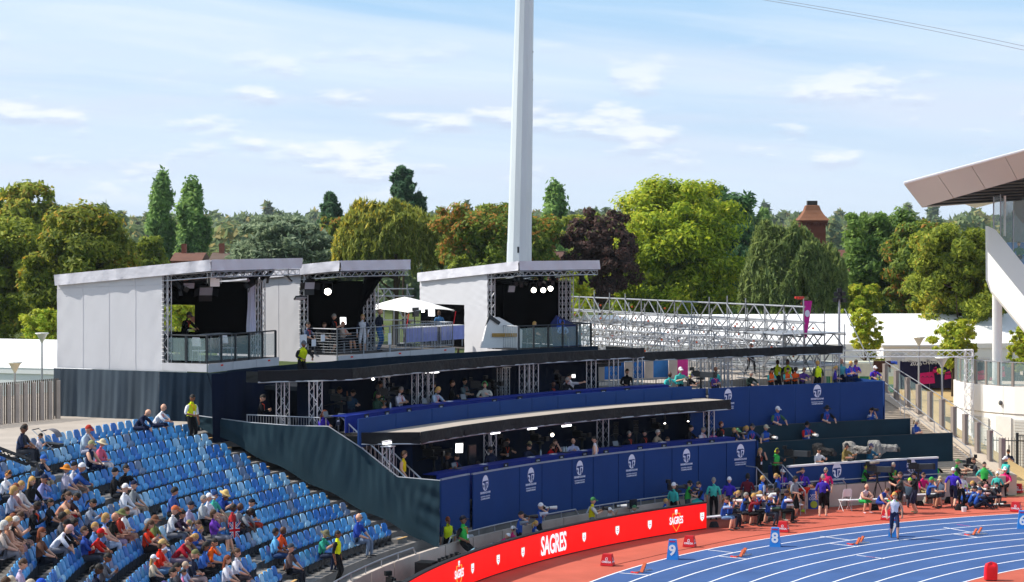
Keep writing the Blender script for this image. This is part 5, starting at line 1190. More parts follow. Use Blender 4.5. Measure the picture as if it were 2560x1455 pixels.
def tree(name, lab, kind, lm, px0, px1, ytop, ybase, Y, n, leaf=.34, zg=2.8, depth=None, seed=0, asp=1.3, group=None, trunk=.28, jit=.6):
    """crown between columns px0..px1 and rows ytop..ybase at distance Y"""
    q = 1.45 if Y < 170 and kind in ('broad', 'loose') else 1.0; n = int(n*2.2*q); leaf *= .64*(.74 if q > 1 else 1); r = np.random.default_rng(seed+1000); W = (px1-px0)*Y/F; cx = ((px0+px1)/2-1280)*Y/F; zt = H-(ytop-YH)*Y/F; zb = max(H-(ybase-YH)*Y/F, zg+.6); Hc = zt-zb
    t = thing(name, lab, 'tree', (cx, Y, zg), 0, group); p, nn = crown_pts(kind, W, depth or W*.9, Hc, n, r)
    p = p+np.array([0, 0, zb-zg]); v = leaf_cloud(p, nn, leaf, asp, r, (0, 0, -1) if kind == 'willow' else None, jit)
    obj('crown', quads_mesh('crown', v, LM[lm]), t)
    mb = MB(); h = zt-zg; tr = max(.10, trunk*W/9); mb.tube((0, 0, -.3), (tr*.3, 0, h*.45), tr, tr*.7, 8); mb.tube((tr*.3, 0, h*.45), (0, .1, h*.9), tr*.7, tr*.12, 7)
    rr = random.Random(seed)
    for i in range(9):
        a = rr.uniform(0, 2*PI); z = h*rr.uniform(.3, .7); q = Vector((math.cos(a)*W*rr.uniform(.2, .38), math.sin(a)*W*rr.uniform(.2, .38), min(z+h*rr.uniform(.08, .25), h*.92))); m = Vector((q.x*.4, q.y*.4, z+(q.z-z)*.25)); mb.tube((0, 0, z), m, tr*.4, tr*.25, 5); mb.tube(m, q, tr*.25, tr*.06, 5)
    part('trunk', mb, M_BARK, t, world=False); return t
tree('round_tree', 'round olive-green tree rising behind the left chestnut trees', 'broad', 'olive', -30, 178, 462, 800, 205, 15000, .40, seed=1)
tree('dark_tree', 'dark tree at the far left behind the round olive tree', 'broad', 'mid', -80, 38, 470, 760, 235, 6000, .42, seed=2)
tree('chestnut_tree', 'broad olive-brown chestnut tree beside the largest studio', 'broad', 'chestnut', 60, 352, 518, 880, 138, 26000, .30, seed=3)
tree('chestnut_tree', 'leafy mixed green tree left of the broad chestnut tree', 'broad', 'olive', -150, 130, 548, 880, 150, 17000, .32, seed=4)
tree('shrub', 'low yellow-green bush by the lamp post above the left marquee', 'loose', 'lime', 55, 175, 775, 872, 122, 4000, .22, zg=3.2, seed=5)
tree('tall_poplar', 'tallest slim poplar of the pair behind the largest studio', 'poplar', 'poplar', 374, 436, 446, 672, 235, 8000, .36, seed=6)
tree('tall_poplar', 'slightly shorter and wider poplar of the pair behind the largest studio', 'poplar', 'poplar', 446, 512, 462, 680, 232, 8500, .36, seed=7)
tree('olive_tree', 'small olive tree at the poplar feet beside the chestnut tree', 'loose', 'olive', 330, 420, 590, 720, 190, 4500, .34, seed=8)
tree('cedar_tree', 'grey-green cedar with flat layered boughs above the studios', 'cedar', 'cedar', 545, 862, 548, 690, 175, 20000, .26, seed=9, asp=2.0)
tree('conifer_tree', 'small dark spiky conifer left of the weeping willow', 'conifer', 'conifer', 792, 860, 486, 610, 250, 6000, .42, seed=10)
tree('conifer_tree', 'tall dark spiky conifer rising behind the weeping willow', 'conifer', 'conifer', 952, 1064, 423, 570, 240, 11000, .42, seed=11)
tree('golden_tree', 'orange-tinted tree between the conifer and the willow', 'loose', 'rust', 800, 900, 545, 660, 215, 4000, .36, seed=12)
tree('weeping_tree', 'large yellow-green weeping willow behind the middle studio', 'willow', 'willow', 835, 1140, 498, 720, 168, 26000, .24, seed=13, asp=2.2)
tree('rusty_tree', 'rust-tinted green tree behind the floodlight mast', 'broad', 'rust', 1090, 1395, 514, 740, 160, 22000, .30, seed=14)
tree('tall_poplar', 'slim poplar standing right of the floodlight mast', 'poplar', 'poplar', 1355, 1420, 468, 680, 240, 6500, .36, seed=15)
tree('olive_tree', 'olive tree between the slim poplar and the purple tree', 'broad', 'olive', 1405, 1520, 530, 700, 215, 5500, .38, seed=16)
tree('purple_tree', 'dark purple-leaved tree behind the scaffold', 'loose', 'purple', 1398, 1600, 520, 780, 160, 15000, .30, seed=17)
tree('maple_tree', 'large bright yellow-green maple behind the scaffold', 'broad', 'yellow', 1505, 1850, 456, 830, 166, 30000, .32, seed=18)
tree('dark_tree', 'tall dark green tree behind the yellow-green maple', 'broad', 'dark', 1680, 1885, 472, 760, 200, 13000, .40, seed=19)
tree('dark_tree', 'lower dark green tree between the maple and the weeping birch', 'broad', 'dark', 1790, 1905, 560, 790, 185, 7000, .36, seed=20)
tree('slim_poplar', 'slim far poplar left of its twin beyond the weeping birch', 'poplar', 'poplar', 1850, 1888, 518, 640, 330, 2500, .5, seed=21)
tree('slim_poplar', 'shorter far poplar beside its twin beyond the weeping birch', 'poplar', 'poplar', 1888, 1930, 530, 640, 330, 2500, .5, seed=22)
tree('weeping_tree', 'large green weeping birch below the brick tower', 'willow', 'birch', 1850, 2115, 556, 850, 158, 26000, .24, seed=23, asp=2.2)
tree('slim_poplar', 'lone small far poplar near the grandstand roof tip', 'poplar', 'mid', 2148, 2170, 534, 600, 400, 1200, .6, seed=24)
tree('oak_tree', 'dark green broad oak right of the half-timbered shop', 'broad', 'mid', 2115, 2330, 530, 850, 168, 17000, .34, seed=25)
tree('chestnut_tree', 'chestnut tree with pale flower tufts beside the green oak', 'broad', 'rust', 2215, 2400, 552, 850, 158, 15000, .32, seed=26)
tree('golden_conifer', 'golden drooping conifer in front of the chestnut with pale tufts', 'conifer', 'gold', 2285, 2365, 605, 800, 148, 5000, .26, seed=27)
tree('yellow_tree', 'wide yellow-green tree beside the white grandstand column', 'loose', 'olive', 2262, 2530, 566, 880, 138, 24000, .25, seed=28, jit=.9)
tree('yellow_tree', 'yellow-green tree crown behind the grandstand raker wall', 'loose', 'olive', 2440, 2640, 640, 890, 142, 9000, .26, seed=29)
tree('hedge_tree', 'low green shrub below the half-timbered shop', 'loose', 'lime', 2080, 2210, 715, 830, 165, 6000, .28, seed=30)
tree('young_tree', 'slim young yellow-green tree in front of the long marquee', 'loose', 'lime', 2120, 2205, 772, 905, 118, 2600, .17, zg=3.1, seed=31, trunk=.2)
tree('young_tree', 'bushy young bright green tree over the banner fence', 'loose', 'lime', 2322, 2442, 800, 960, 119, 5000, .17, zg=3.1, seed=32, trunk=.2)
tree('young_tree', 'young bright green tree right of the grandstand column', 'loose', 'lime', 2520, 2600, 805, 930, 119, 3000, .17, zg=3.1, seed=33, trunk=.2)
tree('shrub', 'yellow-green bush behind the scaffold left end', 'conifer', 'lime', 1385, 1485, 680, 800, 135, 4500, .20, seed=34)
tree('shrub', 'olive bush right of the largest studio roof', 'loose', 'olive', 1110, 1180, 640, 760, 150, 3000, .26, seed=35)
tree('shrub', 'green bush seen through the side window of the largest studio', 'loose', 'lime', 385, 500, 735, 860, 120, 3000, .2, seed=36)
# far woods: rows of crowns up the rising ground
def far_woods():
    r = np.random.default_rng(50); V = []
    for Y, n, h, yt, sz in ((260, 26, 8, 0, .75), (330, 40, 9, 0, .85), (430, 50, 10, 0, 1.0), (600, 60, 12, 0, 1.3), (850, 70, 13, 0, 1.8), (1200, 90, 14, 0, 2.5)):
        zg = float(np.interp(Y, (260, 420, 700, 1100, 1800), (2.8, 4.0, 7.0, 12.0, 18.0)))
        half = Y*.30
        for i in range(n):
            x = -half+2*half*(i+r.random())/n; w = 2*half/n*r.uniform(.7, 1.2); hh = h*r.uniform(.55, 1.0); k = 260; d = r.normal(size=(k, 3)); d /= np.linalg.norm(d, axis=1)[:, None]; d[:, 2] = abs(d[:, 2])
            top = (hh if r.random() < .88 else hh*1.35); ww = w if top == hh else w*.35
            p = np.array([x, Y+r.uniform(-10, 10), zg])+d*np.array([ww, ww, top])*(.75+.3*r.random((k, 1))); V.append(leaf_cloud(p, d, sz, 1.2, r))
    o = obj('distant_woodland', quads_mesh('distant_woodland', np.concatenate(V), LM['far']), kind='stuff'); tag(o, 'far-off belt of hazy green trees along the horizon', 'woodland')
far_woods()
# ------------------------------------------------------------------ buildings beyond the trees
def tower():
    Y = 260; s = Y/F; X = lambda px: (px-1280)*s; Z = lambda py: H-(py-YH)*s; cx = X(2030); t = thing('brick_tower', 'square brick tower with a flared pyramid tiled roof above the birch', 'tower', (cx, Y, 3)); br = mat('red brick', '#6e3a2a', .85, .2, var=.15, scale=1.2); ti = mat('orange lichen tile', '#7d5540', .85, .2, var=.25, scale=.5)
    part('wall', MB().box((cx, Y, (3+Z(556))/2), (60*s, 60*s, Z(556)-3)), br, t)
    for i in range(9): part('corbel', MB().box((cx-32*s+8*s*i, Y-31*s, Z(560)), (3*s, 4*s, 9*s)), mat('dark brick', '#5e2416'), t)
    part('cornice', MB().box((cx, Y, Z(554)), (70*s, 70*s, 6*s)), br, t)
    mb = MB(); prof = [(39, 551), (33, 545), (26, 536), (20, 526), (16, 514), (13, 513)]
    for (w0, y0), (w1, y1) in zip(prof[:-1], prof[1:]):
        a, b = w0*s, w1*s; mb.add([(cx+i*w*s, Y+j*w*s, Z(y)) for w, y in ((w0, y0), (w1, y1)) for i, j in ((-1, -1), (1, -1), (1, 1), (-1, 1))], [(0, 1, 5, 4), (1, 2, 6, 5), (2, 3, 7, 6), (3, 0, 4, 7)])
    r = part('roof', mb, ti, t); part('cap', MB().box((cx, Y, Z(508)), (24*s, 24*s, 12*s)).box((cx, Y, Z(503.5)), (20*s, 20*s, 3*s)), mat('dark lead', '#33302e'), r)
tower()
def shop():
    Y = 232; s = Y/F; X = lambda px: (px-1280)*s; Z = lambda py: H-(py-YH)*s; t = thing('half_timbered_shop', 'brown-roofed shop with dark signboard seen between the birch and oak', 'shop', (X(2105), Y, 3)); ti = mat('brown tile', '#6d4a40', .85, .2, var=.15, scale=.8); wh = M_WHITE; dk = mat('black timber', '#1c1c20')
    part('wall', MB().box((X(2105), Y+3, (3+Z(680))/2), (110*s, 6, Z(680)-3)), dk, t)
    part('roof', MB().prism([(X(2046), Y-.4, Z(682)), (X(2046), Y+3.2, Z(625)), (X(2046), Y+7, Z(682))], (114*s, 0, 0)), ti, t)
    for px in (2113, 2132): w = part('window', MB().box((X(px), Y-.03, Z(691)), (15*s, .08, 15*s)), wh, t); [part('pane', MB().box((X(px+d), Y-.09, Z(691)), (3.6*s, .03, 11*s)), M_LENS, w) for d in (-4.5, 0, 4.5)]
    part('gable', MB().prism([(X(2120), Y-.7, Z(684)), (X(2134), Y-.7, Z(668)), (X(2148), Y-.7, Z(684))], (0, 1.2, 0)), ti, t)
    b = part('signboard', MB().box((X(2120), Y-.15, Z(707)), (46*s, .12, 17*s)), dk, t); place('lettering', text_mesh('WALSALL RD', 8.5*s, .01, .012), M_LITW, t, Vector((X(2117), Y-.24, Z(703))), Vector((1, 0, 0)))
    ye = mat('yellow lettering', '#e8c21c'); place('lettering', text_mesh('EXPRESS', 5.2*s, .01, .01), ye, t, Vector((X(2119), Y-.24, Z(711))), Vector((1, 0, 0)))
    part('shopfront', MB().box((X(2120), Y-.05, Z(720)), (44*s, .08, 9*s)), mat('purple shopfront', '#6a5aa8', .6, .3, var=.5, scale=6), t)
shop()
def house(px0, px1, yr, ye, Y, lab, col):
    s = Y/F; X = lambda px: (px-1280)*s; Z = lambda py: H-(py-YH)*s; t = thing('house', lab, 'house', (X((px0+px1)/2), Y, 3)); part('wall', MB().box((X((px0+px1)/2), Y+3, (3+Z(ye))/2), ((px1-px0)*s*.94, 6, Z(ye)-3)), mat('house brick', '#8a5140'), t)
    r = part('roof', MB().prism([(X(px0), Y-.3, Z(ye)), (X(px0), Y+3, Z(yr)), (X(px0), Y+6.3, Z(ye))], ((px1-px0)*s, 0, 0)), mat('roof '+col, tuple(.6*q for q in lin(col)), .85, .2, var=.15, scale=.8), t)
    part('chimney', MB().box((X(px0*.7+px1*.3), Y+3, Z(yr)+.4), (.5, .5, 1.0)), MATS['house brick'], r); part('window', MB().box((X((px0+px1)/2), Y-.04, Z(ye)-1.2), (1.6, .1, 1.1)), M_WHITE, t)
house(425, 505, 632, 652, 215, 'brick house with a dull pink roof at the poplar feet', '#8a6355'); house(520, 600, 632, 655, 205, 'brown-roofed house beside the grey-green cedar', '#7d6a60')
house(1880, 1935, 596, 625, 250, 'red brick house half hidden by the weeping birch', '#7e4a38'); house(1370, 1415, 628, 650, 205, 'small house beneath the slim poplar', '#7a5a50')
# ------------------------------------------------------------------ people: one skinned body per pose, shared by those who hold it
UA, FA, TH_, SH = .29, .26, .44, .43
def ik(a, b, l1, l2, hint):
    a, b, hint = Vector(a), Vector(b), Vector(hint); d = b-a; L = min(d.length, (l1+l2)*.998); d.normalize(); b = a+d*L
    x = (l1*l1-l2*l2+L*L)/(2*L); h = math.sqrt(max(l1*l1-x*x, 0)); n = hint-d*hint.dot(d)
    n = n.normalized() if n.length > 1e-5 else d.orthogonal().normalized()
    return a+d*x+n*h, b
SLOTS = ['skin', 'torso', 'upper_arm', 'forearm', 'thigh', 'shin', 'shoe', 'dark']
POSES = {}
def make_pose(name, hip, lean, ank, wri, head=(0, 0), eh=None, kh=None, twist=0.0, side=0.0, toe=None):
    """hip: pelvis position; lean: forward lean in degrees; ank, wri: (left, right) ends; faces -Y"""
    la = R_(lean); fwd = Vector((math.sin(R_(side)), -math.sin(la), math.cos(la))).normalized(); hip = Vector(hip)
    V, E, Rr, tagv = [], [], [], []
    def av(p, r, parent=None):
        V.append(Vector(p)); Rr.append(r if isinstance(r, tuple) else (r, r))
        if parent is not None: E.append((parent, len(V)-1))
        return len(V)-1
    pelvis = av(hip, (.172, .135)); belly = av(hip+fwd*.17, (.158, .128), pelvis); chest = av(hip+fwd*.36, (.178, .135), belly); nb = av(hip+fwd*.50, (.075, .07), chest)
    hp, hy = R_(head[0]), R_(head[1]); la2 = la*.55
    nk = av(hip+fwd*.50+Vector((0, -math.sin(la2+hp*.4)*.08, math.cos(la2+hp*.4)*.08)), .052, nb)
    sx = Vector((math.cos(R_(twist)), math.sin(R_(twist)), 0))
    bones = [('thighT', pelvis, belly, .13), ('torso', belly, chest, .14), ('torso', chest, nb, .13), ('skin', nb, nk, .055)]
    joints = {'shoulder': [], 'hand': []}
    for s, i in ((1, 0), (-1, 1)):
        sh = hip+fwd*.435+sx*(.185*s); shv = av(sh, .076, chest)
        h_ = (eh[i] if eh else (.6*s, .5, -.6)); el, wr = ik(sh, wri[i], UA, FA, h_)
        e = av(el, .054, shv); w = av(wr, (.036, .031), e); d = (wr-el).normalized(); pm = av(wr+d*.075, (.040, .020), w)
        bones += [('upper_arm', shv, e, .055), ('forearm', e, w, .04), ('skin', w, pm, .04)]
        side_ = d.cross(Vector((0, -1, .3))).normalized()
        if side_.length < .1: side_ = d.orthogonal().normalized()
        cur = d.cross(side_).normalized()*(.35)
        for k, (o, ln) in enumerate(((-.030, .058), (-.010, .070), (.010, .074), (.030, .066))):
            b1 = av(wr+d*.115+side_*o, .0095, pm); b2 = av(wr+d*(.115+ln*.5)+side_*o+cur*.02, .0085, b1); b3 = av(wr+d*(.115+ln*.85)+side_*o+cur*.07, .007, b2); bones += [('skin', pm, b3, .012)]
        t1 = av(wr+d*.05+side_*(-.042*s), .011, pm); t2 = av(wr+d*.095+side_*(-.062*s)+cur*.03, .0085, t1); bones.append(('skin', pm, t2, .012)); joints['hand'].append(wr+d*.10); joints['shoulder'].append(sh)
        hj = hip+sx*(.092*s)-Vector((0, 0, .05)); hv = av(hj, (.108, .112), pelvis); kn, an = ik(hj, ank[i], TH_, SH, (kh[i] if kh else (0.06*s, -1, .1)))
        mt = hj.lerp(kn, .45); mv = av(mt, (.096, .098), hv); k_ = av(kn, .068, mv); cv = kn.lerp(an, .33); c_ = av(cv, (.064, .068), k_); a_ = av(an, .044, c_)
        tdir = Vector(toe[i]) if toe else Vector((.18*s, -1, -.08)); tdir.normalize()
        he = av(an+Vector((0, 0, -.05))-tdir*.045, (.036, .032), a_); to = av(an+Vector((0, 0, -.052))+tdir*.085, (.042, .030), he); tt = av(an+Vector((0, 0, -.055))+tdir*.165, (.036, .022), to)
        bones += [('thigh', hv, k_, .085), ('shin', k_, a_, .055), ('shoe', a_, he, .04), ('shoe', he, tt, .04)]
    me = bpy.data.meshes.new('pose'); me.from_pydata([tuple(v) for v in V], E, []); o = bpy.data.objects.new('pose', me); COL.objects.link(o)
    md = o.modifiers.new('s', 'SKIN'); md.use_smooth_shade = True; md.branch_smoothing = .6
    for i, q in enumerate(me.skin_vertices[0].data): q.radius = Rr[i]; q.use_root = (i == 0)
    o.modifiers.new('u', 'SUBSURF').levels = 1; o.modifiers['u'].render_levels = 1
    ev = o.evaluated_get(bpy.context.evaluated_depsgraph_get()); mm = bpy.data.meshes.new_from_object(ev); bpy.data.objects.remove(o); bpy.data.meshes.remove(me)
    nv = len(mm.vertices); co = np.empty(nv*3, np.float32); mm.vertices.foreach_get('co', co); co = co.reshape(-1, 3); polys = [tuple(p.vertices) for p in mm.polygons]; bpy.data.meshes.remove(mm)
    cen = np.array([co[list(p)].mean(0) for p in polys]); best = np.full(len(polys), 1e9); lab = np.zeros(len(polys), int)
    for nm, a, b, r in bones:
        A, B = np.array(V[a]), np.array(V[b]); ab = B-A; t = np.clip(((cen-A)@ab)/(ab@ab), 0, 1); dd = np.linalg.norm(cen-A-t[:, None]*ab, axis=1)/r
        if nm == 'thighT': li = np.where(t < .42, 4, 1)
        else: li = np.full(len(polys), SLOTS.index(nm))
        u = dd < best; best[u] = dd[u]; lab[u] = li[u]
    # head: shaped ellipsoid with brow, nose, chin, ears and dark eyes
    hd = V[nk]+Vector((0, -math.sin(la2+hp)*.115-.012, math.cos(la2+hp)*.115)); HM = Matrix.Translation(hd) @ Matrix.Rotation(hy, 4, 'Z') @ Matrix.Rotation(la2+hp, 4, 'X') @ Matrix.Scale(1.09, 4)
    hv, hf, hl = [], [], []; nu, nw = 20, 14
    for j in range(nw+1):
        p = -PI/2+PI*j/nw
        for i in range(nu):
            t = 2*PI*i/nu; x, y, z = .078*math.cos(p)*math.sin(t), -.096*math.cos(p)*math.cos(t), .118*math.sin(p)
            if z < 0: x *= 1-.28*(-z/.118); y = y*(1-.10*(-z/.118))-.012*(-z/.118)
            f = max(0, math.cos(t)); 
            if f > .97: y -= .020*math.exp(-((z+.018)/.020)**2)
            if f > .75: y += .010*math.exp(-((z-.012)/.012)**2)*(1 if f < .97 else .2)-.004*math.exp(-((z-.034)/.01)**2)
            if abs(abs(math.sin(t))-1) < .06: x *= 1+.14*math.exp(-((z-.0)/.028)**2)
            hv.append(HM @ Vector((x, y, z)))
    for j in range(nw):
        for i in range(nu): 
            hf.append((j*nu+i, j*nu+(i+1) % nu, (j+1)*nu+(i+1) % nu, (j+1)*nu+i)); hl.append(7 if (j == 7 and i in (1, 18)) or (j == 4 and i in (0, 19)) else 0)
    allv = [tuple(v) for v in co]+[tuple(v) for v in hv]; allf = polys+[tuple(nv+q for q in f) for f in hf]; allm = list(lab)+hl
    me = bpy.data.meshes.new('body'); me.from_pydata(allv, [], allf); me.polygons.foreach_set('material_index', [int(x) for x in allm]); me.polygons.foreach_set('use_smooth', [True]*len(allf)); me.update()
    for s in SLOTS: me.materials.append(None)
    # torso shell for bibs and vests; lanyard
    nor = np.empty(len(allv)*3, np.float32); me.vertices.foreach_get('normal', nor); nor = nor.reshape(-1, 3)
    vf = [p for p, l in zip(polys, lab) if l == 1]; idx = sorted({i for p in vf for i in p}); mp = {q: k for k, q in enumerate(idx)}
    ve = bpy.data.meshes.new('vest'); ve.from_pydata([tuple(co[i]+nor[i]*.014) for i in idx], [], [tuple(mp[i] for i in p) for p in vf]); ve.polygons.foreach_set('use_smooth', [True]*len(vf)); ve.materials.append(None)
    ch, ne = V[chest], V[nb]; ft = Vector((0, -1, 0)); ft = (ft-fwd*ft.dot(fwd)).normalized(); ft = Matrix.Rotation(R_(twist), 3, 'Z') @ ft
    ln = MB(); tip = ch-fwd*.10+ft*.150
    for s in (-1, 1): a = ne+sx*(.062*s)+ft*.045-fwd*.02; m1 = ch+fwd*.07+ft*.135+sx*(.05*s); ln.tube(a, m1, .009, n=4); ln.tube(m1, tip, .009, n=4)
    cd_ = MB().hexa(tip-sx*.04-fwd*.13, sx*.08, fwd*.12, ft*.006)
    POSES[name] = dict(me=me, head=HM, vest=ve, lan=ln.mesh('lanyard', mat('orange lanyard', '#e8502c', .6, .2, var=0)), card=cd_.mesh('badge', M_PAPER), hand=joints['hand'], top=hd.z+.12, fwd=fwd, hip=hip, chest=V[chest], neck=V[nb], hd=hd)
def hair_meshes():
    out = {}
    def dome(zmin, k=1.0, back=0.0, grow=1.07, brow=.045):
        mb = MB(); nu, nw = 18, 9
        def g(u, v):
            t = 2*PI*u; f = math.cos(t); z0 = zmin+(brow-zmin)*max(0, f)**.6 if f > 0 else zmin; p0 = math.asin(max(-.98, min(.98, z0/.118))); p = p0+(PI/2-p0)*v; return (.078*grow*math.cos(p)*math.sin(t), -.096*grow*math.cos(p)*f+back*(1-v)*max(0, -f), .118*grow*math.sin(p)+.004)
        mb.grid(g, nu, nw); return mb
    out['short'] = dome(-.03); out['bald'] = None
    out['curly'] = dome(-.04, grow=1.22, brow=.05)
    b = dome(-.03, grow=1.10)
    b.grid(lambda u, v: (.086*math.sin(PI*(u-.5))*(1+.05*v), .03+.072*math.cos(PI*(u-.5))*(1+.1*v), .02-.27*v), 10, 6); b.grid(lambda u, v: (.074*math.sin(PI*(.5-u)), .02+.055*math.cos(PI*(u-.5)), .02-.27*v), 10, 6); out['long'] = b
    b = dome(-.03, grow=1.08); b.tube((0, .095, .03), (0, .15, -.04), .028, .034, 7); b.tube((0, .15, -.04), (0, .13, -.19), .034, .010, 7); out['tail'] = b
    b = dome(-.05, grow=1.12); b.grid(lambda u, v: (.088*math.sin(PI*1.3*(u-.5)), .02+.078*math.cos(PI*1.3*(u-.5)), .02-.12*v), 10, 4); out['bob'] = b
    b = dome(-.0, grow=1.12, brow=.048); b.grid(lambda u, v: (.085*(u-.5)*2*math.sqrt(max(.02, 1-(v*.85)**2)), -.095-.085*v, .052-.018*v-.02*(u-.5)**2*4), 8, 4); b.grid(lambda u, v: (.085*(.5-u)*2*math.sqrt(max(.02, 1-(v*.85)**2)), -.095-.085*v, .044-.018*v-.02*(u-.5)**2*4), 8, 4); out['cap'] = b
    b = dome(.0, grow=1.12, brow=.03); b.grid(lambda u, v: (.085*(1+.95*v)*math.sin(2*PI*u), -.100*(1+.85*v)*math.cos(2*PI*u), .03-.030*v), 18, 3); b.grid(lambda u, v: (.085*(1+.95*v)*math.sin(-2*PI*u), -.100*(1+.85*v)*math.cos(2*PI*u), .022-.030*v), 18, 3); out['hat'] = b
    b = MB(); b.path([(.095*math.cos(a), .0, .0+.135*math.sin(a)) for a in [PI*i/10 for i in range(11)]], .010); b.ball((.092, 0, -.005), (.022, .04, .045)); b.ball((-.092, 0, -.005), (.022, .04, .045)); out['phones'] = b
    b = MB(); b.box((-.035, -.102, .012), (.05, .012, .03)); b.box((.035, -.102, .012), (.05, .012, .03)); b.box((0, -.104, .016), (.03, .008, .008)); b.tube((.06, -.098, .014), (.083, .0, .014), .004, n=4); b.tube((-.06, -.098, .014), (-.083, .0, .014), .004, n=4); out['glasses'] = b
    return {k: (v.mesh(k, [None] and M_DARK, None, True) if v else None) for k, v in out.items()}
A_ = lambda x=.10, y=.02, z=.095: (x, y, z)
st_ank = ((.11, .02, .095), (-.11, .0, .095))
def SA(dx=0, dy=0): return ((.11+dx, .02+dy, .095), (-.11-dx, .02-dy, .095))
make_pose('stand', (0, 0, .95), 2, SA(), ((.26, -.05, .86), (-.26, -.03, .86)))
make_pose('stand_b', (0, 0, .95), 3, SA(.02, .05), ((.27, -.06, .86), (-.15, -.26, 1.08)), (8, 12))
make_pose('crossed', (0, 0, .95), 2, SA(), ((-.10, -.24, 1.16), (.10, -.25, 1.12)), (4, -10), ((.8, .2, -.5), (-.8, .2, -.5)))
make_pose('phone', (0, 0, .95), 3, SA(), ((.05, -.32, 1.20), (-.07, -.31, 1.17)), (22, 0), ((.7, .3, -.7), (-.7, .3, -.7)))
make_pose('hips', (0, 0, .95), 0, SA(.03), ((.17, -.05, 1.0), (-.17, -.05, 1.0)), (0, 10), ((1, .5, 0), (-1, .5, 0)))
make_pose('lean', (0, .12, .93), 22, SA(.02), ((.22, -.40, 1.06), (-.22, -.40, 1.06)), (-6, 0), ((.7, .6, 0), (-.7, .6, 0)))
make_pose('desk', (0, .05, .94), 16, SA(), ((.20, -.42, 1.10), (-.16, -.44, 1.10)), (18, 6), ((.7, .5, -.2), (-.7, .5, -.2)))
make_pose('shoot', (0, 0, .95), 6, SA(.04, .06), ((.07, -.36, 1.46), (-.06, -.15, 1.52)), (4, 0), ((.5, -.1, -1), (-.7, .1, -.7)))
make_pose('hold', (0, 0, .95), 3, SA(.03), ((.12, -.42, 1.28), (-.10, -.34, 1.22)), (4, 0), ((.6, .2, -.8), (-.7, .2, -.7)))
make_pose('operate', (0, 0, .95), 8, SA(.05, .08), ((.18, -.46, 1.28), (-.16, -.40, 1.16)), (6, 0), ((.7, .3, -.6), (-.7, .3, -.6)))
make_pose('point', (0, 0, .95), 3, SA(), ((.70, -.20, 1.44), (-.20, -.22, 1.0)), (0, 50), ((.3, 0, -1), (-.7, .4, -.4)))
make_pose('walk', (0, 0, .94), 3, ((.10, -.30, .11), (-.09, .36, .17)), ((.30, .16, .90), (-.30, -.22, .92)), (6, 0), ((.6, .7, 0), (-.6, .7, 0)), toe=((.05, -1, .1), (-.05, -1, -.7)))
make_pose('bent', (0, .22, .88), 82, SA(.03), ((.17, -.12, .56), (-.17, -.12, .56)), (8, 0), ((.9, .1, .4), (-.9, .1, .4)))
make_pose('brow', (0, 0, .95), 0, SA(.02), ((.26, -.04, .87), (-.09, -.15, 1.62)), (0, 20), ((.5, .7, -.2), (-1, -.2, -.4)))
sit_a = ((.13, -.44, .095), (-.12, -.40, .095))
make_pose('sit', (0, 0, .52), 4, sit_a, ((.14, -.34, .62), (-.13, -.34, .62)), (5, 0), ((.8, .4, -.2), (-.8, .4, -.2)))
make_pose('sit_b', (0, 0, .52), 10, ((.16, -.36, .095), (-.10, -.48, .095)), ((.02, -.30, .68), (-.03, -.32, .66)), (12, 8), ((.8, .3, -.3), (-.8, .3, -.3)))
make_pose('sit_lean', (0, 0, .52), 34, ((.15, -.38, .095), (-.15, -.34, .095)), ((.05, -.56, .66), (-.05, -.58, .64)), (-4, 0), ((.8, 0, -.3), (-.8, 0, -.3)))
make_pose('sit_down', (0, 0, .52), 40, ((.15, -.36, .095), (-.15, -.34, .095)), ((.08, -.56, .50), (-.08, -.56, .50)), (28, 0), ((.8, 0, .1), (-.8, 0, .1)))
make_pose('sit_chin', (0, 0, .52), 16, ((.14, -.44, .095), (-.12, -.40, .095)), ((.05, -.22, 1.02), (-.12, -.36, .64)), (8, -8), ((.4, -.5, -1), (-.8, .3, -.3)))
make_pose('sit_back', (0, .02, .52), -6, ((.16, -.52, .095), (-.14, -.46, .095)), ((-.05, -.20, .78), (.06, -.21, .75)), (4, 10), ((.9, .2, -.3), (-.9, .2, -.3)))
make_pose('sit_phone', (0, 0, .52), 8, sit_a, ((.05, -.36, .84), (-.07, -.34, .82)), (24, 0), ((.7, .2, -.7), (-.7, .2, -.7)))
make_pose('sit_shoot', (0, 0, .52), 14, ((.20, -.42, .095), (-.18, -.36, .095)), ((.06, -.48, 1.08), (-.06, -.30, 1.10)), (2, 0), ((.5, -.2, -1), (-.7, 0, -.8)))
make_pose('sit_turn', (0, 0, .52), 4, sit_a, ((.16, -.34, .63), (-.10, -.34, .63)), (2, 48), ((.8, .4, -.2), (-.8, .4, -.2)), twist=16)
make_pose('floor', (0, 0, .14), 20, ((.22, -.82, .10), (-.14, -.70, .10)), ((.08, -.44, .64), (-.05, -.30, .70)), (2, 0), ((.6, 0, -1), (-.7, .1, -.7)), ((.1, -.2, 1), (-.1, -.2, 1)))
make_pose('perch', (0, .06, .80), -4, ((.12, -.42, .095), (-.10, -.34, .095)), ((.24, .06, .86), (-.20, -.10, .90)), (0, 20), ((.7, .6, 0), (-.7, .6, 0)))
HAIR = hair_meshes()
SKIN = {'a': '#d3a288', 'b': '#c08a6c', 'c': '#8a5a40', 'd': '#55382a', 'e': '#deb49c'}
HC = {'bk': '#17120f', 'br': '#4a3220', 'bl': '#b08a50', 'gy': '#8f8a84', 'rd': '#7a3c1e', 'wh': '#c9c5bf', 'fb': '#c79a52'}
VESTM = {}
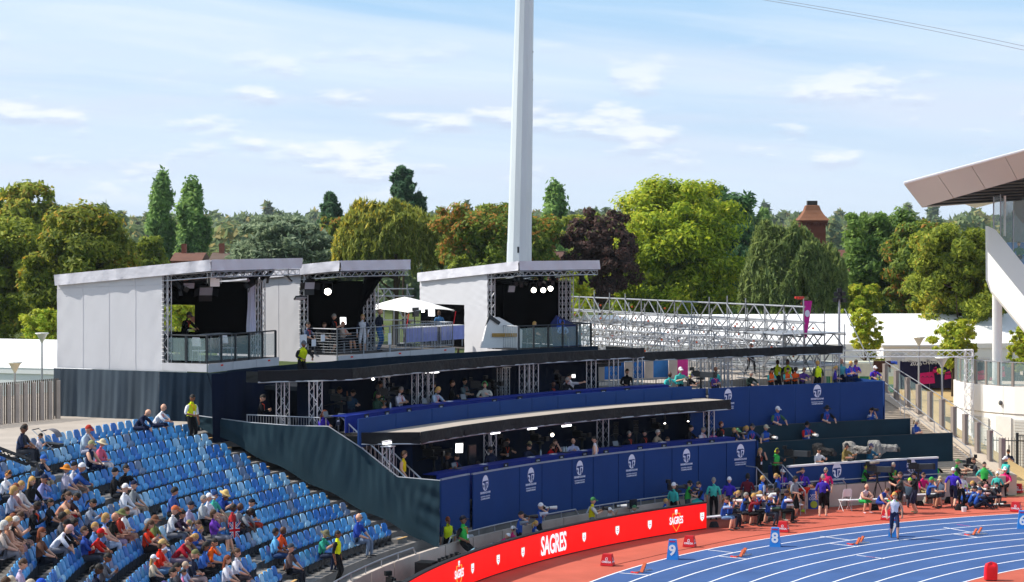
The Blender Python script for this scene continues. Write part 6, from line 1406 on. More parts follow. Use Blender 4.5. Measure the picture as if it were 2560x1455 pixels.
def person(label, pos, face, pose, shirt='#333333', pants='#222630', skin='a', hair='short', hc='br', hat=None, hatc='#ffffff', sl='short', leg='long', shoe='#2a2a2c', vest=None, lan=False, phones=None, glasses=False, s=1.0, group=None, shin=None, under=None):
    """face: heading in degrees the body looks along (0 = +X, 90 = +Y)"""
    P = POSES[pose]; o = obj('person', P['me'], None, pos, (0, 0, R_(face+90)), (s, s, s)); tag(o, label, 'person', group)
    sk = cmat(SKIN[skin], 'skin'); sh = cmat(shirt); pa = cmat(pants)
    ms = [sk, sh, sk if sl == 'none' else sh, sh if sl == 'long' else sk, pa, pa if leg == 'long' else (cmat(shin) if shin else sk), cmat(shoe, 'plastic'), cmat('#2a1d18', 'hair')]
    if under: ms[2] = cmat(under)
    for i, m in enumerate(ms): o.material_slots[i].link = 'OBJECT'; o.material_slots[i].material = m
    def child(nm, me, m, M=None):
        c = obj(nm, me, o); c.matrix_basis = M if M is not None else Matrix.Identity(4)
        if m is not None:
            c.material_slots[0].link = 'OBJECT'; c.material_slots[0].material = m
        return c
    if hat:
        child('cap' if hat == 'cap' else 'sun_hat', HAIR[hat], cmat(hatc), P['head'])
        if hair in ('long', 'tail', 'bob'): child('hair', HAIR[hair], cmat(HC[hc], 'hair'), P['head'] @ Matrix.Scale(.98, 4))
    elif HAIR[hair] is not None: child('hair', HAIR[hair], cmat(HC[hc], 'hair'), P['head'])
    if vest: child('bib' if vest not in ('#d8e81e', '#e85a1e') else 'vest', P['vest'], cmat(vest))
    if lan: child('lanyard', P['lan'], None); child('badge', P['card'], None)
    if phones: child('headphones', HAIR['phones'], cmat(phones, 'plastic'), P['head'])
    if glasses: child('sunglasses', HAIR['glasses'], cmat('#14161a', 'plastic'), P['head'])
    return o
def inward(p): return math.degrees(math.atan2(CY-p.y, CX-p.x))
def rowseat(px, k):                        # a place in row k under column px of the photograph
    R = row_R(k)+.46; p = rp(px, R); p.z = row_z(k); return p
# ------------------------------------------------------------------ boards, boxes and blocks on the track
M_LED = mat('lit red board', '#200000', .5, emit=(1.0, .004, .003), estr=.95, var=0)
M_LEDW = mat('lit white print', '#303030', .5, emit=(.80, .82, .92), estr=1.0, var=0)
M_LEDG = mat('lit green print', '#001800', .5, emit=(.03, .22, .08), estr=1.0, var=0); M_LEDR = mat('lit dark red print', '#100000', .5, emit=(.45, .01, .02), estr=1.0, var=0); M_LEDY = mat('lit amber print', '#201000', .5, emit=(.95, .38, .05), estr=1.0, var=0)
def led():
    RB = 38.35; b = thing('led_board', 'long curved red electronic advertising board with white letters', 'board', pol(148, RB, 0)); ta, tb = 171.0, th_of(rp(1766, RB)); n = 26
    for i in range(n):
        a, c = ta+(tb-ta)*i/n, ta+(tb-ta)*(i+1)/n; part('screen_module', MB().arc(RB, RB+.02, a, c, .05, 1.03, 1), M_LED, b); part('cabinet', MB().arc(RB+.022, RB+.14, a-.01, c+.01, 0, 1.05, 1), M_DARK, b); part('top_cap', MB().arc(RB-.03, RB+.16, a, c, 1.052, 1.10, 1), mat('black rubber', '#1a1b20', .7), b)
        if i % 2 == 0: part('bracket', MB().box(pol((a+c)/2, RB+.3, .3), (.3, .04, .6), R_((a+c)/2)), M_DKSTEEL, b)
    def at(px, z): 
        p = rp(px, RB-.006); return Vector((p.x, p.y, z)), tang(th_of(p))
    def seg(px):                               # outward offset: the modules are flat
        return .0
    def shield(px, z=.53, s=1.0):
        p, x = at(px, z); nrm = x.cross(UP)
        pts = [(-.115, .16), (.115, .16), (.115, -.02), (.09, -.10), (0, -.18), (-.09, -.10), (-.115, -.02)]
        g = place('shield', tile([(u*1.12*s, v*1.08*s) for u, v in pts]).mesh('shield', M_LEDG), M_LEDG, b, p+nrm*.004, x); place('shield', tile([(u*s, v*s) for u, v in pts]).mesh('shield', M_LEDW), M_LEDW, b, p+nrm*.009, x)
        for u, v, m in ((0, 0, M_LEDR), (0, .07, M_LEDG), (0, -.07, M_LEDG), (-.05, 0, M_LEDR), (.05, 0, M_LEDR)): place('cross_mark', tile([((u+c)*s, (v+d)*s) for c, d in ((-.016, -.018), (.016, -.018), (.016, .018), (-.016, .018))]).mesh('cross_mark', m), m, b, p+nrm*.014, x)
    for px in (1181, 1245, 1307, 1460, 1543, 1624, 1755): shield(px)
    Wd, offx = 0, 0
    me = text_mesh('SAGRES', .62, .003, .012, .95); p, x = at(1383, .52); place('lettering', me, M_LEDW, b, p+x.cross(UP)*.03, x, sx=.90, sy=1.55)
    for px, k in ((1690, 1.0), (1147, .95)):
        p, x = at(px, .50); nrm = x.cross(UP); place('lettering', text_mesh('SAGRES', .27*k, .003, .005, .95), M_LEDW, b, p+nrm*.018+UP*.02, x, sx=.95, sy=1.5); shield(px, .86, .6)
        mb = MB(); o = [(-.30, .30), (.30, .30), (.28, -.16), (0, -.40), (-.28, -.16)]
        for (u0, v0), (u1, v1) in zip(o, o[1:]+o[:1]): mb.tube((u0*.75, v0, .004), (u1*.75, v1, .004), .012, n=4)
        place('crest_outline', mb.mesh('crest_outline', M_LEDY), M_LEDY, b, p+nrm*.012, x)
led()
M_OMEGA = mat('red speaker box', '#c01824', .5, .35, var=.06); M_LBLUE = mat('lane box blue', '#2585d8', .5, .35, var=.05); M_PINKP = mat('pink print strip', '#c0306a')
def omega_box(px, py, lab, ang=0.0):
    p = gp(px, py); t = thing('speaker_box', lab, 'speaker', p, R_(ang)); w, d, h = .46, .36, .42; wt, dt = .32, .24
    mb = MB().add([(-w/2, -d/2, .02), (w/2, -d/2, .02), (w/2, d/2, .02), (-w/2, d/2, .02), (-wt/2, -dt/2, h), (wt/2, -dt/2, h), (wt/2, dt/2, h), (-wt/2, dt/2, h)], [(3, 2, 1, 0), (4, 5, 6, 7), (0, 1, 5, 4), (1, 2, 6, 5), (2, 3, 7, 6), (3, 0, 4, 7)]); part('case', mb, M_OMEGA, t, world=False)
    me = text_mesh('OMEGA', .10, .003, .003); mo = text_mesh('\u03a9', .13, .003, .003)
    for k, (off, rz, sc) in enumerate((((0, -d/2, 0), 0, 1), ((w/2, 0, 0), PI/2, .8))):
        for mm, z in ((me, .15), (mo, .25)):
            if not mm.materials: mm.materials.append(M_LITW)
            f = (z-.02)/(h-.02); yy = -(d/2-(d-dt)/2*f)-.004 if k == 0 else 0; xx = (w/2-(w-wt)/2*f)+.004 if k else 0
            obj('lettering', mm, t, (xx, yy, z), (PI/2-.13 if not k else PI/2-.16, 0, rz), (sc, sc, sc))
    part('foot', MB().box((0, 0, .012), (.3, .22, .022)), M_DARK, t, world=False)
for px, py, lab, a in ((1519, 1414, 'red trapezoid speaker box beside the lane nine starting block', -18), (1724, 1367, 'red trapezoid speaker box beyond the lane nine marker', -20), (1958, 1330, 'red trapezoid speaker box partly behind the lane eight marker', -20), (2217, 1300, 'red trapezoid speaker box behind the walking athlete', -22), (2540, 1279, 'red trapezoid speaker box behind the lane six marker', -24)): omega_box(px, py, lab, a)
p = gp(2550, 1236); 
def lane_box(px, py, n, lab, ang=-12):
    p = gp(px, py); t = thing('lane_marker', lab, 'marker', p, R_(ang)); w, d, h = .42, .36, .72; wt, dt = .27, .20
    mb = MB().add([(-w/2, -d/2, 0), (w/2, -d/2, 0), (w/2, d/2, 0), (-w/2, d/2, 0), (-wt/2, -dt/2, h), (wt/2, -dt/2, h), (wt/2, dt/2, h), (-wt/2, dt/2, h)], [(3, 2, 1, 0), (4, 5, 6, 7), (0, 1, 5, 4), (1, 2, 6, 5), (2, 3, 7, 6), (3, 0, 4, 7)]); part('case', mb, M_LBLUE, t, world=False)
    me = text_mesh(n, .52, .003, .016); me.materials.append(M_WHITE); f = .34/h; obj('numeral', me, t, (0, -(d/2-(d-dt)/2*f)-.006, .33), (PI/2-.11, 0, 0)); part('print_strip', MB().box((0, -dt/2-.012, h-.06), (.22, .01, .05)), M_PINKP, t, world=False)
lane_box(1682, 1398, '9', 'blue lane marker box with a white nine'); lane_box(1938, 1366, '8', 'blue lane marker box with a white eight'); lane_box(2234, 1341, '7', 'blue lane marker box half hidden by the walking athlete'); lane_box(2556, 1321, '6', 'blue lane marker box with a white six')
M_BLKP = mat('terracotta block pad', '#b0573a', .85, .2, var=.1)
def start_block(px, py, lab):
    p = gp(px, py); d = tang(th_of(p)); t = thing('starting_block', lab, 'starting block', p, math.atan2(d.y, d.x)-.25)
    part('rail', MB().box((.1, 0, .03), (.9, .08, .04)), M_SILVER, t, world=False); part('anchor', MB().box((-.32, 0, .02), (.1, .32, .03)), M_REDTAG, t, world=False)
    for x, y in ((-.15, -.14), (.22, .14)):
        w = part('pedal', MB().hexa((x, y-.07, .03), (0, .14, 0), (.16, 0, .24), (.03, 0, -.02)), M_BLKP, t, world=False); part('prop', MB().tube((x+.14, y, .18), (x+.24, y, .03), .014), M_SILVER, t, world=False)
for px, py, lab in ((1602, 1430, 'starting block with terracotta pads in the lane nine start'), (1851, 1391, 'starting block with terracotta pads in the lane eight start'), (2143, 1360, 'starting block with terracotta pads nearest the walking athlete'), (2436, 1337, 'starting block with terracotta pads before the lane six marker')): start_block(px, py, lab)
def red_cover():
    p = gp(2477, 1451); t = thing('covered_camera', 'low camera under a bright red rain cover on the infield edge', 'cover', p)
    def g(u, v):
        a = 2*PI*u; r = (1-v**6)**.5 if v < 1 else 0; sx, sy = .22*(1+.05*math.sin(5*a+2*v)), .19*(1+.06*math.sin(4*a)); q = lambda x: abs(x)**.55*(1 if x > 0 else -1); return (p.x+sx*q(math.cos(a))*(.55+.45*r)*(1 if v < .95 else .02/.55)+.02*v, p.y+sy*q(math.sin(a))*(.55+.45*r)*(1 if v < .95 else .02), .04+.56*v+.05*math.sin(2*a+1)*v*v)
    part('rain_cover', MB().grid(g, 28, 12), mat('red nylon', '#d80d1c', .45, .4, var=.06, bump=.3, bscale=8), t, smooth=True); part('foot', MB().box((p.x, p.y, .03), (.36, .3, .05)), M_DARK, t)
    part('inner_kerb', MB().tube((p.x-.03, p.y, .1), (p.x+.03, p.y, .1), .02), M_DARK, t)
red_cover()
kb = struct('inner_kerb', MB().arc(TR-9*1.22-.10, TR-9*1.22-.04, 60, 130, .004, .06, 60, TC), M_WLINE)
# cable along the apron from box to box
pts = [gp(*q, .012) for q in ((1536, 1412), (1600, 1398), (1690, 1377), (1740, 1368), (1850, 1345), (1975, 1326), (2100, 1312), (2210, 1299), (2330, 1290), (2450, 1283), (2540, 1277))]
solo('apron_cable', MB().path(pts, .008, 4), mat('brown cable', '#6a3a30'), 'thin cable linking the red speaker boxes along the apron', 'cable')
# drink barrel, benches, chairs
def barrel(px, py, lab):
    p = gp(px, py); t = thing('drink_barrel', lab, 'barrel', p); part('drum', MB().lathe(p, [(.25, 0), (.25, .84)], 18), mat('blue printed drum', '#2354b8', .4, .4, var=.05), t); part('lid', MB().lathe(p+UP*.842, [(.27, 0), (.27, .04)], 18), mat('white lid', '#d8dce8', .5), t); part('coconut_print', MB().lathe(p+Vector((.03, -.247, .2)), [(.16, 0), (.15, .015)], 14, (0, -1, .0)), mat('lime print', '#a8b83a'), t)
    for s, z in (('VITA', .58), ('COCO', .44)): place('lettering', text_mesh(s, .16, .003, .004), M_LITW, t, p+Vector((.05, -.262, z)), Vector((1, .1, 0)))
barrel(2031, 1271, 'blue drink barrel with white words behind the bent athlete')
def bench(px, py, ang, L, lab, grp=None):
    p = gp(px, py); t = thing('bench', lab, 'bench', p, R_(ang), grp); part('seat', MB().box((0, 0, .45), (L, .36, .04)), M_WTOP, t, world=False)
    for x in (-L/2+.12, L/2-.12): part('leg', MB().path([(x, -.15, 0), (x, -.12, .43), (x, .12, .43), (x, .15, 0)], .015), M_STEEL, t, world=False)
BENCH = [bench(1795, 1318, 28, 1.9, 'white folding bench beside the red board end'), bench(1882, 1302, 25, 1.9, 'white folding bench under the row of seated photographers'), bench(1960, 1290, 24, 1.7, 'white folding bench under the photographer in green leggings'), bench(2170, 1275, 16, 1.9, 'white folding bench under the seated athletes'), bench(2300, 1262, 14, 1.6, 'white folding bench under the photographer with a green cap')]
chair(gp(2112, 1276), R_(200), 'white folding chair with a slatted back beside the seated athletes', None, M_WTOP, True)
chair(gp(1166, 1400), R_(200), 'white folding chair leaning by the concrete wall near the steward', None, M_WTOP, True)
# ------------------------------------------------------------------ cameras
M_LW = mat('white lens barrel', '#d9d9d6', .4, .4, var=.05)
def still_cam(P, d, lab, white=True, L=.36, grp=None):
    P, d = Vector(P), Vector(d).normalized(); x = d.cross(UP).normalized(); y = x.cross(d); t = thing('photo_camera', lab, 'camera', P, 0, grp)
    part('body', MB().hexa(P-x*.075-y*.05-d*.07, x*.15, y*.11, d*.08).hexa(P-x*.03+y*.06-d*.06, x*.06, y*.035, d*.06), M_DARK, t)
    m = M_LW if white else M_DARK; l = part('lens', MB().lathe(P, [(.038, 0), (.04, L*.3), (.05, L*.35), (.058, L*.65)], 12, d), m, t); part('hood', MB().lathe(P+d*L*.65, [(.062, 0), (.070, L*.34), (.055, L*.35)], 12, d), M_LW if white else M_DARK, l); part('ring', MB().lathe(P+d*L*.3, [(.045, 0), (.052, .03)], 12, d), M_DARK, l)
    return t
def hold_cam(o, pose, face, lab, white=True, L=.36, dz=0.0, s=1.0):
    h = POSES[pose]['hand']; P = (h[0]+h[1])/2; M = Matrix.Rotation(R_(face+90), 3, 'Z'); q = Vector(o.location)+M @ Vector((h[1].x*.3, P.y-.02, max(h[0].z, h[1].z)+.02)); d = Vector((math.cos(R_(face)), math.sin(R_(face)), dz)); return still_cam(q, d, lab, white, L)
def tv_cam(p, face, lab, h=1.35, cover=None, grp=None, mic=False, box=True, legs=True):
    """broadcast camera on a tripod at p, looking along face"""
    p = Vector(p); t = thing('television_camera', lab, 'camera', p, R_(face-90), grp); D = Vector((0, 1, 0))
    if legs:
        for a in (90, 210, 330): part('leg', MB().tube((0, 0, h-.35), (.45*math.cos(R_(a)), .45*math.sin(R_(a)), 0), .024, .02), M_DARK, t, world=False)
    part('head', MB().tube((0, 0, h-.5), (0, 0, h-.06), .05).box((0, 0, h-.06), (.2, .26, .1)), M_DARK, t, world=False)
    if cover:
        cm = mat('rain cover '+cover, cover, .7, .2, var=.1, scale=3, bump=.6, bscale=6)
        mb = MB()
        def g(u, v):
            a = 2*PI*u; yy = -.55+1.35*v; w = .19 if v < .45 else .13; w *= (1+.07*math.sin(9*v+3*a)+.06*math.sin(5*a))*(1 if .02 < v < .98 else .5); zz = h+.15+(.06 if v < .4 else 0)-.04*v; q = lambda x: abs(x)**.7*(1 if x > 0 else -1)
            return (w*q(math.cos(a)), yy, zz+(w*1.15*q(math.sin(a)) if math.sin(a) > 0 else (w*1.2+.42*math.exp(-((v-.28)/.2)**2))*q(math.sin(a))))
        mb.grid(g, 24, 22); rr = random.Random(lab); mb.v = [(x+rr.uniform(-.02, .02), y+rr.uniform(-.02, .02), z+rr.uniform(-.02, .02)) for x, y, z in mb.v]; part('rain_cover', mb, cm, t, world=False); part('lens', MB().lathe((0, .78, h+.06), [(.10, 0), (.11, .10)], 12, (0, 1, 0)), M_DARK, t, world=False)
    else:
        part('body', MB().box((0, -.22, h+.13), (.17, .42, .24)).box((0, -.22, h+.27), (.05, .3, .05)), M_DARK, t, world=False)
        lz = part('lens', MB().box((0, .32, h+.12), (.24, .62, .24)) if box else MB().lathe((0, 0, h+.12), [(.06, 0), (.07, .18), (.09, .3)], 12, (0, 1, 0)), mat('grey lens box', '#3c4044', .5), t, world=False); part('lens_hood', MB().box((0, .68, h+.12), (.27, .10, .26)) if box else MB().box((0, .34, h+.12), (.22, .1, .18)), M_DARK, lz, world=False)
        part('viewfinder', MB().box((.0, -.42, h+.36), (.22, .14, .15)).tube((0, -.34, h+.2), (0, -.4, h+.33), .02), M_DARK, t, world=False)
    for s in (-1, 1): part('pan_handle', MB().tube((s*.1, -.1, h-.03), (s*.22, -.62, h-.16), .014), M_DARK, t, world=False)
    if mic: part('microphone', MB().tube((.06, -.25, h+.38), (.06, .05, h+.42), .065, .065, 10).ball((.06, .06, h+.42), .065).ball((.06, -.26, h+.38), .065), mat('fluffy wind cover', '#8d857c', .95, .05, var=.3, scale=30, bump=.8, bscale=60), t, world=False, smooth=True)
    return t
# ------------------------------------------------------------------ who is where
W, K, N, B, LB, T, P_, PK, RD, OR, G, GN, BE, YE, HV, OLV, PB, JN, KH = '#e2e2e6', '#15161a', '#1b2440', '#2148b8', '#8fb4de', '#3fb8ae', '#4a34b0', '#d0206f', '#c4201c', '#dd4a1e', '#8a8d93', '#3bb24e', '#b3a188', '#e6cf1c', '#d8e81e', '#5c6038', '#2450a8', '#3d587f', '#a8997c'
def best_row(px, hy, top):
    b = None
    for k in range(NROW+1):
        p = rowseat(px, min(k, NROW-1)) if k < NROW else rp(px, row_R(NROW)+.5)
        if k == NROW: p.z = row_z(NROW)
        y = YH+(H-p.z-top)*F/p.y
        if b is None or abs(y-hy) < b[0]: b = (abs(y-hy), p, k)
    return b[1]
TAKEN = []
def spec(zx, zy, desc, pose='sit', turn=0, s=1.0, z2=False, **kw):
    px, py = (500+zx/3.2 if z2 else zx/3.2), 1000+zy/3.2; p = best_row(px, py, POSES[pose]['top']*s)
    p.z += 0.0; TAKEN.append(p); f = inward(p)
    return person('person '+desc, p, f+turn, pose, s=s, **kw)
SP = [
 (1090, 90, 'bald, in a navy hooded jacket, seated below the mesh sheeting', 'sit_down', 0, dict(shirt=N, pants=N, sl='long', hair='bald')),
 (1235, 70, 'bald, in a white T-shirt with red lanyard on the top row', 'sit_lean', 10, dict(shirt=W, pants=N, leg='short', hair='bald', lan=True)),
 (150, 205, 'with tanned skin in a dark blue T-shirt by the crane camera', 'sit_b', 10, dict(shirt='#2b3550', pants='#3c3f46', skin='c', hair='short', hc='bk', glasses=True)),
 (180, 188, 'with brown hair behind the dark blue T-shirt by the crane camera', 'sit', 10, dict(shirt='#3a3a40', skin='b', hc='br')),
 (295, 255, 'small child in a white shirt beside the pushchair', 'sit_phone', 20, dict(shirt='#d8cfd6', pants='#8a8f98', skin='b', hc='bk', s=.72)),
 (660, 222, 'in a red cap and pale blue T-shirt touching the brim', 'sit_chin', 0, dict(shirt='#a9bccb', pants='#8d93a8', hat='cap', hatc='#a8362c', s=1.06)),
 (715, 352, 'in an olive cap and navy sleeveless top', 'sit', 0, dict(shirt=N, pants=N, sl='none', hat='cap', hatc='#97966a', hc='gy')),
 (785, 374, 'in a cream sun hat and pink shirt', 'sit_b', 0, dict(shirt='#d0627c', pants='#d2c8c6', sl='long', hat='hat', hatc='#cdbfa0')),
 (300, 420, 'in a blue cap and navy T-shirt resting chin on hand', 'sit_chin', -10, dict(shirt='#1d2942', pants=KH, leg='short', hat='cap', hatc='#2f5da8')),
 (578, 512, 'in a black and white cap and white top', 'sit', 0, dict(shirt='#c9c9d2', pants='#b58b7c', hat='cap', hatc='#1b1c20')),
 (515, 560, 'in a rainbow knitted hat behind the blue half-zip shirt', 'sit', 0, dict(shirt='#b9b4c6', pants=G, hat='hat', hatc='#c27a2e')),
 (557, 578, 'in a white cap and blue half-zip shirt leaning forward', 'sit_lean', 20, dict(shirt='#2a4f96', pants='#6d5f57', leg='short', sl='long', hat='cap', hatc='#d8dadf', skin='b', s=1.06)),
 (905, 568, 'in a black T-shirt with a backward cap and glasses', 'sit_turn', 0, dict(shirt=K, pants='#22252c', hat='cap', hatc='#1d1e22', glasses=True)),
 (1000, 580, 'in a black T-shirt turning to the neighbour in glasses', 'sit_turn', -40, dict(shirt='#101116', pants='#1b1d24', hc='bk', glasses=True)),
 (985, 727, 'in a white cap, white shirt and cream trousers', 'sit', 0, dict(shirt='#d9dde6', pants='#cfc4c4', sl='long', hat='cap', hatc=W)),
 (1055, 712, 'in a navy cap and grey polo beside cream trousers', 'sit', 0, dict(shirt='#7d8489', pants='#8a7f74', hat='cap', hatc=N)),
 (700, 814, 'with a dark ponytail and grey hooded top', 'sit_phone', 0, dict(shirt='#8f98aa', pants='#30343e', sl='long', hair='tail', hc='bk', skin='b')),
 (240, 602, 'with curly fair hair in a black jacket and blue jeans', 'sit', -20, dict(shirt=K, pants='#2f4f80', sl='long', hair='long', hc='fb')),
 (300, 588, 'in a navy cap and lilac shirt shading the eyes', 'sit_chin', 0, dict(shirt='#8d93c4', pants='#30343e', sl='long', hat='cap', hatc=N, skin='b')),
 (150, 632, 'with long blonde hair in a white blouse', 'sit', 0, dict(shirt='#d9d3d0', pants='#c79f94', sl='long', hair='long', hc='bl')),
 (68, 658, 'with short fair hair in a striped top', 'sit_b', 0, dict(shirt='#9ea3b8', pants=N, hair='bob', hc='bl')),
 (105, 668, 'with reddish hair beside the striped top', 'sit', 0, dict(shirt='#b58a88', pants='#8a6d68', hair='long', hc='rd')),
 (25, 518, 'in orange ear defenders and a white shirt', 'sit_phone', 0, dict(shirt=W, pants='#4a4d54', hc='br', phones='#e0902a', s=.9)),
 (250, 802, 'in a black jacket with a pink lanyard', 'sit_phone', 0, dict(shirt='#17181c', pants='#24262c', sl='long', skin='d', hc='bk', lan=True)),
 (385, 772, 'young, in a black shirt before the blue polo', 'sit', 0, dict(shirt='#1a1b20', pants='#2c3038', hc='bk', skin='b', s=.85)),
 (450, 762, 'with brown hair in a bun and a peach top', 'sit_lean', 0, dict(shirt='#c58c74', pants='#b49a8e', sl='none', hair='tail', hc='br')),
 (480, 722, 'with black hair reading a leaflet in red shorts', 'sit_down', 10, dict(shirt='#3a2a30', pants='#b8242c', leg='short', hc='bk', skin='c')),
 (82, 848, 'with auburn hair in a beige cardigan', 'sit', 0, dict(shirt='#6e5348', pants='#3a3c44', sl='long', hair='long', hc='rd')),
 (60, 880, 'with pale pink hair in a black vest leaning on a hand', 'sit_chin', 0, dict(shirt='#1c1c20', pants='#b48f96', sl='none', hair='long', hc='wh')),
 (10, 918, 'with white hair in a pale beige top', 'sit', 0, dict(shirt='#b8a89e', pants='#7e7a80', hair='bob', hc='wh')),
 (410, 948, 'in a pink cap and white shirt looking down', 'sit_down', 0, dict(shirt='#d4d8e6', pants='#6b6f7c', hat='cap', hatc='#caa0a4')),
 (480, 918, 'with curly dark hair behind the black jacket', 'sit', 0, dict(shirt='#54565e', hair='curly', hc='bk', skin='c')),
 (515, 882, 'with long fair hair in a pale vest', 'sit', 0, dict(shirt='#b8b0b0', pants='#9aa0b0', hair='long', hc='bl')),
 (432, 982, 'in a black jacket and black cap leaning forward', 'sit_lean', 0, dict(shirt='#15161a', pants='#16171b', sl='long', hat='cap', hatc='#18191d', skin='c')),
 (505, 972, 'with curly black hair in a blue patterned shirt', 'sit_lean', 0, dict(shirt='#3a4e7e', pants='#5c5650', leg='short', hair='curly', hc='bk', skin='c', s=.9)),
 (692, 967, 'in sunglasses and a royal blue T-shirt with arms folded', 'sit_back', 0, dict(shirt='#2a4a9c', pants='#3b3f4a', hc='br', glasses=True)),
 (740, 975, 'with fair hair behind the royal blue T-shirt', 'sit', 0, dict(shirt='#5d86c0', pants='#9aa2b8', hc='bl')),
 (825, 937, 'with blonde hair, pale blue top and yellow medal ribbon', 'sit', 10, dict(shirt='#7f9cd2', pants='#9fb2cc', sl='none', hair='bob', hc='bl', glasses=True, s=1.05)),
 (878, 897, 'bald, in a black and yellow T-shirt', 'sit_b', 0, dict(shirt='#1d1c18', pants='#8d7f9e', leg='short', hair='bald', skin='b')),
 (932, 898, 'in an olive sun hat and red and black top', 'sit_b', 0, dict(shirt='#a83a2c', pants='#8a5a50', leg='short', hat='hat', hatc='#6f7448')),
 (968, 887, 'in a plain white T-shirt beside the olive sun hat', 'sit_b', 0, dict(shirt='#dfe0e2', pants='#a58070', leg='short', hc='br')),
 (1360, 737, 'with curly dark hair and a mid-blue T-shirt', 'sit_b', 0, dict(shirt='#3c5a9e', pants='#30343c', hair='curly', hc='bk', skin='b')),
 (1370, 807, 'in a dark maroon T-shirt leaning forward', 'sit_lean', 0, dict(shirt='#33253a', pants='#2a2c36', hc='bk', skin='b')),
 (1358, 902, 'bearded, in an orange cap and white T-shirt', 'sit_b', 0, dict(shirt='#dcdde0', pants='#6a6c74', hat='cap', hatc='#c0663e', s=1.05)),
 (1490, 888, 'in a navy cap and pale checked shirt', 'sit_b', 0, dict(shirt='#a8a2be', pants='#8d8fa0', hat='cap', hatc='#232b3c', skin='b')),
 (1420, 982, 'small, in an olive cap and white top', 'sit_down', 0, dict(shirt='#c4c2c0', pants='#7b7d84', hat='cap', hatc='#8c8a60', s=.75)),
 (1612, 832, 'with grey hair and a pale grey T-shirt', 'sit', 0, dict(shirt='#aab0b4', pants='#23262c', hc='gy')),
 (1656, 822, 'in a white cap and white shirt beside the teal shirt', 'sit', 0, dict(shirt='#d4d6e2', pants='#b4968a', hat='cap', hatc=W)),
 (1702, 807, 'in a navy cap and teal shirt', 'sit', 0, dict(shirt='#3fa896', pants='#b8a496', hat='cap', hatc='#1d3a68')),
 (1765, 788, 'in a straw hat and blue T-shirt', 'sit_phone', 0, dict(shirt='#28459a', pants='#b9ad94', hat='hat', hatc='#d8b878')),
 (1770, 692, 'young, in a black and white jacket', 'sit_phone', 0, dict(shirt='#3a3c48', pants='#2a2c34', sl='long', hair='curly', hc='bk', skin='c', s=.9)),
 (1852, 768, 'with dark hair in a red top behind the grey T-shirt', 'sit', 0, dict(shirt='#a82a30', hc='bk', skin='d')),
 (1885, 770, 'bald, with dark skin in a grey T-shirt', 'sit_b', 0, dict(shirt='#8b8d98', pants='#3c3e48', leg='short', hair='bald', skin='d')),
 (1895, 815, 'with close-cropped hair leaning over in grey', 'sit_down', 0, dict(shirt='#7f848c', pants='#4a4c54', leg='short', hc='bk', skin='d')),
 (1980, 748, 'bearded, in a black cap and black-sleeved baseball shirt', 'sit_b', 0, dict(shirt='#c4c0d4', pants='#a83a2a', hat='cap', hatc='#1a1c26', under='#1c1d24')),
 (1722, 958, 'with dark hair, purple T-shirt and grey shorts beside the flag', 'sit_back', 0, dict(shirt='#6a3aa8', pants='#7d7e8c', leg='short', hair='bob', hc='br')),
 (1160, 1048, 'with brown hair in a bright red T-shirt', 'sit_phone', 0, dict(shirt='#d8381c', pants='#2a2022', leg='short', hair='long', hc='br')),
 (1222, 992, 'in a brown felt hat and olive shirt', 'sit', 0, dict(shirt='#6b7440', pants='#4a4a44', hat='hat', hatc='#6d4a38')),
 (1165, 1012, 'in a grey flat cap behind the red T-shirt', 'sit', 0, dict(shirt='#7d858c', hat='cap', hatc='#8c96a2')),
 (1545, 1022, 'with hair tied back and a bright blue T-shirt', 'sit_b', 0, dict(shirt='#2f62b8', pants='#3a4a78', hair='tail', hc='br')),
 (1592, 1012, 'fair-haired child in a spotted dark top', 'sit', 0, dict(shirt='#4a4c62', pants='#38405c', hair='long', hc='bl', s=.8)),
 (1212, 1162, 'small, in a white cap with earphones', 'sit', 0, dict(shirt='#c8b8a0', hat='cap', hatc='#dfe0ee', hair='long', hc='bl', s=.8)),
 (1300, 1148, 'small, in a white cap and pink and white top', 'sit', 0, dict(shirt='#c48a90', hat='cap', hatc='#d8dcee', s=.8)),
 (1252, 1178, 'in a straw cap and scarlet T-shirt with blue jeans', 'sit_b', 0, dict(shirt='#dc2e1c', pants='#5b7fa8', hat='cap', hatc='#c2a36c', hair='bob', hc='br', s=1.05)),
 (1382, 1108, 'in a dark red T-shirt with brown hair', 'sit_down', 0, dict(shirt='#a82030', pants='#8a7a8c', hc='rd')),
 (1430, 1090, 'with long fair hair beside the dark red T-shirt', 'sit_down', 0, dict(shirt='#7a6a52', pants='#7a6a62', hair='long', hc='bl')),
 (1518, 1178, 'in an olive cap and navy T-shirt', 'sit_b', 0, dict(shirt='#232a40', pants='#9b8a8c', leg='short', hat='cap', hatc='#70744e')),
 (1466, 1228, 'small, in a beige cap and lilac top', 'sit', 0, dict(shirt='#a3b4dc', pants='#7a7482', hat='cap', hatc='#b8a490', s=.85)),
 (1605, 1192, 'with long curly black hair in a blue top', 'sit_b', 0, dict(shirt='#3a68b8', pants='#1c1d22', hair='long', hc='bk', skin='c')),
 (1660, 1188, 'in an orange T-shirt with hand to mouth', 'sit_chin', 0, dict(shirt='#e0601c', pants='#26262a', hc='bk', skin='b')),
 (1395, 1288, 'with short dark hair and a charcoal top', 'sit', 0, dict(shirt='#4a4a50', hc='bk', skin='b')),
 (1456, 1332, 'small child in a pink top', 'sit', 0, dict(shirt='#c878a0', hair='tail', hc='bk', skin='b', s=.72)),
 (1800, 1278, 'with long brown hair and a loose white shirt', 'sit', 0, dict(shirt='#d8dae6', pants='#1c1e26', hair='long', hc='rd')),
 (1878, 1262, 'with hair in a bun and a white blouse', 'sit', 0, dict(shirt='#dcdde8', pants='#4a4044', leg='short', hair='tail', hc='br')),
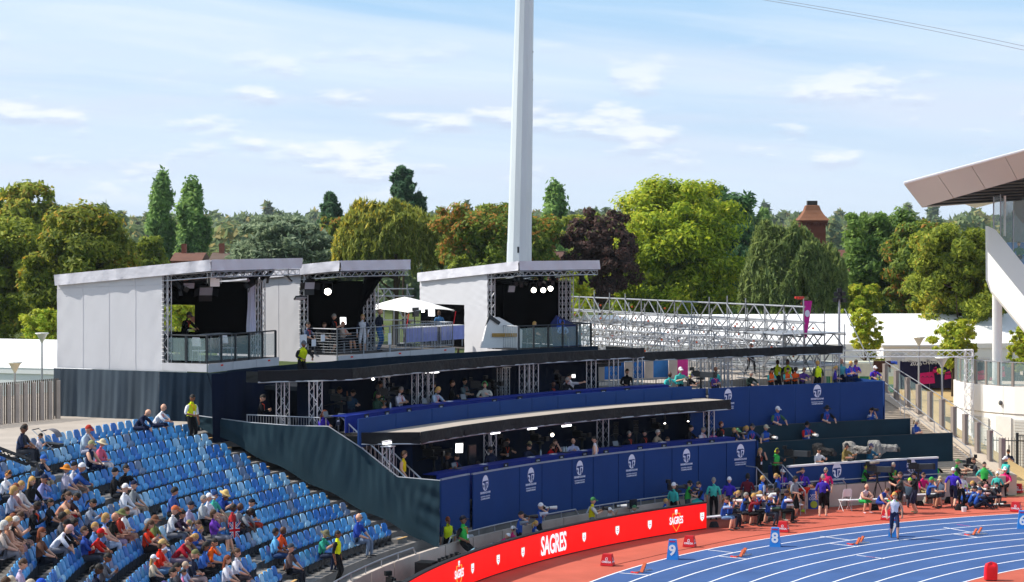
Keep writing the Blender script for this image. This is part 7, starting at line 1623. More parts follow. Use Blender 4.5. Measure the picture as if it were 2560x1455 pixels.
 (702, 1218, 'in a red and white cap and red top', 'sit_lean', 0, dict(shirt='#c4221c', pants='#22242c', hat='cap', hatc='#c81c22', skin='c')),
 (735, 1262, 'with tied dark hair in a navy T-shirt', 'sit_phone', 0, dict(shirt='#1d2238', pants='#1c1d26', hair='tail', hc='bk', skin='d', s=1.06)),
 (812, 1218, 'bearded, in a charcoal zipped top', 'sit_phone', 0, dict(shirt='#585a62', pants='#1c1d22', sl='long', hc='bk', skin='c')),
 (112, 1068, 'in sunglasses with a white T-shirt checking a phone', 'sit_phone', 0, dict(shirt='#cdc9d0', pants='#8b6f66', leg='short', hc='br', glasses=True)),
 (48, 1112, 'with long honey-blonde hair in a tan top', 'sit', 0, dict(shirt='#a8765e', pants='#b8866e', leg='short', hair='long', hc='fb')),
 (12, 1125, 'with dark red hair and a dark green top', 'sit', 0, dict(shirt='#3c4a40', pants='#7b5a50', hair='long', hc='rd')),
 (312, 1208, 'with long wavy auburn hair and sunglasses', 'sit', 0, dict(shirt='#6a4a3c', hair='long', hc='rd', glasses=True)),
 (300, 1292, 'in a bright blue cap and white T-shirt', 'sit', 0, dict(shirt='#dcdee8', hat='cap', hatc='#2450c0', s=1.1)),
 (380, 1245, 'with ginger hair in a black T-shirt chin on hand', 'sit_chin', 0, dict(shirt='#16171c', hc='rd')),
 (215, 1328, 'in a wide beige hat and white shirt', 'sit', 0, dict(shirt='#d8d6d2', hat='hat', hatc='#b3a694', s=1.12)),
 (540, 1375, 'in a black cap and mint top', 'sit', 0, dict(shirt='#6aa89a', hat='cap', hatc='#1a1c20')),
 (1290, 1372, 'in a purple cap and teal top', 'sit', 0, dict(shirt='#3a7a86', hat='cap', hatc='#4a4278')),
 (1360, 1350, 'with dark hair beside the purple cap', 'sit', 0, dict(shirt='#3a4450', hc='bk')),
 (545, 1420, 'in a navy cap behind the mint top', 'sit', 0, dict(shirt='#7f8fae', hat='cap', hatc='#20386a')),
 (60, 1380, 'in a wide cream hat at the stand edge', 'sit', 0, dict(shirt='#b8a090', hat='hat', hatc='#c9b9a2')),
 (20, 1240, 'with brown hair and a patterned white top', 'sit', 0, dict(shirt='#b0a8b8', pants='#7f92b4', hair='long', hc='br')),
 (130, 1180, 'in a pale lilac T-shirt and tan shorts', 'sit_b', 0, dict(shirt='#b6a8c4', pants='#b48a78', leg='short', hc='br'))]
for zx, zy, d, po, tu, kw in SP: spec(zx, zy, d, po, tu, **kw)
for zx, zy, d, po, tu, kw in [
 (590, 1103, 'in sunglasses and a sky-blue T-shirt with a shoulder strap', 'sit_turn', 0, dict(shirt='#5fa4d8', pants='#27406a', leg='short', hc='bk', skin='c')),
 (628, 1097, 'bald, with dark skin in an orange T-shirt', 'sit_b', 0, dict(shirt='#dd5424', pants='#22242a', leg='short', hair='bald', skin='d')),
 (970, 972, 'in an olive sun hat and teal green T-shirt', 'sit_phone', 0, dict(shirt='#2f9a86', pants='#26304a', hat='hat', hatc='#6d6a52')),
 (1255, 1032, 'bald, in sunglasses and a royal blue T-shirt', 'sit', 0, dict(shirt='#23429c', pants='#6b7c94', hair='bald', glasses=True, s=1.08)),
 (710, 1408, 'in a dark grey cap near the front wall', 'sit', 0, dict(shirt='#5a4a4a', hat='cap', hatc='#3c4048'))]: spec(zx, zy, d, po, tu, z2=True, **kw)
# stewards
p = best_row(478, 990, POSES['hips']['top']*1.04); person('steward in a yellow vest and black trousers at the top of the stair', p, inward(p)-20, 'stand_b', shirt=W, pants=K, skin='c', hc='bk', vest=HV, lan=True, s=1.04)
p = rp(842, 40.9); p.z = .74; person('steward with black hair in a yellow vest at the front row wall', p, inward(p), 'stand', shirt=K, pants=K, hc='bk', skin='c', vest=HV, s=.98)
# Union flags
def flag(p, w, h, lab, rot):
    t = thing('union_flag', lab, 'flag', p, rot); R = mat('flag red', '#c0202c', .8, .1); Bm = mat('flag blue', '#22377e', .8, .1); Wm = mat('flag white', '#d8dae2', .8, .1)
    f = lambda x, z, o=0: (x, .03*math.sin(x*9+z*4)-o, z); part('field', MB().grid(lambda a, b: f((a-.5)*w, h*b), 12, 8), Bm, t, world=False)
    def band(x0, z0, x1, z1, wd, m, o):
        d = Vector((x1-x0, z1-z0)); n = Vector((-d.y, d.x)).normalized()*wd/2
        part('stripe', MB().grid(lambda a, b: f(x0+d.x*a+n.x*(2*b-1), min(max(z0+d.y*a+n.y*(2*b-1), 0), h), o), 10, 1), m, t, world=False)
    for (a, b, c, e) in ((-w/2, 0, w/2, h), (-w/2, h, w/2, 0)): band(a, b, c, e, h*.13, Wm, .004); band(a, b, c, e, h*.05, R, .008)
    for (a, b, c, e) in ((-w/2, h/2, w/2, h/2), (0, 0, 0, h)): band(a, b, c, e, h*.24, Wm, .012); band(a, b, c, e, h*.15, R, .016)
p = rowseat(578, 3); flag(p+UP*.30+Vector((.15, -.35, 0)), .36, .52, 'Union flag draped over a blue seat beside the purple T-shirt', .5)
p = rowseat(190, 4); flag(p+UP*.45+Vector((.2, -.5, 0)), .34, .25, 'small Union flag held up before the black jacket', .3)
def pushchair():
    p = best_row(128, 1075, .9); p = rp(128, row_R(11)+.4); p.z = row_z(11); t = thing('pushchair', 'grey hooded pushchair standing on the top row', 'pushchair', p, R_(inward(p)))
    part('hood', MB().grid(lambda u, v: (-.05+.36*math.cos(PI*(.1+.62*v)), .22*(u-.5)*2, .62+.38*math.sin(PI*(.1+.62*v))), 6, 10), mat('grey hood', '#6d6a70', .8), t, smooth=True, world=False); part('seat', MB().hexa((-.2, -.2, .45), (.55, 0, -.05), (0, .4, 0), (0, 0, .12)), M_DARK, t, world=False)
    for y in (-.24, .24): part('frame_tube', MB().path([(.45, y, .12), (-.1, y, .6), (-.55, y, .98)], .014).tube((-.35, y, .12), (.15, y, .5), .014), M_SILVER, t, world=False)
    part('handle', MB().tube((-.55, -.24, .98), (-.55, .24, .98), .018), M_DARK, t, world=False)
    for x, y in ((.45, -.24), (.45, .24), (-.35, -.26), (-.35, .26)): part('wheel', MB().lathe((x, y-.015, .12), [(.12, 0), (.12, .03)], 12, (0, 1, 0)), M_DARK, t, world=False)
pushchair()
def jib():
    a, b = rp(-60, 50.2), rp(72, 48.6); a.z = row_z(11)+1.2; b.z = row_z(9)+1.25; t = thing('camera_crane', 'black camera crane arm with a hanging camera over the seats', 'camera', Vector((a.x, a.y, row_z(10))))
    part('arm', truss(MB(), a, b, .16, .03, .014, UP, .25), M_DARK, t); c = b+Vector((.35, -.3, -.55)); part('drop_arm', MB().path([b, b+Vector((.25, -.1, 0)), b+Vector((.4, -.3, -.25)), c+Vector((.1, 0, .35))], .045), M_DARK, t)
    part('camera_body', MB().box(c, (.34, .3, .3), .4).box(c+Vector((.15, -.22, .02)), (.18, .22, .16), .4), M_DARK, t); part('lens', MB().lathe(c+Vector((.2, -.3, 0)), [(.07, 0), (.09, .2)], 12, (.5, -1, -.1)), M_LENS, t); part('cable_loop', MB().path([c+Vector((-.3+.0*i, 0, 0))+Vector((.3*math.cos(i*.5), 0, .28*math.sin(i*.5)-.05)) for i in range(13)], .012), M_DARK, t)
    part('counterweight', MB().box(a, (.4, .3, .3)), M_DARK, t)
jib()
# ------------------------------------------------------------------ upper and lower deck
def deck(px, hy, zd, desc, pose, turn=0, R0_=None, R1_=None, s=1.0, **kw):
    zh = zd+POSES[pose]['top']*s; Y = F*(H-zh)/max(hy-YH, 1); p = Vector(((px-1280)*Y/F, Y, zd)); r = R_of(p); rc = min(max(r, R0_), R1_) if R0_ else r
    if abs(rc-r) > 1e-3: q = rp(px, rc); p = Vector((q.x, q.y, zd))
    zn = H-(hy-YH)*p.y/F; s2 = min(max((zn-zd)/POSES[pose]['top'], .86*s), 1.14*s); f = inward(p)
    return person('person '+desc, p, f+turn, pose, s=s2, **kw)
U = dict(R0_=45.0, R1_=46.9)
for px, hy, d, po, tu, kw in [
 (843, 967, 'in dark navy with a shoulder camera on the upper deck', 'shoot', 10, dict(shirt='#1d2430', pants=K, sl='long', hc='bk', skin='c', lan=True)),
 (878, 974, 'in sunglasses and a slate-blue half-zip top', 'phone', -10, dict(shirt='#24405a', pants=N, sl='long', hc='bk', glasses=True)),
 (946, 953, 'in a green patterned shirt on the upper deck', 'stand_b', 0, dict(shirt='#4a9a4e', pants=K, hc='bk', skin='b', lan=True)),
 (940, 979, 'with long dark hair in a dark green sweater', 'phone', 0, dict(shirt='#1f3a2c', pants=K, sl='long', hair='long', hc='bk', skin='b')),
 (997, 967, 'in a white T-shirt looking at a phone on the upper deck', 'phone', 0, dict(shirt='#dcd8e8', pants='#3a4050', hc='gy', lan=True)),
 (1074, 954, 'in a black T-shirt leaning on the upper desk', 'desk', 10, dict(shirt='#17181d', pants=K, hc='bk')),
 (1086, 967, 'with fair hair in a pale denim shirt at the upper desk', 'desk', 0, dict(shirt='#9fb4cc', pants=N, hair='bob', hc='fb', lan=True)),
 (1128, 951, 'bearded, in black with arms folded on the upper deck', 'crossed', 40, dict(shirt='#0e0f13', pants=K, sl='long', hc='br')),
 (1160, 946, 'in a teal and grey T-shirt with arms folded', 'crossed', 0, dict(shirt='#7d8f98', pants='#22242a', hc='bk', lan=True)),
 (1213, 954, 'in pale grey bending to a tripod camera', 'operate', -60, dict(shirt='#b4b4ac', pants='#8d8c86', sl='long', hc='br', phones='#2fae55')),
 (1380, 958, 'with dark skin in a black T-shirt at the upper desk', 'phone', 0, dict(shirt='#15161a', pants=K, hair='bald', skin='d', lan=True)),
 (1412, 943, 'with glasses and a black polo at the upper desk', 'desk', -10, dict(shirt='#121318', pants=K, hc='gy', glasses=True)),
 (1424, 935, 'in a white patterned shirt pointing with one arm', 'point', -70, dict(shirt='#d4d4dc', pants=K, hc='bk', lan=True)),
 (1567, 922, 'in a black hooded jacket under the open canopy end', 'stand_b', -30, dict(shirt='#14161c', pants=K, sl='long', hc='bk')),
 (1672, 930, 'bald, with dark skin in a turquoise polo', 'lean', -10, dict(shirt='#3fb8b4', pants='#c0b090', hair='bald', skin='d', lan=True)),
 (1700, 918, 'in a white cap and turquoise polo on the open deck', 'hold', -20, dict(shirt='#45b4ac', pants=K, hat='cap', hatc=W)),
 (1722, 936, 'in a dark cap with yellow ear defenders and black T-shirt', 'operate', 20, dict(shirt='#1a1b20', pants=K, hat='cap', hatc='#4a5068', phones='#d4dc2a')),
 (1786, 930, 'with dark hair and a purple top at the far desk', 'phone', 0, dict(shirt='#4a3a86', pants=K, hc='bk', hair='tail', lan=True)),
 (1875, 931, 'with grey hair and a dark green jacket leaning over', 'lean', 0, dict(shirt='#1f2f2a', pants=K, sl='long', hc='gy'))]: deck(px, hy, D2, d, po, tu, **U, **kw)
for px, hy, d, po, tu, kw in [
 (1927, 923, 'with dark hair in an orange vest checking papers', 'phone', 0, dict(shirt='#3fb0a8', pants=K, hair='long', hc='bk', vest='#e85a1e')),
 (1943, 899, 'with dark skin in a yellow vest under the far canopy', 'stand', 0, dict(shirt=K, pants=K, skin='d', hair='bald', vest=HV, lan=True)),
 (1969, 899, 'with a dark hair bun and a yellow vest', 'stand_b', -30, dict(shirt=K, pants=K, skin='c', hair='tail', hc='bk', vest=HV)),
 (1967, 928, 'in turquoise with an orange vest at the blue wall', 'phone', 0, dict(shirt='#3fb0a8', pants=K, hc='bk', vest='#e85a1e')),
 (1987, 926, 'with full curly black hair and an orange vest', 'phone', 0, dict(shirt='#e0501e', pants=K, hair='curly', hc='bk', skin='d', vest='#e85a1e')),
 (2006, 938, 'in purple with a dark fringe low at the blue wall', 'desk', 0, dict(shirt='#5a3a86', pants=K, hair='bob', hc='br')),
 (2045, 902, 'in a yellow vest seen from behind', 'stand', 180, dict(shirt='#44503a', pants=K, hc='fb', vest=HV)),
 (2087, 920, 'in purple beside the slim lattice leg', 'stand_b', 60, dict(shirt='#4a34a0', pants=N, hair='tail', hc='fb')),
 (2124, 902, 'in a blue polo looking at a phone at the deck end', 'phone', 0, dict(shirt='#2a52c4', pants=N, hc='fb', lan=True)),
 (2137, 899, 'in a violet polo beside the blue polo', 'phone', 0, dict(shirt='#4a30b4', pants=N, hc='br', lan=True)),
 (2103, 897, 'bald, behind the slim lattice leg', 'stand', 0, dict(shirt='#5aa8b0', pants=N, hair='bald')),
 (2185, 917, 'in a white cap and violet polo at the end of the tall blue wall', 'lean', 0, dict(shirt='#3f2ab0', pants=N, hat='cap', hatc=W, lan=True)),
 (1788, 917, 'in turquoise behind the far lattice legs', 'stand', 0, dict(shirt='#45b4ac', pants=K, hair='bald', skin='c')),
 (1876, 880, 'in dark clothes walking down the steel stair', 'walk', 0, dict(shirt='#17181f', pants='#17181f', sl='long', hc='bk', skin='c'))]: deck(px, hy, D2+(.0 if px != 1876 else .9), d, po, tu, 46.0 if px != 1876 else 50.6, 53.0, **kw)
L1 = dict(R0_=42.45, R1_=44.2)
for px, hy, d, po, tu, kw in [
 (1113, 1132, 'in a white-fronted cap and black T-shirt among the tripods', 'phone', 20, dict(shirt='#15171c', pants=K, hat='cap', hatc='#4a4238', skin='c')),
 (1132, 1134, 'in a navy T-shirt with orange lanyard typing at the lower desk', 'desk', 0, dict(shirt='#24344e', pants=K, hc='bk', skin='b', lan=True)),
 (1228, 1117, 'in a navy polo with back turned at the lattice leg', 'stand_b', 150, dict(shirt='#15203a', pants=K, hc='bk')),
 (1267, 1096, 'in black behind a television camera on the lower deck', 'operate', -40, dict(shirt='#101114', pants=K, hc='br', lan=True)),
 (1314, 1109, 'in a navy suit with a headset at the lower desk', 'desk', 0, dict(shirt='#16223c', pants=K, sl='long', hc='bk')),
 (1325, 1104, 'in an olive cap and black bib facing away', 'stand', 150, dict(shirt='#121318', pants=K, hat='cap', hatc='#8a8462')),
 (1372, 1109, 'with brown hair and a red jacket at the lower desk', 'desk', 20, dict(shirt='#c0141c', pants=K, sl='long', hair='bob', hc='br')),
 (1386, 1098, 'crouched at a camera in dark clothes beside the red jacket', 'shoot', -30, dict(shirt='#16171b', pants=K, hc='br', lan=True)),
 (1433, 1096, 'bald, in a white shirt with a microphone', 'hold', -50, dict(shirt='#b9c2e4', pants=N, sl='long', hair='bald', skin='a')),
 (1572, 1078, 'with grey hair, headset and white-edged black bib', 'hips', 0, dict(shirt='#17181c', pants=K, hc='gy', phones='#22252a', lan=True)),
 (1609, 1075, 'in black with a red badge cap and papers', 'stand_b', 0, dict(shirt='#121317', pants=K, hat='cap', hatc='#17181c', lan=True)),
 (1639, 1074, 'with white hair and a beige shirt at the lower desk', 'lean', 20, dict(shirt='#a3927e', pants='#8f7f6c', hc='wh')),
 (1722, 1063, 'in a black T-shirt leaning on the lower desk end', 'lean', 20, dict(shirt='#121319', pants=K, hc='bk')),
 (1754, 1068, 'in a white T-shirt holding up a phone', 'phone', 10, dict(shirt='#d8d0da', pants=K, hc='gy', lan=True)),
 (1779, 1082, 'with dark hair and a pink sweater', 'desk', 0, dict(shirt='#c05a94', pants=K, sl='long', hair='bob', hc='bk')),
 (1801, 1054, 'with ginger hair, headset and black shirt', 'stand', 20, dict(shirt='#14151a', pants=K, hc='rd', phones='#18191c', lan=True)),
 (1830, 1075, 'in a black T-shirt with an orange strap leaning over the wall', 'lean', 40, dict(shirt='#14151a', pants=K, hc='fb'))]: deck(px, hy, D1, d, po, tu, **L1, **kw)
for px, hy, d, kw in ((1192, 1153, 'with dark hair seated low at the lower desk', dict(shirt='#15171c', hair='tail', hc='bk', skin='c')), (1666, 1092, 'seated in a grey shirt beside the beige shirt', dict(shirt='#8d8f96', hc='br')), (1569, 1111, 'small and fair, seated before the headset wearer', dict(shirt='#a8988c', hc='br'))): deck(px, hy, D1, d, 'sit', 0, 42.6, 44.0, **kw)
o = deck(1487, 1091, D1, 'athlete in a white and red vest with hands on hips on the lower deck', 'hips', -150, 41.35, 42.5, shirt='#d4d0d6', pants='#d01c24', sl='none', leg='short', hc='bk')
# on the deck stair and at the screen
p = pol(154.3, 42.3, D1+.35); person('athlete with curly hair in a yellow vest going down the deck stair', p, inward(p)+10, 'walk', shirt='#e2c415', pants='#1b1c22', sl='none', leg='short', hair='curly', hc='br')
p = pol(153.7, 45.3, D2-.35); q = rp(806, 45.3); p = Vector((q.x, q.y, D2-.45)); person('person with long hair in a violet shirt behind the mesh screen', p, inward(p)-10, 'phone', shirt='#4634a8', pants=N, hair='long', hc='rd', glasses=True)
# photographers on the terraces
for px, hy, zd, Ra, d, po, tu, kw in [
 (1840, 1071, 1.62, 42.75, 'in a green cap and photo bib shooting at the wall corner', 'shoot', 10, dict(shirt='#3c4a5c', hat='cap', hatc='#4f7a58', vest=PB)),
 (1862, 1064, 1.62, 42.78, 'with fair hair and a photo bib looking at a camera back', 'phone', 0, dict(shirt='#24262c', hair='tail', hc='fb', vest=PB)),
 (1877, 1059, 1.62, 42.8, 'in a dark cap and photo bib resting on the teal screen', 'lean', -10, dict(shirt='#2a3a66', hat='cap', hatc='#2a2f38', vest=PB, lan=True)),
 (1913, 1062, 1.62, 42.8, 'in a cream cap, grey T-shirt and photo bib with a white lens', 'hold', 0, dict(shirt='#6f737c', hat='cap', hatc='#b8b098', vest=PB)),
 (2016, 1054, 1.62, 42.8, 'in a black hat and red shirt with photo bib', 'hold', 0, dict(shirt='#b81e22', hat='hat', hatc='#17181c', vest=PB, lan=True)),
 (2288, 1048, 1.62, 42.8, 'with fair hair, cap and photo bib at the screen end', 'phone', 20, dict(shirt='#5a6a94', hat='cap', hatc='#9a958c', hair='tail', hc='bl', vest=PB)),
 (1940, 1016, 2.3, 43.35, 'in a white cap and photo bib against the tall blue wall', 'lean', 0, dict(shirt='#41654c', hat='cap', hatc=W, vest=PB, lan=True)),
 (2064, 1013, 2.3, 43.35, 'in a black brimmed hat and photo bib against the tall blue wall', 'lean', 0, dict(shirt='#16171b', hat='hat', hatc='#22252a', vest=PB, lan=True)),
 (2176, 1020, 2.3, 43.35, 'with dark hair aiming a small camera at the tall wall end', 'shoot', 0, dict(shirt='#c8ccd8', hair='tail', hc='br', vest=PB))]:
    q = rp(px, Ra); p = Vector((q.x, q.y, zd)); zn = H-(hy-YH)*q.y/F; s = min(max((zn-zd)/POSES[po]['top'], .8), 1.15); o = person('photographer '+d, p, inward(p)+tu, po, s=s, **kw)
    if po in ('hold', 'shoot'): hold_cam(o, po, inward(p)+tu, 'camera with a %s lens of the photographer %s' % ('long white' if px not in (1840, 2176) else 'black', d.split(' and ')[0].split(',')[0].split(' shooting')[0].split(' aiming')[0]), px not in (1840, 2176), .34)
for px, hy, d, po, tu, kw in [
 (1897, 1120, 'with shoulder-length blonde hair taking a picture in black', 'shoot', 0, dict(shirt='#1c1d22', pants='#1a1b20', hair='long', hc='bl', lan=True)),
 (1938, 1121, 'in yellow ear defenders and a green bib behind the low blue wall', 'operate', 0, dict(shirt='#232a34', pants=K, vest=GN, skin='c', phones='#d4dc2a', hc='bk')),
 (2044, 1120, 'in white behind a hooded black television camera', 'operate', 0, dict(shirt='#c8c8cc', pants='#c8c8cc', hc='bk', skin='b')),
 (2111, 1108, 'in an olive T-shirt and black bib beside a covered camera', 'operate', 20, dict(shirt='#7a6a3c', pants='#b8a890', skin='b', phones='#18191c', hc='bk', hat='cap', hatc='#2a2a30')),
 (2172, 1109, 'in a purple cap and teal jacket at a covered camera', 'operate', 20, dict(shirt='#1f5a7a', pants='#1f5a7a', sl='long', hat='cap', hatc='#3a3a5a', phones='#18191c'))]: deck(px, hy, .92, d, po, tu, 40.95, 42.3, **kw)
def tvat(px, R, zd, lab, turn=0, **kw): q = rp(px, R); p = Vector((q.x, q.y, zd)); tv_cam(p, inward(p)+turn, lab, **kw)
tvat(1985, 41.5, .92, 'television camera with a long grey box lens behind the low blue wall', 35, h=1.25)
tvat(2056, 41.3, .92, 'television camera under a black hood behind the low blue wall', 0, h=1.3, cover='#1c1d20')
tvat(2135, 41.3, .92, 'television camera under a pale grey rain cover with a blue label', 15, h=1.3, cover='#86837e')
tvat(2200, 41.3, .92, 'television camera under a long pale grey rain cover', 45, h=1.3, cover='#8f8d88')
for px, R, lab in ((1085, 43.6, 'black tripod camera beside the lower deck stair'), (1105, 43.9, 'black tripod camera in the dark corner of the lower deck'), (1258, 43.7, 'black television camera behind the lattice leg on the lower deck'), (1350, 43.8, 'black television camera behind the red jacket'), (1455, 43.6, 'black television camera before the white-shirted speaker'), (1540, 43.9, 'black television camera left of the headset wearer'), (1590, 43.9, 'black television camera behind the headset wearer'), (1650, 44.0, 'black television camera over the beige shirt')): tvat(px, R, D1, lab, random.Random(px).uniform(-50, 60), h=1.45, box=False)
for px, R, lab in ((853, 46.1, 'black shoulder-height camera on the upper deck behind the slate-blue top'), (970, 46.2, 'black camera rig behind the dark green sweater'), (1003, 46.2, 'black camera behind the white T-shirt on the upper deck'), (1203, 45.8, 'black tripod camera with a green light on the upper deck'), (1236, 46.0, 'black tripod camera beside the rear lattice legs'), (1400, 46.2, 'black camera behind the black polo on the upper deck')): tvat(px, R, D2, lab, random.Random(px).uniform(-40, 60), h=1.4, box=False)
tvat(1752, 45.2, D2, 'very large television camera with a grey box lens pointing down from the open deck', 30, h=1.3)
def laptop(px, R, z, lab):
    q = rp(px, R); t = thing('laptop', lab, 'laptop', (q.x, q.y, z), R_(inward(q)+90)); part('keyboard', MB().box((0, 0, .012), (.32, .22, .02)), M_DARK, t, world=False); part('screen', MB().hexa((-.16, .10, .02), (.32, 0, 0), (0, .06, .2), (0, .008, -.003)), mat('laptop lid', '#5a626c', .4, .4, .3), t, world=False)
for px, R, z, lab in ((1143, 42.0, 3.152, 'open laptop before the navy T-shirt on the lower desk'), (823, 44.5, 5.332, 'open laptop at the near end of the upper desk'), (1068, 44.5, 5.332, 'pale laptop beside the lattice leg on the upper desk'), (1165, 44.5, 5.332, 'dark laptop before the folded arms on the upper desk'), (1415, 42.0, 3.152, 'open laptop near the white-shirted speaker'), (1545, 42.0, 3.152, 'open laptop on the lower desk by the lattice leg')): laptop(px, R, z, lab)
def papers(px, R, z, lab): q = rp(px, R); x = tang(th_of(q)); solo('paper_sheets', MB().hexa(q+UP*z-x*.15, x*.3, radial(th_of(q))*.2, UP*.008).hexa(q+UP*(z+.008)-x*.1, x*.27+radial(th_of(q))*.05, radial(th_of(q))*.19, UP*.004), M_PAPER, lab, 'papers')
for px, R, z, lab in ((1214, 41.9, 3.152, 'white papers on the lower desk left of the lattice leg'), (1333, 41.9, 3.152, 'white papers before the navy suit on the lower desk'), (1388, 41.9, 3.152, 'white papers before the red jacket'), (1463, 41.9, 3.152, 'white papers before the white-shirted speaker'), (1660, 41.9, 3.152, 'white papers near the beige shirt'), (1128, 44.5, 5.332, 'white papers on the upper desk beside the bearded person')): papers(px, R, z, lab)
def bottle(px, R, z, lab, c='#bfd4e0'): q = rp(px, R); solo('water_bottle', MB().lathe(q+UP*z, [(.032, 0), (.034, .15), (.014, .2), (.014, .23)], 10), mat('bottle '+c, c, .15, .5, alpha=.7, var=0), lab, 'bottle')
for px, R, z, lab in ((1410, 42.1, 3.152, 'clear water bottle beside the white-shirted speaker'), (1416, 42.15, 3.152, 'second clear water bottle beside the white-shirted speaker'), (1352, 42.1, 3.152, 'clear water bottle between the navy suit and red jacket'), (976, 44.6, 5.332, 'blue water bottle beside the white T-shirt on the upper desk')): bottle(px, R, z, lab)
monitor(Vector((*rp(1180, 43.2).xy, D1)), R_(inward(rp(1180, 43.2))+90), .5, .75, 'tall black monitor in a frame on the lower deck', stand=1.0)
# barred fence at the near end of the upper deck
r = thing('deck_fence', 'grey barred crowd barriers beside the lattice legs at the upper deck end', 'barrier', rp(700, 45.8)); bar_rail(r, [tuple(rth(618, 155.3)+UP*D2), tuple(rth(700, 155.3)+UP*D2), tuple(rth(800, 155.3)+UP*D2)], 1.05)
p = rth(650, 154.6); person('person in a black jacket with orange lanyard behind the barred fence', Vector((p.x, p.y, D2)), inward(p)+30, 'phone', shirt=K, pants=K, sl='long', hc='bk', lan=True)
b = thing('end_drape', 'dark navy cloth at the near end of the upper deck behind the barriers', 'drape', pol(154, 49.6, D2)); part('drape', drape(MB(), 49.3, 156.2, 150.5, D2-.3, 6.75, 9), M_NAVY, b, smooth=True)
# ------------------------------------------------------------------ studio crews
for fr, px, hy, v, d, po, tu, kw in [
 (F1, 463, 780, 3.4, 'in a flat cap and black jacket at the studio desk', 'desk', 0, dict(shirt='#101114', pants=K, sl='long', hat='cap', hatc='#5a5550', lan=True, skin='b')),
 (F2, 832, 785, 1.3, 'in a dark T-shirt standing on the middle studio deck', 'hold', 30, dict(shirt='#14161c', pants='#1c1e28', leg='short', hc='gy', lan=True)),
 (F2, 768, 806, 1.6, 'in a blue-grey shirt seated in the middle studio', 'sit', 0, dict(shirt='#4a5a78', hc='bk', lan=True)),
 (F2, 808, 806, 1.5, 'in black seated beside the standing dark T-shirt', 'sit', 0, dict(shirt='#17181c', hc='br')),
 (F2, 860, 803, 1.0, 'in a beige T-shirt seated cross-armed on the studio deck', 'sit_back', 10, dict(shirt='#bba79a', pants='#22252c', leg='short', hair='bald', skin='b', glasses=True, lan=True)),
 (F2, 907, 786, .8, 'with long blonde hair, white dress and navy jacket on the deck', 'stand', -60, dict(shirt='#d8d8e2', pants='#d8d8e2', sl='long', leg='short', hair='long', hc='bl', under=N)),
 (F2, 947, 772, .7, 'tall and bald, in a navy shirt and blue jeans at the rail', 'stand_b', 10, dict(shirt='#121a2c', pants='#2f5f96', sl='long', hair='bald')),
 (F2, 1098, 780, 3.0, 'with back turned in a denim shirt under the parasol', 'stand', 150, dict(shirt='#3f6a94', pants=N, hair='bob', hc='br', sl='long')),
 (F2, 1012, 790, 3.2, 'in dark clothes among equipment under the parasol', 'phone', 90, dict(shirt='#33303a', pants=K, hc='br')),
 (F3, 1333, 804, .9, 'with blonde hair in navy seated behind the studio glass', 'sit', 40, dict(shirt='#1a2036', pants='#1c1e2a', hair='bob', hc='fb')),
 (F3, 1406, 804, .7, 'in a pale blue shirt seated before the blue board', 'sit', -30, dict(shirt='#8fb0e0', pants='#1c1e26', sl='long', skin='c', hc='bk'))]:
    q = on(fr, px, hy, v); zd = fr.o.z+(.12 if po.startswith('sit') else 0); s = min(max((q.z-zd)/POSES[po]['top'], .82), 1.12); p = Vector((q.x, q.y, zd)); person('person '+d, p, inward(p)+tu, po, s=s, **kw)
for fr, px, v, lab in ((F2, 861, 1.05, 'black stool chair under the beige T-shirt on the studio deck'), (F2, 770, 1.65, 'dark chair under the blue-grey shirt in the middle studio'), (F2, 809, 1.55, 'dark chair beside the standing dark T-shirt'), (F3, 1334, .95, 'dark chair under the blonde presenter behind the glass'), (F3, 1407, .75, 'dark chair under the pale blue shirt')): p = fz(fr, px, v); chair(p, R_(inward(p)+90), lab, None, M_DARK)
q = rp(756, 47.6); person('steward in a cap and yellow vest behind the upper canopy', Vector((q.x, q.y, 6.15)), inward(q)-30, 'lean', shirt='#1a1c22', pants=K, sl='long', hat='cap', hatc='#5a6068', skin='c', vest=HV)
struct('service_walkway', MB().arc(47.6, 49.8, 152.3, 128, 5.98, 6.14, 20), M_DKSTEEL)
# ------------------------------------------------------------------ track side
def trk_p(px, py, desc, pose, face, s=1.0, noun='person', **kw):
    return person(noun+' '+desc, gp(px, py), face, pose, s=s, **kw)
def headp(px, hy, desc, pose, face, z=0.0, s=1.0, noun='person', Ra=None, **kw):      # placed from the crown of the head
    zh = z+POSES[pose]['top']*s; Y = F*(H-zh)/(hy-YH); p = Vector(((px-1280)*Y/F, Y, z))
    if Ra: 
        r = R_of(p); rc = min(max(r, Ra[0]), Ra[1])
        if abs(rc-r) > .01:
            q = rp(px, rc); p = Vector((q.x, q.y, z)); s = min(max((H-(hy-YH)*q.y/F-z)/POSES[pose]['top'], .85), 1.15)
    return person(noun+' '+desc, p, face, pose, s=s, **kw)
trk_p(2236, 1347, 'walking across the lanes in a white vest and navy shorts', 'walk', -95, 1.03, 'athlete', shirt='#d6d8e8', pants='#1f2a4c', sl='none', leg='short', hc='fb', hair='curly', skin='a')
GAP = (39.0, 40.0)
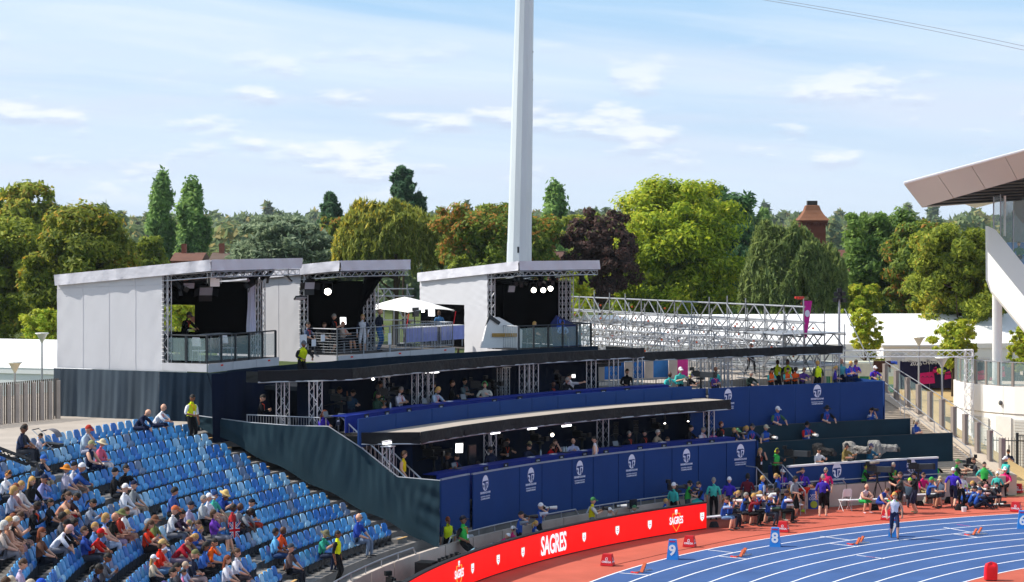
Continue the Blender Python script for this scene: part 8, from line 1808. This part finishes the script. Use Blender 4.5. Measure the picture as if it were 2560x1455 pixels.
for i, (px, hy, po, d, sh, ht) in enumerate(((1822, 1238, 'sit_shoot', 'in a navy cap behind the knee-pad photographer', '#2a3450', '#1f2a44'), (1838, 1226, 'sit_b', 'with a khaki waistcoat between the bench photographers', '#7a7458', None), (1868, 1184, 'stand_b', 'in a maroon top behind the photographers bench', '#6a2030', None), (1920, 1212, 'sit_b', 'in a pale pink T-shirt behind the green leggings', '#c890a0', None), (1917, 1236, 'sit_shoot', 'in a black top left of the green leggings', '#1a1b20', '#c8c8cc'), (1985, 1190, 'stand_b', 'in a grey shirt by the barrel', '#80848c', None), (2272, 1196, 'sit_b', 'in a lime cap behind the camera hugger', '#3a4a5a', '#9ac83a'), (2355, 1190, 'sit_b', 'in a sand cap by the low wall', '#5a6a80', '#b8a888'), (2404, 1196, 'stand_b', 'in a white T-shirt behind the floor photographers', '#d8d8dc', None), (2476, 1206, 'sit_lean', 'in a dark cap right of the floor photographers', '#30343c', '#22242a'), (2493, 1190, 'stand_b', 'in a turquoise polo near the stair foot', '#3fb0a6', '#e0e0e4'))):
    headp(px, hy, d, po, -20 if po == 'sit_shoot' else (-95, -40, 60, -130)[i % 4], 0, 1.0, 'person', (37.5, 40.1), shirt=sh, pants=('#1c2030', '#3a3f4a', '#15161a')[i % 3], hat='cap' if ht else None, hatc=ht or '#ffffff', hair=('short', 'tail', 'bob')[i % 3], hc=('br', 'bl', 'bk')[i % 3], vest=PB if 'shoot' in po else None, leg=('long', 'short')[i % 2])
for px, hy, d, po, f, kw in [
 (1683, 1207, 'in a white cap and turquoise shirt behind the red board end', 'stand', 40, dict(shirt='#3fb0a6', pants='#16171c', hat='cap', hatc=W)),
 (1718, 1202, 'in a dark cap and green bib steadying a camera', 'operate', 10, dict(shirt='#22252a', pants='#4a4e58', hat='cap', hatc='#1a1c20', vest=GN, phones='#1a1b1e', lan=True)),
 (1753, 1204, 'with black hair and a blue photo bib holding a camera', 'phone', 190, dict(shirt='#16171c', pants=K, hc='bk', vest=PB)),
 (1784, 1194, 'with grey hair and a turquoise T-shirt, back turned', 'stand', 80, dict(shirt='#45b8aa', pants='#14151a', hc='gy')),
 (1823, 1193, 'in a white cap and violet T-shirt, back turned', 'stand', 75, dict(shirt='#3f2ea8', pants='#1c2438', hat='cap', hatc=W)),
 (1479, 1244, 'in a green cap and yellow bib holding a small camera', 'hold', 5, dict(shirt='#d4d0cc', pants=G, hat='cap', hatc='#3c7a48', hc='br', vest='#e6d41c')),
 (1346, 1258, 'in a white cap and blue photo bib aiming a white lens', 'shoot', 10, dict(shirt='#c9c9d6', pants='#1d1f26', hat='cap', hatc=W, vest=PB, lan=True)),
 (1297, 1279, 'in a dark cap and grey T-shirt aiming a black lens', 'shoot', 5, dict(shirt='#7d8794', pants='#1c1e24', hat='cap', hatc='#2c2f36', vest=PB)),
 (1164, 1280, 'in a backward cap and green bib leaning on the wall', 'perch', -30, dict(shirt='#15161a', pants='#17181d', leg='short', hat='cap', hatc='#1b2030', vest=GN, skin='c', lan=True))]:
    o = headp(px, hy, d, po, f, 0, 1.0, 'photographer' if 'lens' in d else 'person', GAP, **kw)
    if 'lens' in d or 'small camera' in d: hold_cam(o, po, f, 'camera with a %s lens behind the board' % ('long white' if 'white lens' in d else 'long black' if 'black lens' in d else 'short dark'), 'white lens' in d, .46 if 'lens' in d else .16)
trk_p(1120, 1413, 'with a ponytail in a yellow vest and black leggings by the wall', 'stand', 110, .98, 'steward', shirt='#2a3a5c', pants='#131419', hair='tail', hc='rd', vest=HV)
for px, hy, d, po, f, kw in [
 (1336, 1302, 'with a fair bun and photo bib seated behind the red board', 'sit', 20, dict(shirt='#b4b0b8', hair='tail', hc='fb', vest=PB)),
 (1279, 1318, 'in a white cap, headset and pink polo behind the red board', 'sit', 20, dict(shirt=PK, hat='cap', hatc=W, phones='#1c1d22')),
 (1243, 1335, 'in a white cap and pink polo seated low by the covers', 'sit_down', 20, dict(shirt=PK, hat='cap', hatc=W)),
 (1661, 1249, 'with fair hair and a photo bib seated behind the red board', 'sit', 10, dict(shirt='#b8bccc', hc='fb', vest=PB)),
 (1567, 1264, 'in a green cap stooping over a long black lens', 'sit_lean', 10, dict(shirt='#b8bccc', hat='cap', hatc='#4f7a58')),
 (1515, 1273, 'in a white cap aiming a white lens low behind the board', 'sit_shoot', 0, dict(shirt='#c9c4c0', hat='cap', hatc=W)),
 (1735, 1235, 'in turquoise stooping behind the camera crew', 'sit_down', 60, dict(shirt='#3fb0a6'))]:
    o = headp(px, hy, d, po, f, .12, 1.0, 'person', (39.4, 40.0), **kw)
    if po == 'sit_shoot': hold_cam(o, po, f, 'camera with a white lens aimed low behind the red board', True, .4)
    if 'black lens' in d: still_cam(o.location+Vector((.45, -.1, .72)), (1, -.1, -.05), 'camera with a long black lens before the stooping green cap', False, .5)
still_cam(rp(1718, 39.3)+Vector((.3, -.2, 1.55)), (.8, -.5, -.05), 'shoulder camera of the green bib crew beside the board end', False, .2)
BASE = 0.0
rowp = [
 (1806, 1242, 'in a pale blue shirt and knee pads aiming a white lens on the bench', 'sit_shoot', -20, dict(shirt='#8fa4c8', pants='#5f80a8', leg='short', hair='tail', hc='br', vest=PB, shin=None), 1),
 (1855, 1231, 'with grey hair, black T-shirt and shorts aiming a white lens', 'sit_shoot', -12, dict(shirt='#24262c', pants='#2a2c34', leg='short', hc='gy', vest=PB), 1),
 (1874, 1233, 'with fair hair and a dark red sleeve on the photographers bench', 'sit_shoot', -14, dict(shirt='#7a1c28', pants=K, sl='long', hc='fb'), 0),
 (1890, 1227, 'with blonde hair and bare knees on the photographers bench', 'sit_shoot', -10, dict(shirt='#3a4a7a', pants='#1c1d22', leg='short', hair='tail', hc='bl', vest=PB), 1),
 (1934, 1221, 'with dark curls, photo bib and green leggings', 'sit_b', -16, dict(shirt='#26303a', pants='#3f5a52', hair='curly', hc='bk', skin='d', vest=PB, shoe='#c8c4b8'), 0),
 (1957, 1226, 'in a white shirt and black trousers with a lowered camera', 'sit_shoot', -10, dict(shirt='#d0cede', pants='#14151a', hat='cap', hatc='#2a1c28', skin='c', vest=PB), 0)]
for px, hy, d, po, f, kw, cam_ in rowp:
    o = headp(px, hy, d, po, f, 0, 1.0, 'photographer', None, **kw)
    if cam_: hold_cam(o, po, f, 'long white lens camera of the bench photographer %s' % d.split(' and ')[0].split(' aiming')[0], True, .42)
for px, hy, d, po, f, kw in [
 (1905, 1190, 'in a grey T-shirt and photo bib standing behind the bench', 'stand', 20, dict(shirt='#8b90a0', pants=G, hc='fb', vest=PB)),
 (1903, 1178, 'with dark hair at the small stair', 'stand', 60, dict(shirt='#23252c', pants=K, hc='bk')),
 (1944, 1184, 'with a blonde ponytail and photo bib', 'stand_b', 150, dict(shirt='#20242c', pants='#3a3c44', hair='tail', hc='bl', vest=PB)),
 (1955, 1173, 'in a white cap and violet T-shirt on the small stair', 'stand', -60, dict(shirt='#3f2ea8', pants=N, hat='cap', hatc=W, lan=True)),
 (2007, 1170, 'in a violet T-shirt shading the eyes with one hand', 'brow', -120, dict(shirt='#4a34b4', pants=N, hc='br', lan=True)),
 (2065, 1169, 'with grey hair and a pink polo facing the track', 'stand', -110, dict(shirt=PK, pants='#15161a', hc='gy', glasses=True, lan=True)),
 (2159, 1160, 'in yellow ear defenders and a green bib at a television camera', 'operate', -10, dict(shirt='#17181c', pants='#1f2430', hat='cap', hatc='#1d1f24', phones='#d4dc2a', vest=GN)),
 (2232, 1156, 'with glasses and a green bib, arms folded', 'crossed', -60, dict(shirt='#16171b', pants=K, hc='gy', vest=GN, lan=True)),
 (2338, 1152, 'in a green bib and khaki shorts leaning on the low wall', 'perch', -95, dict(shirt='#15161a', pants='#8a8468', leg='short', hc='br', skin='b', vest=GN, lan=True)),
 (2388, 1148, 'in a green cap and green bib reaching to a camera', 'operate', -10, dict(shirt='#1a1b20', pants=K, hat='cap', hatc='#4f7a48', vest=GN)),
 (2440, 1144, 'in a charcoal T-shirt working a camera rig', 'operate', 190, dict(shirt='#3a3c44', pants='#4a4e58', hc='br')),
 (2461, 1155, 'with dark hair, green bib and black shorts', 'hips', -100, dict(shirt='#3fb0a6', pants='#121318', leg='short', hair='tail', hc='bk', vest=GN)),
 (2516, 1141, 'in a white cap and turquoise top by the gate', 'crossed', -150, dict(shirt='#45b8b0', pants='#17181c', leg='short', hat='cap', hatc=W))]:
    headp(px, hy, d, po, f, 0, 1.0, 'person', (38.0, 45.5), **kw)
trk_p(2057, 1291, 'with grey hair, violet T-shirt and black shorts, back turned', 'stand_b', 75, 1.0, shirt='#3a2a9c', pants='#17181d', leg='short', hc='gy', shoe='#d8d8d8')
trk_p(2005, 1279, 'bent double with hands on knees in a red top and black shorts', 'bent', -15, 1.05, 'athlete', shirt='#c8301c', pants='#22141a', leg='short', hc='bk', skin='b', shoe='#b8e02a')
trk_p(2383, 1271, 'in a white cap, violet T-shirt and navy shorts walking away', 'walk', 70, 1.0, shirt='#3c2ab0', pants='#1c2440', leg='short', hat='cap', hatc=W)
trk_p(2288, 1282, 'in a black cap, black T-shirt and navy shorts', 'hold', -170, .97, shirt='#121317', pants='#2a2c44', leg='short', hat='cap', hatc='#15161a', hair='tail', hc='br', shoe='#a08a68')
for px, hy, d, po, f, kw in [
 (2154, 1208, 'bald, in a white vest and green shorts on the bench', 'sit_lean', -60, dict(shirt='#d0c4cc', pants='#2a9a4a', sl='none', leg='short', hair='bald', shoe='#d8b0b8')),
 (2196, 1216, 'in a blue and yellow vest looking down on the bench', 'sit_down', -50, dict(shirt='#28469c', pants='#2a3f8c', sl='none', leg='short', hc='br', shoe='#e0e0e0')),
 (2224, 1214, 'in a red vest and green shorts stooping on the bench', 'sit_down', -40, dict(shirt='#cc3420', pants='#2fae58', sl='none', leg='short', hc='bk', skin='c', shoe='#e0e0e0')),
 (1972, 1203, 'with a towel over the head seated by the small stair', 'sit_b', -70, dict(shirt='#c08a3a', pants='#2a2c34', sl='none', leg='short', hat='cap', hatc='#c8b8c8', shoe='#e04a40'))]: headp(px, hy, d, po, f, 0, 1.0, 'athlete', None, **kw)
headp(2254, 1180, 'in an orange strap and grey camouflage hugging a camera rig', 'hold', 175, 0, 1.0, 'person', (37, 40), shirt='#3a3d3c', pants='#22242c', hc='br', lan=True)
for px, hy, d, po, f, kw in [(2306, 1181, 'in a pink top seated behind the black T-shirt', 'sit', -60, dict(shirt=PK, pants='#b0a070', leg='short', hc='br')), (2319, 1193, 'in a green cap and photo bib aiming a long black lens', 'sit_shoot', -15, dict(shirt='#3a62a8', pants='#26282e', leg='short', hat='cap', hatc='#3fa04a', vest=PB, lan=True, skin='b')), (2514, 1167, 'in a white cap and pink polo seated by the stair foot', 'sit', -120, dict(shirt=PK, pants='#14151a', hat='cap', hatc=W))]:
    o = headp(px, hy, d, po, f, 0, 1.0, 'person', None, **kw)
    if 'lens' in d: hold_cam(o, po, 180, 'camera with a long black lens held by the green cap photographer', False, .5)
for i, (px, py, d, kw) in enumerate([(2405, 1262, 'in a green sun hat', dict(shirt='#a8b4c0', hat='hat', hatc='#6d8a58')), (2418, 1254, 'with fair hair at the back', dict(shirt='#b0a890', hc='fb')), (2424, 1268, 'in a dark cap', dict(shirt='#8fa8d0', hat='cap', hatc='#22242c')), (2437, 1272, 'in a navy knitted cap with sleeves down', dict(shirt='#3c4458', sl='long', hat='cap', hatc='#2f4560')), (2452, 1264, 'in a red checked cap', dict(shirt='#c0a0a0', hat='cap', hatc='#b87a7a')), (2436, 1256, 'in a grey cap', dict(shirt='#9a9aa0', hat='cap', hatc='#6a665e'))]):
    o = person('photographer sitting on the track floor '+d, gp(px, py), -12, 'floor', pants='#1c2438', vest=PB, **kw); hold_cam(o, 'floor', -12, 'camera of the floor photographer '+d, i % 2 == 0, .34)
tv_cam(gp(2193, 1262), -20, 'television camera with a fluffy microphone and grey box lens beside the athletes', h=1.45, mic=True)
tv_cam(gp(2296, 1258), 5, 'television camera with a long grey box lens before the low blue wall', h=1.5)
tv_cam(gp(2415, 1240), 170, 'black camera rig on a post beside the charcoal T-shirt', h=1.45, box=False)
still_cam(gp(2247, 1270)+UP*1.25, (-.7, -.6, 0), 'black camera rig hugged by the person with the orange strap', False, .25)
tv_cam(gp(1700, 1320)+Vector((0, 1.2, 0)), 20, 'black tripod camera behind the red board end', h=1.4, box=False)
# bags and kit on the ground
def bag(px, py, s, lab, c='#17181c', rz=0.0):
    p = gp(px, py); t = thing('kit_bag', lab, 'bag', p, rz)
    part('body', MB().grid(lambda u, v: (s*.5*math.copysign(abs(math.cos(2*PI*u))**.6, math.cos(2*PI*u))*(1-.35*v*v), s*.32*math.copysign(abs(math.sin(2*PI*u))**.6, math.sin(2*PI*u))*(1-.35*v*v), s*.55*v+.01*math.sin(9*u)), 18, 6).ball((0, 0, s*.53), (s*.33, s*.21, s*.05)), cmat(c), t, smooth=True, world=False); part('strap', MB().path([(-.2*s, -.33*s, .1*s), (-.15*s, -.36*s, .4*s), (.15*s, -.36*s, .4*s), (.2*s, -.33*s, .1*s)], .012), M_DARK, t, world=False)
for px, py, s, lab, c in ((1912, 1302, .5, 'black bag with a lens on the ground before the bench', '#1a1b1f'), (1925, 1303, .35, 'small grey bag beside the black bag before the bench', '#3a3c40'), (2185, 1275, .42, 'black bag under the athletes bench', '#17181c'), (2375, 1258, .5, 'round black bag left of the floor photographers', '#141518'), (2400, 1275, .45, 'black rucksack among the floor photographers', '#1a1b20'), (2412, 1274, .3, 'dark grey lens pouch among the floor photographers', '#2a2c30'), (2322, 1258, .55, 'pale grey cover heap by the low wall', '#9a968e'), (1785, 1318, .4, 'grey rucksack beside the bench at the board end', '#3a3d42'), (2300, 1264, .35, 'black camera bag under the far bench', '#17181c')): bag(px, py, s, lab, c)
for px, py, lab in ((2490, 1262, 'black striped long lens lying on the track'), (2500, 1270, 'second black striped long lens on the track floor'), (2482, 1268, 'pale long lens lying among the kit')): still_cam(gp(px, py)+UP*.12, (1, -.15, 0), lab, 'pale' in lab, .45)
def bucket(): p = gp(2410, 1279); solo('white_tub', MB().lathe(p, [(.10, 0), (.12, .2), (.11, .2), (.09, .02)], 14), M_WTOP, 'small white tub before the floor photographers', 'tub')
bucket()
def rack():
    p = Vector((*rp(1066, 39.6).xy, 0)); t = thing('equipment_rack', 'black equipment rack with vents by the concrete wall', 'rack', p, R_(inward(p)+90)); part('case', MB().box((0, 0, .42), (.62, .6, .84)), M_DARK, t, world=False)
    for i in range(5): part('unit_panel', MB().box((0, -.306, .12+.15*i), (.54, .012, .12)), mat('grey rack panel', '#33363b', .5), t, world=False)
    for x in (-.13, .13): part('label', MB().box((x, -.315, .5), (.2, .006, .05)), M_PANELF, t, world=False)
rack()
tv_cam(Vector((*rp(985, 39.3).xy, 0)), -60, 'black television camera low beside the front wall under the seats', h=.62, box=False)
def covers():
    t = thing('plastic_cover', 'crumpled clear blue plastic sheet behind the near red board', 'sheet', rp(1165, 39.0)); a, b = rp(1135, 38.9), rp(1250, 38.9)
    part('sheet', MB().grid(lambda u, v: tuple(a.lerp(b, u)+radial(155)*(v*.7)+UP*(.85+.12*math.sin(u*17+v*3)+.06*math.sin(u*31)-.35*v)), 40, 6), mat('clear blue plastic', '#8fb4cc', .2, .5, alpha=.75, var=.2, scale=4), t, smooth=True)
covers()
for i, px in enumerate((1100, 1108, 1118, 1130, 1142)):
    p = rp(px, 38.75); tl = ('nearest the rack', 'second from the rack', 'third from the rack', 'fourth from the rack', 'beside the plastic sheet')[i]; t = thing('remote_camera', 'small black remote camera behind the red board, '+tl, 'camera', (p.x, p.y, 0)); part('post', MB().tube((p.x, p.y, 0), (p.x, p.y, 1.0), .02), M_DARK, t); part('body', MB().box((p.x, p.y, 1.06), (.14, .1, .12), .3), M_DARK, t); part('lens', MB().lathe((p.x+.05, p.y-.05, 1.06), [(.04, 0), (.045, .14)], 10, (.6, -1, 0)), M_DARK, t)
for px, R, lab in ((1843, 40.0, 'black floor monitor leaning by the emblem wall end'), (1583, 40.0, 'small dark monitor on the concrete wall')): q = rp(px, R); monitor(Vector((q.x, q.y, .93 if px < 1700 else 0)), R_(inward(q)+90), .4, .3, lab, stand=.05 if px < 1700 else .8)
box = omega_box(2545, 1232, 'red trapezoid speaker box by the stair foot', -24)
def glassman():
    p = Vector((24.2, 103.4, .1)); person('person with dark hair seated behind the stair glass', p, -100, 'sit_phone', shirt='#2a3044', pants=K, hc='bk', skin='b'); chair(p, R_(-10), 'dark chair behind the stair glass', None, M_DARK)
glassman()
q = yp(2548, 605, 110.3); person('spectator in a green jacket behind the grandstand glass', Vector((q.x, q.y, q.z-1.3)), -120, 'sit', shirt='#2f7a52', pants=N, sl='long', hc='br')
# ------------------------------------------------------------------ air
def air():
    m = bpy.data.materials.new('air'); m.use_nodes = True; N = m.node_tree.nodes; N.clear(); o = N.new('ShaderNodeOutputMaterial'); v = N.new('ShaderNodeVolumePrincipled')
    v.inputs['Color'].default_value = (.80, .88, 1, 1); v.inputs['Density'].default_value = .00008; v.inputs['Anisotropy'].default_value = .2; m.node_tree.links.new(v.outputs[0], o.inputs['Volume'])
    x = obj('haze', MB().box((CX, CY, 20.5), (14600, 14600, 45)).mesh('haze', m), kind='stuff'); tag(x, 'thin even summer haze over the whole view', 'haze')
air()
